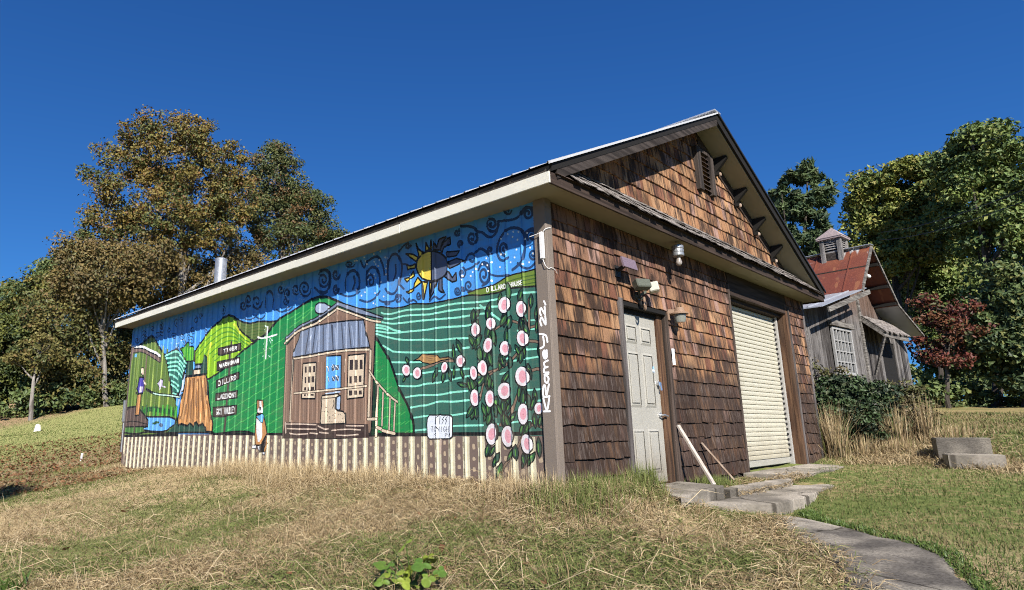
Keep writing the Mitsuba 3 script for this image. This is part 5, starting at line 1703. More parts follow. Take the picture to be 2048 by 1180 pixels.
# chimney flue: part of the roof
fx, fy = 1.55, 10.85
FL = obj('flue_pipe', cat([tube([(fx, fy, 4.85), (fx, fy, 5.68)], .145, 18)]), 'galvanised', WS, smooth=40, label='grey metal flue pipe standing on the roof')
obj('flue_cap', lathe([(0, 5.755), (.06, 5.745), (.152, 5.70), (.152, 5.675), (0, 5.675)], (fx, fy, 0), 18), 'galvanised', FL)
# ------------------------------------------------------------------ things fixed to or hung from the workshop
k = thing('solar_panel', 'small square purple-grey solar panel tilted on the shingles above the white door', 'solar panel')
obj('plate', hull([(x, y + dy, z + dz) for x in (1.31, 1.64) for y, z in ((-.20, 3.36), (-.17, 3.49)) for dy, dz in ((0, 0), (.02, -.006))]), 'solar_face', k)
obj('bracket', cat([bar((1.46, -.02, 3.36), (1.46, -.17, 3.42), .05, .03), box(1.40, 1.52, -.03, -.016, 3.28, 3.42)]), 'black_plastic', k)
k = thing('flood_light', 'two-headed grey and cream security flood light above the white door', 'flood light')
def head(c, yaw, tilt, w, h, d):
    m = cat([box(-w / 2, w / 2, -d, 0, -h / 2, h / 2, .012)]); m.apply_transform(trimesh.transformations.euler_matrix(tilt, 0, yaw)); m.apply_translation(c); return m
h1 = obj('lamp_head', head((1.80, -.12, 3.19), -.5, -.35, .20, .12, .11), 'lamp_grey', k); h2 = obj('lamp_head', head((2.02, -.13, 3.20), .45, -.15, .17, .12, .12), 'lamp_cream', k)
obj('base_plate', tube([(1.90, -.018, 3.10), (1.90, -.05, 3.10)], .055, 14), 'lamp_grey', k); obj('arm', cat([bar((1.90, -.05, 3.10), (1.82, -.10, 3.15), .03, .03), bar((1.90, -.05, 3.10), (1.99, -.10, 3.16), .03, .03), bar((1.90, -.05, 3.09), (1.88, -.11, 3.05), .03, .03)]), 'lamp_grey', k)
th = np.linspace(0, 2 * np.pi, 19); obj('sensor_ring', tube([(1.868 + .052 * math.cos(a), -.135 + .02 * math.cos(a), 2.985 + .075 * math.sin(a)) for a in th], .013, 6, False), 'tan_metal', k)
obj('sensor', cat([trimesh.creation.icosphere(2, .045).apply_translation((1.875, -.10, 2.985))]), 'black_plastic', k, smooth=True)
k = thing('wall_lantern', 'tan capped wall lantern with a glass jar right of the white door', 'wall lantern')
lx, ly, lz = 2.79, -.15, 2.92
obj('cap', lathe([(0, .10), (.055, .095), (.072, .04), (.115, .02), (.115, .004), (0, .004)], (lx, ly, lz + .03), 20), 'tan_metal', k)
obj('jar', lathe([(.08, .03), (.074, -.04), (.062, -.075), (0, -.075)], (lx, ly, lz), 20), 'glass_jar', k, smooth=35)
obj('arm', bar((lx, ly, lz + .07), (2.72, -.02, lz + .08), .05, .06), 'tan_metal', k); obj('back_plate', box(2.70, 2.75, -.045, -.012, 2.88, 3.0, .006), 'tan_metal', k)
k = thing('hanging_lamp', 'grey ribbed lamp with a bare bulb hanging from the eave over the front wall', 'lamp')
cx, cy = 2.70, -.25
obj('hook', tube([(cx, cy, 3.93), (cx, cy, 3.86)], .006, 6), 'steel', k)
obj('ribbed_shade', cat([lathe([(0, .0), (.072, .0), (.076, .010), (.076, .042), (.072, .047), (0, .047)], (cx, cy, 3.725 + .049 * i), 16) for i in range(3)] + [lathe([(0, 0), (.055, 0), (.04, .018), (0, .018)], (cx, cy, 3.868), 16)]), 'galvanised', k)
obj('bulb', lathe([(.025, .09), (.028, .05), (.042, .0), (.038, -.025), (.022, -.042), (0, -.046)], (cx, cy, 3.64), 14), 'bulb', k, smooth=True)
k = thing('wall_notice', 'narrow white notice taped to the shingles right of the door', 'notice')
obj('sheet', hull([(x, y, z) for x in (2.70, 2.775) for z in (2.285, 2.50) for y in (-.040, -.037)]), 'white_print', k)
obj('print', cat([box(2.708, 2.767, -.0415, -.0405, z, z + .006) for z in np.arange(2.32, 2.48, .016)]), 'faint_ink', k)
k = thing('wireless_unit', 'white plastic radio box with a thin wire on the corner trim', 'radio box')
obj('case', box(-.075, -.034, -.02, .028, 3.24, 3.54, .008), 'white_plastic', k)
obj('aerial', tube([(-.06, .03, 3.53), (-.07, .10, 3.52), (-.075, .15, 3.515)], .005, 5), 'white_plastic', k)
obj('wire', cat([tube([(-.055, -.02, 3.54), (-.05, -.037, 3.56), (.0, -.042, 3.585), (.06, -.038, 3.60)], .005, 5), tube([(-.06, .0, 3.24), (-.06, -.03, 3.16), (-.03, -.045, 3.13), (.03, -.045, 3.15), (.10, -.042, 3.14), (.15, -.03, 3.11)], .004, 5)]), 'white_plastic', k)
for lab, a, b, w, m in (('long pale wooden stick leaning on the shingles beside the door jamb', (2.66, -.05, 1.50), (2.50, -.50, .80), .045, 'stick_wood'), ('shorter brown wooden stick leaning on the shingles below the long one', (3.33, -.04, 1.27), (3.55, -.33, .79), .035, 'stick_wood_b')):
    single('leaning_stick', bar(a, b, w, w * .6), m, lab, 'stick', 'sticks leaning on the front wall')
# ------------------------------------------------------------------ slabs, path, steps
def slab(poly, z, depth, ch=.012, seed=0, amp=.012):
    p = Polygon(poly); q = p.segmentize(.16); xy = np.array(q.exterior.coords)[:-1]; r = np.random.default_rng(seed); xy = xy + r.normal(0, amp, xy.shape)
    top = Polygon(xy).buffer(-ch); lo = Polygon(xy)
    a = trimesh.creation.extrude_polygon(lo, depth - ch, engine='earcut'); a.apply_translation((0, 0, z - depth))
    n = len(xy); xt = xy + (np.array(p.centroid.coords[0]) - xy) / np.linalg.norm(np.array(p.centroid.coords[0]) - xy, axis=1, keepdims=True) * ch
    v = np.vstack([np.column_stack([xy, np.full(n, z - ch)]), np.column_stack([xt, np.full(n, z)])]); i = np.arange(n); j = (i + 1) % n
    f = np.vstack([np.stack([i, j, n + j], 1), np.stack([i, n + j, n + i], 1)])
    cap = trimesh.creation.triangulate_polygon(Polygon(xt), engine='earcut'); m2 = trimesh.Trimesh(np.column_stack([cap[0], np.full(len(cap[0]), z)]), cap[1], process=False)
    if m2.face_normals[:, 2].mean() < 0: m2.invert()
    sd = trimesh.Trimesh(v, f, process=False)
    return cat([a, sd, m2])
LAND = [(.80, -.88), (2.39, -.66), (2.62, -.02), (1.50, -.02), (1.25, -.35)]
single('door_slab', slab(LAND, .81, .3, seed=1), 'concrete', 'grey concrete landing slab in front of the white door', 'concrete slab')
single('concrete_kerb', slab([(2.41, -.70), (3.40, -.72), (4.55, -.74), (4.60, -.60), (3.4, -.58), (2.46, -.56)], .765, .25, seed=2, amp=.018), 'concrete', 'broken concrete kerb running right from the landing slab', 'kerb')
LOW = [(1.35, -.78), (2.0, -1.32), (2.75, -1.36), (4.76, -1.20), (5.1, -.80), (4.4, -.78), (2.41, -.74)]
single('lower_slab', slab(LOW, .69, .28, seed=3, amp=.02), 'concrete', 'lower weathered concrete slab stepping down to the path', 'concrete slab')
single('door_apron', slab([(4.7, -.03), (7.85, -.03), (7.75, -.45), (7.3, -.72), (6.4, -.82), (5.3, -.72), (4.75, -.54)], .805, .25, seed=4), 'concrete', 'concrete apron under the roller door', 'concrete slab')
def path_ribbon(a, b, n=26):
    a, b = (np.array(smooth_line(q)) for q in (a, b))
    def res(q):
        s = np.r_[0, np.cumsum(np.linalg.norm(np.diff(q, axis=0), axis=1))]; t = np.linspace(0, s[-1], n); return np.column_stack([np.interp(t, s, q[:, k]) for k in (0, 1)])
    a, b = res(a), res(b); w = np.linspace(0, 1, 9); X = a[:, None, 0] * (1 - w) + b[:, None, 0] * w; Y = a[:, None, 1] * (1 - w) + b[:, None, 1] * w
    r = np.random.default_rng(4); j = r.normal(0, .035, (n, 2)); X[:, 0] += j[:, 0]; Y[:, 0] += j[:, 1]; X[:, -1] += j[:, 1]; Y[:, -1] += j[:, 0]
    Z = gz(X, Y) + .022; Z[:, [0, -1]] -= .03
    return grid_mesh(X, Y, Z)
PA = [(1.35, -1.42), (.9, -1.62), (.35, -2.02), (-.2, -2.33), (-.9, -2.56), (-1.7, -2.9), (-2.6, -3.5)]
PB = [(2.1, -1.5), (1.78, -1.80), (1.40, -2.32), (.62, -2.90), (-.28, -3.24), (-1.3, -3.6), (-2.2, -4.2)]
m = path_ribbon(PA, PB)
if m.face_normals[:, 2].mean() < 0: m.invert()
scene['path'] = mikit.ply(m, 'path_concrete', smooth=True); labels['path'] = {'kind': 'structure', 'label': 'grey concrete footpath curving to the lower right'}
PATHPOLY = Polygon(PA + PB[::-1]).buffer(-.05); SLABS = shapely.union_all([Polygon(LAND), Polygon(LOW).buffer(-.04), Polygon([(4.7, -.03), (7.85, -.03), (7.4, -.55), (4.75, -.52)])])
u_ = np.array([.30, -.954]); w_ = np.array([.954, .30]); s0 = np.array([7.27, -2.12])
for lab, o, z0, z1, d in (('pale concrete step at the foot of the grassy bank, lower of two', (0, 0), .70, 1.03, .42), ('dark concrete step above the pale one on the grassy bank', (-.03, .50), .95, 1.27, .40)):
    c = s0 + u_ * o[0] + w_ * o[1]
    single('garden_step', slab([tuple(c), tuple(c + u_ * .68), tuple(c + u_ * .68 + w_ * d), tuple(c + w_ * d)], z1, z1 - z0, seed=7, amp=.006), 'concrete' if z1 < 1.2 else 'path_concrete', lab, 'step', 'two concrete steps in the bank')

# ------------------------------------------------------------------ the old barn on the right
BN = thing('barn', 'old grey board barn with a rusty red tin roof behind the workshop on the right', 'barn')
BA = np.array([14.19, -.38]); bu = np.array([.9938, -.1113]); bv = np.array([.1113, .9938])
BM = np.eye(4); BM[:3, 0] = [*bu, 0]; BM[:3, 1] = [*bv, 0]; BM[:2, 3] = BA
def B(m): m = m.copy(); m.apply_transform(BM); return m
def bobj(n, m, mt, par=None, **kw): return obj(n, B(m), mt, par or BN, **kw)
BL = 4.2
def sheet(a, b, y0, y1, t=.025): return prism([a, b, (b[0], b[1] - t), (a[0], a[1] - t)] if a[0] < b[0] else [b, a, (a[0], a[1] - t), (b[0], b[1] - t)], y0, y1)
br = bobj('roof', cat([sheet((-1.17, 4.79), (0, 6.10), .0, BL), sheet((0, 6.10), (1.37, 4.66), .0, BL)]), 'rusty_tin')
for i in range(5): bobj('rib', cat([bar((-1.17, .42 + .85 * i, 4.80), (0, .42 + .85 * i, 6.115), .03, .03)]), 'rusty_tin', br)
bobj('seam', bar((-.58, 0, 5.463), (-.58, BL, 5.463), .012, .035), 'dark_wood_x', br)
bobj('ridge_cap', cat([bar((0, -.02, 6.125), (0, BL, 6.125), .22, .015)]), 'silver_tin', br)
bobj('rake_board', cat([bar((-1.17, .0, 4.72), (-.01, .0, 6.04), .03, .09)]), 'barn_trim'); bobj('rake_board', cat([bar((.01, .0, 6.07), (1.39, .0, 4.63), .03, .07)]), 'barn_trim')
for x in (.35, .85, 1.25): bobj('purlin', bar((x, .02, 6.02 - abs(x) * 1.07), (x, .6, 6.02 - abs(x) * 1.07), .08, .08), 'inner_dark')
lr = bobj('side_roof', cat([sheet((-3.75, 4.08), (-.85, 4.86), .0, BL)]), 'silver_tin', label='silver tin roof of the left lean-to'); bobj('side_roof', cat([sheet((1.37, 4.66), (3.05, 3.98), .0, BL)]), 'silver_tin', label='silver tin roof of the right lean-to')
for i in range(6): bobj('rib', bar((-3.75, .3 + .7 * i, 4.09), (-.85, .3 + .7 * i, 4.87), .03, .03), 'silver_tin', lr)
bobj('rake_board', cat([bar((-3.45, -.01, 4.02), (-.70, -.01, 4.77), .03, .11)]), 'barn_trim'); bobj('rake_board', cat([bar((1.37, -.01, 4.62), (3.07, -.01, 3.94), .03, .05)]), 'barn_trim')
bobj('wall', cat([box(-3.5, 3.4, .56, .62, .8, 3.78), prism([(-3.5, 3.78), (3.4, 3.78), (1.4, 4.55), (0, 5.9), (-1.1, 4.75)], .56, .62), box(-3.5, -3.44, .62, BL, .8, 4.0), box(3.34, 3.4, .62, BL, .8, 3.75)]), 'inner_dark')
bw = BN + '__wall'
rg = random.Random(3)
def ptop(x): return (4.05 + (x + 3.75) * .269 if x < -1.0 else 4.56 - (x - 1.37) * .4 if x > 1.32 else 5.98 - abs(x) * 1.06) - .05
def plank_at(x, w, z0, z1, y=.56, uvr=None):
    m = hull([(xx, yy, zz) for xx, zt in ((x, min(z1, ptop(x))), (x + w, min(z1, ptop(x + w)))) for yy in (y - rg.uniform(.018, .03), y - .001) for zz in (z0, zt)])
    r = rg.random() if uvr is None else uvr
    return m, np.tile([r, .5], (len(m.vertices), 1))
x = -3.5
while x < 3.38:
    w = rg.uniform(.13, .22); e = min(x + w, 3.4)
    if e > -1.95 and x < -.85: spans = ((.9, 2.72), (3.86, 9))
    elif e > 1.4 and x < 2.3: spans = ((3.72, 9),)
    else: spans = ((.9, 9),)
    for a, b in spans:
        if min(b, ptop(x)) - a < .06 or min(b, ptop(e)) - a < .03: continue
        mm, uv = plank_at(x, e - x - .012, a, b); bobj('plank', mm, 'barn_plank', bw, uv=uv)
    x = e
bobj('corner_board', box(-.06, .06, .49, .535, .9, 4.72), 'barn_trim', label='tall pale board beside the window wall')
bobj('corner_board', box(-3.55, -3.42, .50, .55, .9, 3.95), 'barn_trim')
wn = bobj('window', cat([box(-1.96, -.84, .545, .555, 2.74, 3.80)]), 'pane_glass')
bobj('frame', cat([box(-2.0, -1.93, .49, .54, 2.68, 3.84), box(-.87, -.80, .49, .54, 2.68, 3.84), box(-1.93, -.87, .49, .54, 3.78, 3.84), box(-1.93, -.87, .49, .54, 2.68, 2.75)]), 'muntin_white', wn)
for i in range(4): bobj('muntin', box(-1.74 + .21 * i, -1.70 + .21 * i, .50, .544, 2.75, 3.78), 'muntin_white', wn)
for i in range(3): bobj('muntin', box(-1.93, -.87, .497, .543, 2.98 + .26 * i, 3.005 + .26 * i), 'muntin_white', wn)
bobj('window_head', cat([box(-2.12, -.72, .44, .53, 3.86, 3.99)]), 'barn_trim', wn, label='weathered board over the window')
# door hood, its brace and the open door
bobj('door_hood', hull([(x, y, z) for x in (-.02, 1.86) for y, z0 in ((.50, 4.26), (.02, 3.80)) for z in (z0, z0 + .04)]), 'barn_trim', label='sloping board hood over the doorway')
bobj('hood_board', cat([hull([(x, y, z) for x in (-.015, .025) for y, z0 in ((.49, 4.14), (.05, 3.70)) for z in (z0, z0 + .115)]), box(.0, 1.84, .03, .06, 3.69, 3.80)]), 'barn_trim')
rg = random.Random(8); x = -.03
while x < 1.85:
    d = rg.uniform(-.03, .03); bobj('hood_shingle', hull([(xx, y, z0 + dz) for xx in (x, x + .15) for y, z0 in ((.46, 4.27), (-.01 + d, 3.815 + d)) for dz in (.005, .03)]), 'shake', BN + '__door_hood'); x += .16
bobj('brace', bar((.06, .05, 3.70), (.29, .46, 2.75), .05, .05), 'barn_trim')
def cup(m):
    v = m.vertices.copy(); v[:, 0] *= .70; v[:, 1] = (v[:, 1] - .63) * .70 + .86; v[:, 2] = 6.10 + (v[:, 2] - 6.10) * .92; m.vertices = v; return m
_b = bobj
def bobj(n, m, mt, par=None, **kw): return _b(n, cup(m), mt, par, **kw)
CU = bobj('cupola', box(-.285, .285, .34, .92, 5.55, 6.42), 'inner_dark', label='square louvred cupola on the ridge')
for sx in (-.30, .30):
    for sy in (.33, .93): bobj('post', box(sx - .075, sx + .075, sy - .075, sy + .075, 5.55 if sx > 0 else 5.50, 6.46), 'cupola_wood', CU)
bobj('apron', cat([box(-.30, .30, .30, .96, 6.06, 6.115), box(-.305, .305, .295, .965, 6.43, 6.47)]), 'cupola_wood', CU)
for i in range(4):
    z = 6.15 + .07 * i
    bobj('louvre', hull([(x, y, zz) for y in (.38, .88) for x, zz in ((-.35, z), (-.345, z + .012), (-.29, z + .045), (-.29, z + .06))]), 'cupola_wood', CU); bobj('louvre', hull([(x, y, zz) for x in (-.22, .22) for y, zz in ((.30, z), (.305, z + .012), (.34, z + .045), (.34, z + .06))]), 'cupola_wood', CU)
bobj('lower_panel', cat([box(-.315, -.29, .40, .86, 5.62, 6.06), box(-.22, .22, .30, .335, 5.62, 6.06)]), 'rake_wood', CU)
bobj('cap_roof', cat([hull([(-.47, .16, 6.52), (.47, .16, 6.52), (-.47, 1.10, 6.52), (.47, 1.10, 6.52), (0, .63, 6.88)]), box(-.45, .45, .18, 1.08, 6.47, 6.519)]), 'cupola_roof', CU)
bobj('flashing', hull([(x, y, z) for x, z in ((-.40, 5.66), (-.62, 5.42)) for y in (.20, 1.05) for z in (z, z + .012)]), 'silver_tin', CU)
bobj = _b
k = thing('barn_lamp', 'small white bulb lamp under the gable of the barn', 'lamp')
obj('bulb', B(trimesh.creation.icosphere(2, .05).apply_translation((.12, .20, 5.32))), 'white_plastic', k, smooth=True); obj('arm', B(tube([(.12, .20, 5.37), (.02, .3, 5.42), (-.05, .54, 5.42)], .012, 6)), 'white_plastic', k)
TREES = [
 ('autumn_tree', 'tall broad tree turning gold and brown behind the left end of the workshop', (10.84, 34.86), 'gold', 32000, 0.16, [(9.22, 35.5, 19.4, 3.49, 2.25), (7.2, 36.2, 16.63, 2.72, 2.8), (11.21, 34.7, 17.27, 2.95, 3.47), (6.45, 36.43, 14.21, 1.6, 2.39), (9.57, 35.37, 14.32, 3.54, 2.81), (12.47, 34.12, 15.0, 1.88, 2.74), (10.42, 35.03, 20.87, 1.57, 1.28), (8.21, 35.86, 19.73, 1.49, 1.38), (13.25, 33.74, 16.48, 1.6, 2.8), (12.7, 34.01, 18.9, 1.29, 1.78)]),
 ('oak_tree', 'darker green tree with bronze tips beside the tall golden tree', (19.21, 34.96), 'bronze', 25000, 0.16, [(17.48, 36.01, 19.74, 2.0, 2.77), (19.42, 34.83, 17.53, 2.13, 2.44), (17.45, 36.03, 16.22, 2.14, 2.69), (19.18, 34.98, 15.18, 2.53, 1.73), (20.83, 33.88, 16.05, 1.11, 0.86), (15.98, 36.84, 18.01, 1.6, 2.51), (21.06, 33.72, 15.59, 1.03, 0.62), (17.25, 36.14, 21.72, 1.1, 1.13)]),
 ('brown_tree', 'sparse brown-leaved tree left of the tall golden tree', (6.64, 34.28), 'brown', 15000, 0.15, [(5.7, 34.56, 9.97, 2.68, 2.19), (7.61, 33.95, 11.07, 2.02, 1.96), (4.36, 34.93, 11.28, 1.12, 1.45)]),
 ('brown_tree', 'bushy olive and brown tree at the left lawn edge', (4.91, 35.82), 'olive', 15000, 0.16, [(4.36, 35.96, 7.68, 1.97, 2.7), (5.76, 35.59, 5.62, 1.89, 2.13), (5.94, 35.54, 3.65, 1.5, 1.0), (4.26, 35.99, 3.9, 1.32, 0.98)]),
 ('brown_tree', 'brown-leaved tree behind the flue pipe', (12.85, 36.15), 'brown', 16000, 0.16, [(10.13, 37.29, 10.97, 3.16, 2.5), (12.99, 36.09, 11.03, 2.7, 2.23), (14.66, 35.27, 12.55, 1.81, 1.94)]),
 ('green_tree', 'green tree with some yellow at the far left edge', (4.37, 41.09), 'green', 15000, 0.17, [(3.22, 41.33, 8.24, 1.56, 2.63), (4.35, 41.1, 9.94, 1.3, 1.98), (4.12, 41.15, 5.83, 1.57, 1.83)]),
 ('green_tree', 'dark green tree low at the left edge of the photograph', (2.82, 37.33), 'yellowgreen', 16000, 0.15, [(2.41, 37.41, 5.96, 1.75, 2.63), (2.06, 37.48, 4.03, 1.37, 1.48), (4.16, 37.04, 4.93, 1.1, 1.41)]),
 ('brown_tree', 'dense brown and olive tree just left of the mural wall', (8.14, 36.94), 'olive', 12000, 0.15, [(7.46, 37.17, 7.56, 1.51, 2.92), (8.02, 36.98, 4.84, 1.15, 1.66)]),
 ('green_tree', 'dark green tree top rising behind the left tree line', (6.82, 46.68), 'dark', 9000, 0.2, [(3.81, 47.32, 10.13, 1.31, 1.75), (6.27, 46.81, 12.21, 1.87, 2.2), (7.66, 46.47, 13.88, 1.3, 1.89)]),
 ('pine_tree', 'lone pine with tufted foliage above the barn roof', (52.16, 12.76), 'pine', 9500, 0.26, [(52.8, 10.35, 22.13, 1.69, 1.06), (52.42, 11.81, 20.29, 1.42, 1.15), (53.05, 9.26, 20.28, 1.21, 1.12), (52.75, 10.53, 19.05, 1.95, 1.29), (52.3, 12.25, 17.6, 1.18, 0.87), (53.02, 9.38, 17.6, 0.91, 0.84), (52.78, 10.43, 16.28, 1.7, 1.18), (52.17, 12.72, 15.34, 0.96, 0.6), (52.97, 9.6, 14.65, 1.1, 0.99), (52.51, 11.47, 13.87, 1.86, 0.76), (53.22, 8.45, 21.23, 0.49, 0.43)]),
 ('maple_tree', 'large leafy tree with light green crown behind the barn', (37.86, 3.63), 'lightgreen', 34000, 0.19, [(37.97, 2.97, 13.63, 1.7, 2.13), (38.16, 1.56, 14.66, 1.6, 1.69), (37.85, 3.66, 11.95, 1.38, 1.71), (38.05, 2.39, 11.12, 2.08, 2.23), (38.23, 1.0, 12.3, 1.27, 2.4), (37.72, 4.38, 13.79, 0.59, 1.37), (37.88, 3.52, 14.84, 0.97, 1.21), (38.32, 0.09, 15.61, 0.88, 0.86)]),
 ('tulip_tree', 'tallest dark green tree at the right edge of the photograph', (34.36, -0.57), 'midgreen', 36000, 0.18, [(34.45, -1.84, 14.51, 1.41, 1.46), (34.48, -2.8, 13.05, 1.06, 2.06), (34.39, -0.99, 12.0, 1.51, 2.2), (34.45, -1.97, 10.0, 1.62, 2.2), (34.36, -0.59, 13.83, 0.78, 1.03), (34.49, -2.97, 10.27, 0.98, 2.77), (34.46, -2.27, 15.51, 0.56, 0.66), (34.41, -1.28, 7.2, 1.5, 1.77), (34.34, -0.34, 5.15, 1.26, 1.41)]),
 ('forest_tree', 'shaded dark green tree between the barn and the right edge', (44.25, 1.12), 'dark', 22000, 0.22, [(44.18, 1.81, 9.28, 2.21, 2.85), (44.39, -0.66, 8.02, 2.01, 2.99), (44.28, 0.8, 5.79, 2.6, 2.6), (44.44, -1.51, 5.87, 1.42, 3.06)]),
 ('red_maple', 'small red and orange maple in front of the dark trees right of the barn', (30.22, 0.63), 'red', 3000, 0.14, [(30.26, 0.3, 5.98, 0.86, 0.57), (30.27, 0.17, 4.53, 1.11, 0.73), (30.35, -0.62, 6.49, 0.56, 0.39), (30.21, 0.68, 6.66, 0.46, 0.45), (30.15, 1.13, 4.94, 0.46, 0.66), (30.37, -0.79, 5.42, 0.55, 0.34)]),
 ('forest_tree', 'green tree filling the gap behind the barn roof', (45.45, 6.56), 'midgreen', 13000, 0.22, [(45.43, 6.62, 11.27, 1.78, 1.92), (45.82, 4.5, 9.59, 1.93, 2.67), (45.06, 8.28, 11.87, 1.2, 0.93)]),
 ('forest_tree', 'leafy green tree between the light green maple and the tallest right-hand tree', (41.09, 2.33), 'midgreen', 17000, 0.2, [(41.14, 1.94, 10.39, 1.74, 2.53), (41.29, 0.58, 9.56, 1.65, 2.59), (41.17, 1.68, 7.36, 1.57, 1.73)]),
 ('forest_tree', 'green tree filling the lower right edge of the photograph', (31.43, -1.68), 'dark', 17000, 0.18, [(31.46, -2.14, 6.89, 0.95, 2.15), (31.46, -2.16, 4.51, 0.92, 1.88), (31.39, -1.09, 4.83, 0.97, 1.72)]),
 ('forest_tree', 'dense dark tree standing deepest behind the right-hand trees', (56.03, 3.72), 'dark', 24000, 0.27, [(56.22, 1.97, 15.3, 4.46, 4.66), (56.45, -1.5, 13.81, 2.4, 5.12), (55.78, 5.58, 11.49, 2.85, 3.57), (56.28, 1.28, 8.24, 3.62, 4.4)]),
]
# ------------------------------------------------------------------ trees, shrubs, grass
PAL = dict(gold=((0.118, 0.118, 0.034), (0.190, 0.140, 0.036), (0.078, 0.095, 0.031), (0.146, 0.078, 0.029)), bronze=((0.062, 0.090, 0.034), (0.102, 0.114, 0.038), (0.144, 0.084, 0.036), (0.036, 0.054, 0.026)), brown=((0.134, 0.092, 0.038), (0.174, 0.129, 0.045), (0.084, 0.076, 0.031), (0.106, 0.106, 0.038)), olive=((0.101, 0.106, 0.034), (0.149, 0.132, 0.041), (0.063, 0.081, 0.028), (0.138, 0.092, 0.034)), green=((.075, .10, .028), (.12, .13, .034), (.055, .08, .024), (.18, .14, .032)), yellowgreen=((.065, .095, .026), (.13, .14, .03), (.035, .055, .02), (.07, .085, .028)), dark=((0.058, 0.090, 0.032), (0.099, 0.133, 0.043), (0.041, 0.065, 0.026), (0.138, 0.145, 0.043)), pine=((0.041, 0.070, 0.032), (0.074, 0.108, 0.041), (0.030, 0.054, 0.027), (0.095, 0.115, 0.047)), lightgreen=((0.124, 0.156, 0.036), (0.182, 0.202, 0.044), (0.078, 0.111, 0.030), (0.221, 0.195, 0.052)), midgreen=((0.101, 0.150, 0.042), (0.146, 0.195, 0.052), (0.058, 0.094, 0.031), (0.163, 0.176, 0.047)), red=((.12, .03, .022), (.12, .05, .022), (.07, .022, .018), (.06, .065, .024)), shrub=((.028, .048, .022), (.045, .075, .028), (.02, .034, .018), (.075, .09, .045)), oliveshrub=((.10, .085, .04), (.085, .09, .03), (.13, .10, .06), (.06, .065, .025)))
def leafmat(k):
    a, b, c, d = PAL[k]
    def fn(p, n, uv):
        r, q = uv.x, uv.y
        col = mix(mix(a, b, smoothstep(.3, .8, q)), c, smoothstep(.35, .1, q))
        col = mix(col, d, smoothstep(.80, .86, r))
        return col * (.78 + .5 * cell_rand(r * 4099.0))
    mat('leaf_' + k, fn, rough=.55, spec=.3)
for k in PAL: leafmat(k)
mat('bark_grey', wood((.12, .105, .09), (.30, .275, .245), 2, .35, amt=.3), rough=.95, spec=.1); mat('bark_dark', wood((.045, .038, .032), (.11, .095, .08), 2, .35), rough=.95, spec=.1)
def leaf_cloud(rng, cen, rad, n, size, clump_r, ncl, up=.25, long=1.0, shell=.55):
    """Leaves gathered in clumps through ellipsoids. Returns mesh, uv and clump centres."""
    cen, rad = np.array(cen, float), np.array(rad, float)
    wt = (rad[:, 0] ** 2 * rad[:, 1]) ** .75; which = rng.choice(len(cen), ncl, p=wt / wt.sum())
    d = rng.normal(size=(ncl, 3)); d /= np.linalg.norm(d, axis=1, keepdims=True); rr = shell + (1 - shell) * rng.random(ncl) ** .6; rr *= rng.uniform(.75, 1.06, ncl)
    cc = cen[which] + d * rr[:, None] * rad[which][:, [0, 0, 1]]
    pop = rng.gamma(2.2, 1, ncl); ci = rng.choice(ncl, n, p=pop / pop.sum())
    cr = clump_r * rng.uniform(.6, 1.35, ncl)
    o = rng.normal(size=(n, 3)); o /= np.linalg.norm(o, axis=1, keepdims=True); o *= (rng.random(n) ** .45)[:, None]
    p = cc[ci] + o * cr[ci][:, None] * np.array([1.15, 1.15, .75])
    nrm = o * .8 + rng.normal(size=(n, 3)) * .75 + np.array([0, 0, up]); nrm /= np.linalg.norm(nrm, axis=1, keepdims=True)
    t = np.cross(nrm, rng.normal(size=(n, 3))); t /= np.linalg.norm(t, axis=1, keepdims=True); b = np.cross(nrm, t)
    s = size * rng.uniform(.6, 1.3, n)[:, None]
    a, w = t * s * .62 * long, b * s * .36
    bend = nrm * s * .12
    v = np.stack([p - a, p + w + bend, p + a, p - w + bend], 1).reshape(-1, 3); k = np.arange(n)[:, None] * 4
    f = np.vstack([k + [0, 1, 2], k + [0, 2, 3]])
    cq = rng.random(ncl); uv = np.column_stack([np.repeat(rng.random(n), 4), np.repeat(np.clip(cq[ci] + rng.normal(0, .08, n), 0, 1), 4)])
    return trimesh.Trimesh(v, f, process=False), uv, cc
def limbs(rng, base, top, r0, targets, nmain=6):
    ms = []; base, top = np.array(base, float), np.array(top, float)
    s = np.linspace(0, 1, 9); H = np.linalg.norm(top - base); wob = np.cumsum(rng.normal(0, .02 * H / 3, (9, 3)), 0) * [1, 1, 0]; wob[0] = 0
    tr = base + s[:, None] * (top - base) + wob; ms.append(tube(tr, r0 * (1 - .85 * s) + .02, 8))
    mains = []
    ts = np.array(targets); pick = ts[rng.choice(len(ts), min(nmain, len(ts)), replace=False)]
    for q in pick:
        k = rng.integers(2, 6); a = tr[k]; mid = a * .5 + q * .5 + np.array([0, 0, -.12 * np.linalg.norm(q - a)]); u = np.linspace(0, 1, 7)[:, None]
        c = (1 - u) ** 2 * a + 2 * u * (1 - u) * mid + u * u * q; ms.append(tube(c, (r0 * .42) * (1 - .85 * u[:, 0]) + .012, 6)); mains.append(c)
    for q in ts[rng.choice(len(ts), min(len(ts), 38), replace=False)]:
        pts = np.vstack(mains + [tr[3:]]); j = np.argmin(np.linalg.norm(pts - q, axis=1) + .8 * np.maximum(pts[:, 2] - q[2], 0)); a = pts[j]
        if np.linalg.norm(q - a) < .2: continue
        u = np.linspace(0, 1, 4)[:, None]; c = a + u * (q - a) + np.array([0, 0, -.08 * np.linalg.norm(q - a)]) * (u * (1 - u) * 4); ms.append(tube(c, .035 * (1 - .7 * u[:, 0]) * (r0 / .3) ** .5 + .006, 5))
    return cat(ms)
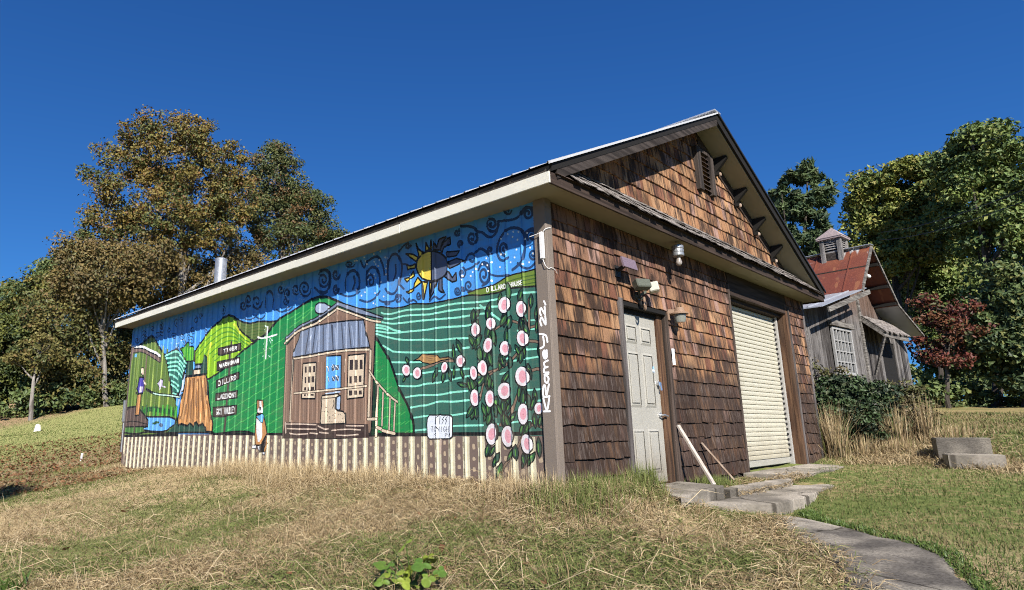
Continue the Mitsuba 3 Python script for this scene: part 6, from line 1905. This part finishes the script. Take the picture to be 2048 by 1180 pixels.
for i, (nm, lab, (bx, by), pal, nl, ls, els) in enumerate(TREES):
    rng = np.random.default_rng(100 + i); k = thing(nm, lab, 'tree', 'trees around the lawn')
    cen = [e[:3] for e in els]; rad = [(e[3], e[4]) for e in els]; vol = sum(r[0] ** 2 * r[1] for r in rad)
    cl = {'pine': .36}.get(pal, .62 if nl > 8000 else .42); ncl = int(np.clip(vol * {'pine': 11, 'brown': 8, 'red': 12}.get(pal, 8), 60, 620))
    m, uv, cc = leaf_cloud(rng, cen, rad, int(nl * 1.6), ls, cl * (1.25 if pal in ('brown', 'olive') else 1), ncl, long=2.2 if pal == 'pine' else 1, shell=.2 if pal == 'pine' else .42)
    zt = max(e[2] for e in els) - .3; z0 = float(gz(bx, by)) - .1; H = zt - z0; tx = np.mean([e[0] for e in els if e[2] > np.median([q[2] for q in els]) - .1]); ty = np.mean([e[1] for e in els if e[2] > np.median([q[2] for q in els]) - .1])
    obj('trunk', limbs(rng, (bx, by, z0), (tx, ty, zt), .0125 * H + .03, cc, 9 if nl > 14000 else 5), 'bark_grey' if pal in ('gold', 'brown', 'bronze') else 'bark_dark', k)
    obj('crown', m, 'leaf_' + pal, k, uv=uv)
# low growth under the trees, one mass
rng = np.random.default_rng(7); cs, rs = [], []
for x0, y0, x1, y1, n in ((-4, 37, 8, 34.5, 26), (-6, 44, 12, 40, 26), (29, 4, 34, -4, 24), (36, 8, 42, -6, 30)):
    for t in np.linspace(0, 1, n):
        x, y = x0 + (x1 - x0) * t + rng.normal(0, .5), y0 + (y1 - y0) * t + rng.normal(0, .7); h = rng.uniform(.5, 1.5); cs.append((x, y, float(gz(x, y)) + h * .8)); rs.append((rng.uniform(.6, 1.2), h))
m, uv, _ = leaf_cloud(rng, cs, rs, 34000, .2, .42, 620, shell=.3)
k = fresh('undergrowth'); scene[k] = mikit.ply(m, 'leaf_dark', uv=uv); labels[k] = {'label': 'dark low undergrowth along the forest edges', 'category': 'undergrowth', 'kind': 'stuff'}
# a tree outside the frame on the left: its shade lies on the lawn
rng = np.random.default_rng(77); k = thing('green_tree', 'tree outside the frame whose shade reaches the left lawn', 'tree', 'trees around the lawn')
m, uv, cc = leaf_cloud(rng, [(-9.9, 1.2, 7.6), (-10.6, -.2, 8.3)], [(1.1, .6), (.9, .5)], 3200, .2, .5, 60)
obj('trunk', limbs(rng, (-10.3, .6, float(gz(-10.3, .6)) - .1), (-10.3, .4, 8.2), .15, cc, 5), 'bark_dark', k); obj('crown', m, 'leaf_green', k, uv=uv)
# a slim pale trunk at the left lawn edge
x, y = 2.85, 33.6; z = float(gz(x, y)); k = thing('slim_tree', 'slim pale tree trunk at the left forest edge', 'tree', 'trees around the lawn'); rng = np.random.default_rng(60)
m, uv, cc = leaf_cloud(rng, [(x, y + .4, z + 3.4)], [(1.3, 1.0)], 2600, .15, .4, 30)
obj('trunk', limbs(rng, (x, y, z - .1), (x + .1, y + .3, z + 3.4), .10, cc, 3), 'bark_grey', k); obj('crown', m, 'leaf_olive', k, uv=uv)
# shrubs beside the barn
def shrub(name, lab, els, n, size, pal, clr, ncl, seed, long=1.0):
    rng = np.random.default_rng(seed); k = thing(name, lab, 'shrub'); m, uv, cc = leaf_cloud(rng, [e[:3] for e in els], [e[3:] for e in els], n, size, clr, ncl, shell=.35, long=long)
    x, y = np.mean([e[0] for e in els]), np.mean([e[1] for e in els]); z = float(gz(x, y)); ms = []
    for q in cc[rng.choice(len(cc), min(26, len(cc)), replace=False)]:
        u = np.linspace(0, 1, 5)[:, None]; a = np.array([x + rng.normal(0, .12), y + rng.normal(0, .12), z - .05]); ms.append(tube(a + u * (q - a) + np.array([0, 0, .15]) * (u * (1 - u) * 4), .014 * (1 - .7 * u[:, 0]), 5))
    obj('stems', cat(ms), 'bark_dark', k); obj('foliage', m, 'leaf_' + pal, k, uv=uv)
shrub('evergreen_shrub', 'round dark green shrub in front of the barn window', [(10.05, -.15, 2.0, .62, .62), (10.25, -.55, 1.95, .62, .60), (10.0, .15, 1.75, .45, .55), (10.0, -.40, 1.5, .85, .6), (9.7, -.1, 1.6, .5, .6)], 15000, .07, 'shrub', .17, 330, 1)
shrub('olive_shrub', 'smaller olive-brown shrub right of the dark green shrub', [(10.7, -1.1, 1.85, .42, .5), (10.8, -1.3, 1.55, .38, .4)], 3600, .06, 'oliveshrub', .15, 90, 2)
shrub('leggy_shrub', 'leggy pale-leaved plant rising beside the barn window', [(10.9, .45, 2.6, .3, .45), (11.1, .1, 2.5, .3, .3)], 700, .06, 'oliveshrub', .12, 34, 3)
# blades
def blades(rng, xy, length, width, lean, hue, zoff=0.0, az=None):
    n = len(xy); z = gz(xy[:, 0], xy[:, 1]) + zoff; az = rng.random(n) * 2 * np.pi if az is None else az
    d = np.column_stack([np.cos(az), np.sin(az), np.zeros(n)]); side = np.column_stack([-np.sin(az), np.cos(az), np.zeros(n)])
    tw = rng.normal(0, .5, n)[:, None]; side = side * np.cos(tw) + np.array([0, 0, 1.0]) * np.sin(tw)
    base = np.column_stack([xy, z - .01]); up = np.array([0, 0, 1.0]); l = length[:, None]
    m1 = base + l * .5 * (np.cos(lean * .75)[:, None] * up + np.sin(lean * .75)[:, None] * d)
    l2 = np.minimum(lean * 1.35, 1.75)
    tip = m1 + l * .5 * (np.cos(l2)[:, None] * up + np.sin(l2)[:, None] * d)
    w = side * width[:, None] * .5
    v = np.stack([base - w, base + w, m1 - w * .85, m1 + w * .85, tip], 1).reshape(-1, 3); k = np.arange(n)[:, None] * 5
    f = np.vstack([k + [0, 1, 3], k + [0, 3, 2], k + [2, 3, 4]])
    uv = np.column_stack([np.repeat(hue, 5), np.tile([0, 0, .5, .5, 1.0], n)])
    return trimesh.Trimesh(v, f, process=False), uv
def hayfn(p, n, uv):
    r = uv.x; c = mix((.18, .122, .064), (.41, .31, .17), smoothstep(.0, .45, r)); c = mix(c, (.56, .45, .28), smoothstep(.45, .5, r) * smoothstep(.62, .55, r))
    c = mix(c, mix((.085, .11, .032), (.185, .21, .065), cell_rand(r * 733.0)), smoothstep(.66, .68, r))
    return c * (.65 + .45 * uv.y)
mat('blade', hayfn, rough=.7, spec=.15)
def lawnfn(p, n, uv):
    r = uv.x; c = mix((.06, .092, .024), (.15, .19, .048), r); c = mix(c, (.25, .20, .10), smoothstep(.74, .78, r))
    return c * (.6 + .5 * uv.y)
mat('lawn_blade', lawnfn, rough=.65, spec=.2)
def weedfn(p, n, uv):
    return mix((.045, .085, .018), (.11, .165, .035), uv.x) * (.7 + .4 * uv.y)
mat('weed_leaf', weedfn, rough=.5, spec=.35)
def free(xy, wall=.03):
    x, y = xy[:, 0], xy[:, 1]; ok = ~((x > -wall) & (x < 8.85) & (y > -wall) & (y < 12.2))
    pts = shapely.points(xy); return ok & ~shapely.contains(PATHPOLY, pts) & ~shapely.contains(SLABS, pts)
def wedge(rng, n, d0, d1, a0, a1, p=1.0):
    d = d0 * (d1 / d0) ** rng.random(n) if p == 1 else np.sqrt(d0 ** 2 + (d1 ** 2 - d0 ** 2) * rng.random(n)); a = rng.uniform(a0, a1, n)
    return np.column_stack([EYE[0] + d * np.sin(a), EYE[1] + d * np.cos(a)])
def patch(xy, f, seed): return meshkit.fbm(np.column_stack([xy * f, np.zeros(len(xy))]), 3, seed)
rng = np.random.default_rng(12)
xy = wedge(rng, 190000, 3.0, 17.5, YAW - .78, YAW + .50); bank = ((xy[:, 0] - .55 * xy[:, 1] < 2.0) | (xy[:, 1] > -1.85 + (xy[:, 0] - 1.35) * .527)) & (xy[:, 0] < 1.45) & (xy[:, 1] < 13.5 + .3 * xy[:, 0]); xy = xy[bank & free(xy, .05)]
g = patch(xy, .75, 3) + .25 * patch(xy, 4, 9); nearwall = np.clip(1 - np.minimum(np.abs(xy[:, 0] + .1), 9) / 1.7, 0, 1) * (xy[:, 1] > -.6)
green = rng.random(len(xy)) < np.clip((g - .50) * 3.6 - .75 * nearwall + .12, .06, .88)
hue = np.where(green, rng.uniform(.69, 1, len(xy)), rng.uniform(0, .64, len(xy)))
flat = rng.random(len(xy)) < np.clip(.72 + (patch(xy, 1.7, 31) - .5) * 1.6, .3, .97)
tallp = np.clip(.55 + (patch(xy, 2.3, 41) - .5) * 2.4, .25, 1.2); ln = np.where(green, rng.uniform(.04, .13, len(xy)), rng.uniform(.06, .20, len(xy)) + .04 * nearwall) * np.where(flat, 1.35, tallp)
lean = np.where(flat, rng.uniform(1.15, 1.55, len(xy)), rng.uniform(.2, 1.0, len(xy)))
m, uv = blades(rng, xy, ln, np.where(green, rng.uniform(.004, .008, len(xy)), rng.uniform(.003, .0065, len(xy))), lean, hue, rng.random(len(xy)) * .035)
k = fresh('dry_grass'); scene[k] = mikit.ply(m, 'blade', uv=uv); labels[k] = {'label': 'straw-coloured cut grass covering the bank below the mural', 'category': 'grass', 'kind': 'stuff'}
# long straw standing along the mural wall, green tufts by the corner and the door
xs = np.column_stack([-.06 - np.abs(rng.normal(0, .28, 15000)), rng.uniform(-.2, 12.1, 15000)]); hgt = .05 + .24 * np.clip((patch(xs, .9, 5) - .42) * 4.5, 0, 1) * np.clip((9.5 - xs[:, 1]) / 3, .35, 1); xs = xs[free(xs, .04)]; hgt = hgt[:len(xs)]
m1, u1 = blades(rng, xs, hgt * rng.uniform(.7, 1.5, len(xs)), rng.uniform(.003, .006, len(xs)), rng.uniform(.05, 1.0, len(xs)), rng.uniform(.22, .63, len(xs)))
k = fresh('dry_grass'); scene[k] = mikit.ply(m1, 'blade', uv=u1); labels[k] = {'label': 'longer pale straw standing against the foot of the mural wall', 'category': 'grass', 'kind': 'stuff'}
def tuft(cx, cy, rx, ry, n, l0, l1, h0, h1, seed, lean=.9):
    r = np.random.default_rng(seed); q = np.column_stack([r.normal(cx, rx, n), r.normal(cy, ry, n)]); q = q[free(q, .02)]; n = len(q)
    return blades(r, q, r.uniform(l0, l1, n), r.uniform(.004, .009, n), np.abs(r.normal(0, lean * .5, n)), r.uniform(h0, h1, n))
for cx, cy, rx, ry, n, l1, lab in ((-.25, -.35, .28, .22, 1500, .26, 'green grass tuft at the foot of the corner trim'), (1.30, -.42, .24, .13, 1500, .30, 'tall green grass tuft in front of the white door'), (.55, -.35, .3, .2, 1200, .22, 'short green grass under the shingles beside the door'), (3.05, -.28, .22, .10, 900, .20, 'green weeds growing behind the leaning sticks'), (-.75, 12.3, .4, .3, 700, .2, 'green weeds at the left end of the mural wall')):
    m, uv = tuft(cx, cy, rx, ry, n, .08, l1, .68, 1, int(n)); k = thing('grass_tuft', lab, 'grass tuft', 'green tufts along the workshop'); obj('leaf_blades', m, 'blade', k, uv=uv, kind='stuff')
# ornamental grasses by the right end of the workshop
for i, (cx, cy, r0, n, h, lab) in enumerate(((8.85, -.22, .24, 300, 1.1, 'tall tan ornamental grass against the right end of the workshop'), (9.1, -.62, .30, 240, .42, 'arching tan grass clump in front of the dark shrub'), (9.75, -1.08, .22, 240, .85, 'straw clump below the olive shrub'), (10.3, -1.45, .24, 200, .9, 'thin upright dry grass right of the olive shrub'), (9.0, -1.15, .38, 420, .28, 'low dry grass mound at the edge of the lawn'), (9.3, -1.9, .42, 520, .30, 'low dry grass mound beside the concrete steps'))):
    r = np.random.default_rng(300 + i); q = np.column_stack([r.normal(cx, r0 * .5, n), r.normal(cy, r0 * .5, n)]); k = thing('ornamental_grass', lab, 'grass clump', 'dry grass clumps beside the barn')
    dx = q - [cx, cy]; az = np.arctan2(dx[:, 1], dx[:, 0]) + r.normal(0, .5, n)
    m, uv = blades(r, q, h * r.uniform(.55, 1.1, n), r.uniform(.006, .012, n), np.abs(r.normal(.12, .28, n)), np.where(r.random(n) < .1, r.uniform(.68, .9, n), r.uniform(.05, .55, n)), az=az); obj('leaf_blades', m, 'blade', k, uv=uv, kind='stuff')
# loose stalks on the bank; straw round the steps and along the far edge of the lawn
q = wedge(rng, 520, 3.6, 9, YAW - .72, YAW + .40); q = q[free(q, .3) & (q[:, 0] < .9)]; n = len(q)
m, uv = blades(rng, q, rng.uniform(.3, .75, n), rng.uniform(.004, .007, n), rng.uniform(1.35, 1.52, n), rng.uniform(.2, .62, n), zoff=rng.uniform(.02, .06, n))
k = fresh('straw_stalks'); scene[k] = mikit.ply(m, 'blade', uv=uv); labels[k] = {'label': 'long loose straw stalks lying on the cut grass bank', 'category': 'straw', 'kind': 'stuff'}
t = rng.random(9000); q = np.column_stack([8.3 + (7.0 - 8.3) * t, -.75 - 3.4 * t]) + rng.normal(0, .28, (9000, 2)) + np.where(rng.random(9000) < .45, rng.uniform(0, 1.1, 9000), 0)[:, None] * [.95, .3]; q = q[free(q)]; n = len(q)
m, uv = blades(rng, q, rng.uniform(.06, .22, n), rng.uniform(.006, .011, n), rng.uniform(.5, 1.5, n), rng.uniform(.1, .64, n))
k = fresh('dry_grass'); scene[k] = mikit.ply(m, 'blade', uv=uv); labels[k] = {'label': 'matted straw round the concrete steps at the far side of the lawn', 'category': 'grass', 'kind': 'stuff'}
q = np.column_stack([rng.uniform(2.4, 5.2, 2600), rng.uniform(-.85, -.05, 2600)]); q = q[~shapely.contains(shapely.union_all([Polygon(LAND)]), shapely.points(q)) & free(q) | ((q[:, 1] < -.5) & (q[:, 0] > 2.5) & (rng.random(2600) < .35))]; n = len(q)
m, uv = blades(rng, q, rng.uniform(.05, .2, n), rng.uniform(.004, .008, n), rng.uniform(1.2, 1.55, n), rng.uniform(.0, .6, n), zoff=.06 * (q[:, 1] < -.5))
k = fresh('straw_litter'); scene[k] = mikit.ply(m, 'blade', uv=uv); labels[k] = {'label': 'brown straw litter between the kerb and the roller door', 'category': 'straw', 'kind': 'stuff'}
e = np.array(smooth_line(PA)); t = rng.random(2600) * (len(e) - 1); i = t.astype(int); q = e[i] + (t - i)[:, None] * (e[i + 1] - e[i]) + np.column_stack([rng.normal(0, .10, 2600), rng.normal(-.02, .10, 2600)]); n = len(q)
m, uv = blades(rng, q, rng.uniform(.06, .22, n), rng.uniform(.004, .007, n), rng.uniform(1.1, 1.5, n), np.where(rng.random(n) < .2, rng.uniform(.68, 1, n), rng.uniform(0, .64, n)), zoff=.02)
k = fresh('dry_grass'); scene[k] = mikit.ply(m, 'blade', uv=uv); labels[k] = {'label': 'straw spilling over the left edge of the path', 'category': 'grass', 'kind': 'stuff'}
# lawns
xy = wedge(rng, 150000, 3.8, 30, YAW + .10, YAW + .86); xy = xy[((xy[:, 0] > 1.4) | (xy[:, 1] < -1.42 + (xy[:, 0] - 1.35) * .527 - .4)) & free(xy)]
dry = patch(xy, .8, 21) + .35 * patch(xy, 5, 2); pd = np.clip((dry - .70) * 3.2 + .8 * np.clip((xy[:, 0] - 5.6) / 2, 0, 1), .05, .8); hue = np.where(rng.random(len(xy)) < pd, rng.uniform(.78, 1, len(xy)), rng.uniform(0, .73, len(xy)))
dd = np.hypot(xy[:, 0] - EYE[0], xy[:, 1] - EYE[1]); tall = np.where((xy[:, 0] > 8.3), 1.6, 1.0)
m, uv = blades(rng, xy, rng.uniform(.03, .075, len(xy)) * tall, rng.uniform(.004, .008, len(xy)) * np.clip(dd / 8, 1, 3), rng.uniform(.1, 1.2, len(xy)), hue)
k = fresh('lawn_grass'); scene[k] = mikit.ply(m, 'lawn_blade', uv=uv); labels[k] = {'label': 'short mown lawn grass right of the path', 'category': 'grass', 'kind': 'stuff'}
e = np.array(smooth_line([(2.3, -1.45), (1.75, -1.80), (1.35, -2.30), (.55, -2.86), (-.35, -3.2)])); s = rng.random(5200) ** 1.9 * (len(e) - 1); i = s.astype(int); q = e[i] + (s - i)[:, None] * (e[i + 1] - e[i]) + np.column_stack([np.abs(rng.normal(.02, .12, 5200)), -np.abs(rng.normal(.01, .05, 5200))]); q = q[free(q)]
m, uv = blades(rng, q, rng.uniform(.03, .07, len(q)), rng.uniform(.006, .014, len(q)), rng.uniform(.3, 1.3, len(q)), rng.random(len(q)))
k = fresh('clover'); scene[k] = mikit.ply(m, 'weed_leaf', uv=uv); labels[k] = {'label': 'bright green clover along the right edge of the path', 'category': 'ground cover', 'kind': 'stuff'}
xy = wedge(rng, 60000, 12, 40, YAW - .80, YAW - .38); xy = xy[free(xy) & (xy[:, 1] > 8)]; dd = np.hypot(xy[:, 0] - EYE[0], xy[:, 1] - EYE[1])
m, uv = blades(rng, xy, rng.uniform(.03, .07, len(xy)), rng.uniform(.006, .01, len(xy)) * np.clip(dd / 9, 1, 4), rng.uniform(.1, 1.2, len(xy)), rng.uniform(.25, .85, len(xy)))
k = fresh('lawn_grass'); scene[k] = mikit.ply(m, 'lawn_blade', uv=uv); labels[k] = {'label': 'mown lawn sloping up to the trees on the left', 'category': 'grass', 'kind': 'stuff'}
# fallen leaves on the left lawn and a few on the bank
q = np.vstack([wedge(rng, 9000, 13.5, 27, YAW - .80, YAW - .40), wedge(rng, 60, 4, 10, YAW - .75, YAW + .2)]); q = q[free(q)]; n = len(q)
zz = gz(q[:, 0], q[:, 1]) + rng.uniform(.015, .06, n); a = rng.random(n) * 6.3; s = rng.uniform(.025, .05, n); tl = rng.normal(0, .35, (n, 2))
d1 = np.column_stack([np.cos(a) * s, np.sin(a) * s, tl[:, 0] * s]); d2 = np.column_stack([-np.sin(a) * s * .6, np.cos(a) * s * .6, tl[:, 1] * s]); c = np.column_stack([q, zz])
k4 = np.arange(n)[:, None] * 4; m = trimesh.Trimesh(np.stack([c - d1, c + d2, c + d1, c - d2], 1).reshape(-1, 3), np.vstack([k4 + [0, 1, 2], k4 + [0, 2, 3]]), process=False)
mat('litter_leaf', lambda p, n, uv: mix((.085, .04, .02), (.22, .11, .05), uv.x), rough=.8)
k = fresh('fallen_leaves'); scene[k] = mikit.ply(m, 'litter_leaf', uv=np.column_stack([np.repeat(rng.random(n), 4), np.zeros(4 * n)])); labels[k] = {'label': 'brown fallen leaves scattered over the left lawn', 'category': 'fallen leaves', 'kind': 'stuff'}
# foreground plants
def broad_leaf(size):
    t = np.linspace(-2.75, 2.75, 23); r = size * (.55 + .22 * np.cos(3 * t) + .20 * np.cos(t)) * (1 + .03 * np.cos(9 * t)); x, y = r * np.cos(t), r * np.sin(t)
    out = np.column_stack([x, y, -.22 * (np.abs(y) / size) ** 2 * size + .05 * size * np.cos(5 * t)]); mid = out * .5 + [0, 0, .03 * size]
    n = len(t); v = np.vstack([[[0, 0, 0]], mid, out]); i = np.arange(n - 1)
    f = np.vstack([np.stack([0 * i, 1 + i, 2 + i], 1), np.stack([1 + i, 1 + n + i, 2 + n + i], 1), np.stack([1 + i, 2 + n + i, 2 + i], 1)])
    return trimesh.Trimesh(v, f, process=False)
mat('vine_leaf', lambda p, n, uv: mix((.065, .125, .02), (.19, .235, .032), uv.x) * (.8 + .4 * fbm(p.x * 40, p.y * 40, p.z * 40, 2)), rough=.5, spec=.35)
k = thing('vine_plant', 'bright yellow-green broad-leaved vine seedling in the foreground grass', 'plant'); rng = np.random.default_rng(5); c0 = np.array([-2.50, -.57]); z0 = float(gz(*c0)); stems = []
for j in range(26):
    a = rng.random() * 6.3; rr = rng.uniform(.03, .24); hh = rng.uniform(.05, .24) + (.12 if j in (3, 7) else 0); c = np.array([c0[0] + rr * math.cos(a), c0[1] + rr * math.sin(a), z0 + hh]); m = broad_leaf(rng.uniform(.055, .10))
    m.apply_transform(trimesh.transformations.euler_matrix(rng.normal(0, .45), rng.normal(.35, .4), a + rng.normal(0, .8))); m.apply_translation(c); h = rng.random(); obj('leaf', m, 'vine_leaf', k, smooth=True, uv=np.tile([h, 0], (len(m.vertices), 1)))
    stems.append(tube([(c0[0], c0[1], z0 - .02), ((c0[0] + c[0]) / 2, (c0[1] + c[1]) / 2, z0 + hh * .6), c], .0035, 5))
obj('stem', cat(stems), 'weed_leaf', k)
k = thing('weed_rosette', 'low dark green weed rosette in the grass near the left edge', 'plant'); q = np.column_stack([np.random.default_rng(2).normal(-4.18, .05, 46), np.random.default_rng(3).normal(2.05, .06, 46)])
r = np.random.default_rng(6); m, uv = blades(r, q, r.uniform(.10, .20, 46), r.uniform(.016, .03, 46), r.uniform(.4, 1.3, 46), r.random(46) * .5); obj('leaf', m, 'weed_leaf', k, uv=uv)
# small things on the left lawn
x, y = 2.05, 28.6; z = float(gz(x, y)); single('boundary_stone', hull([(x + a * .5, y + b * .5, z + c * .5) for a, b, c in ((-.26, -.1, -.05), (.26, -.1, -.05), (-.18, -.1, .58), (.16, -.1, .52), (-.26, .14, -.05), (.26, .14, -.05), (-.16, .1, .56), (.14, .12, .5), (0, -.02, .64))]), 'white_plastic', 'small white marker stone on the left lawn', 'stone')
x, y = -.05, 14.9; z = float(gz(x, y)); single('marker_stake', tube([(x, y, z - .05), (x + .02, y, z + .20)], .028, 6), 'white_plastic', 'short white stake in the leaf-strewn lawn', 'stake')
x, y = 1.15, 15.4; z = float(gz(x, y)); k = thing('utility_meter', 'grey utility meter on a post behind the left end of the workshop', 'utility box'); obj('post', box(x - .05, x + .05, y - .05, y + .05, z - .1, 2.3), 'grey_trim', k); obj('meter_box', box(x - .11, x + .09, y - .14, y - .051, 1.75, 2.35, .01), 'galvanised', k); obj('conduit', tube([(x - .06, y - .09, 1.75), (x - .06, y - .09, z - .05)], .02, 6), 'galvanised', k)
# overhead wires
mat('wire_black', (.03, .03, .035), rough=.6)
for lab, a, b, s in (('upper overhead wire crossing the sky at the right edge', (36.5, -.6, 15.6), (9.0, -8.2, 8.2), .5), ('lower overhead wire passing in front of the right-hand trees', (34.2, 2.6, 11.4), (10.5, -6.6, 6.9), .5), ('third overhead wire just below the second', (34.2, 2.7, 11.0), (10.5, -6.5, 6.65), .55)):
    u = np.linspace(0, 1, 24)[:, None]; p = np.array(a) * (1 - u) + np.array(b) * u; p[:, 2] -= 4 * s * (u * (1 - u))[:, 0]; single('overhead_wire', tube(p, .014, 5), 'wire_black', lab, 'wire', 'overhead wires at the right')
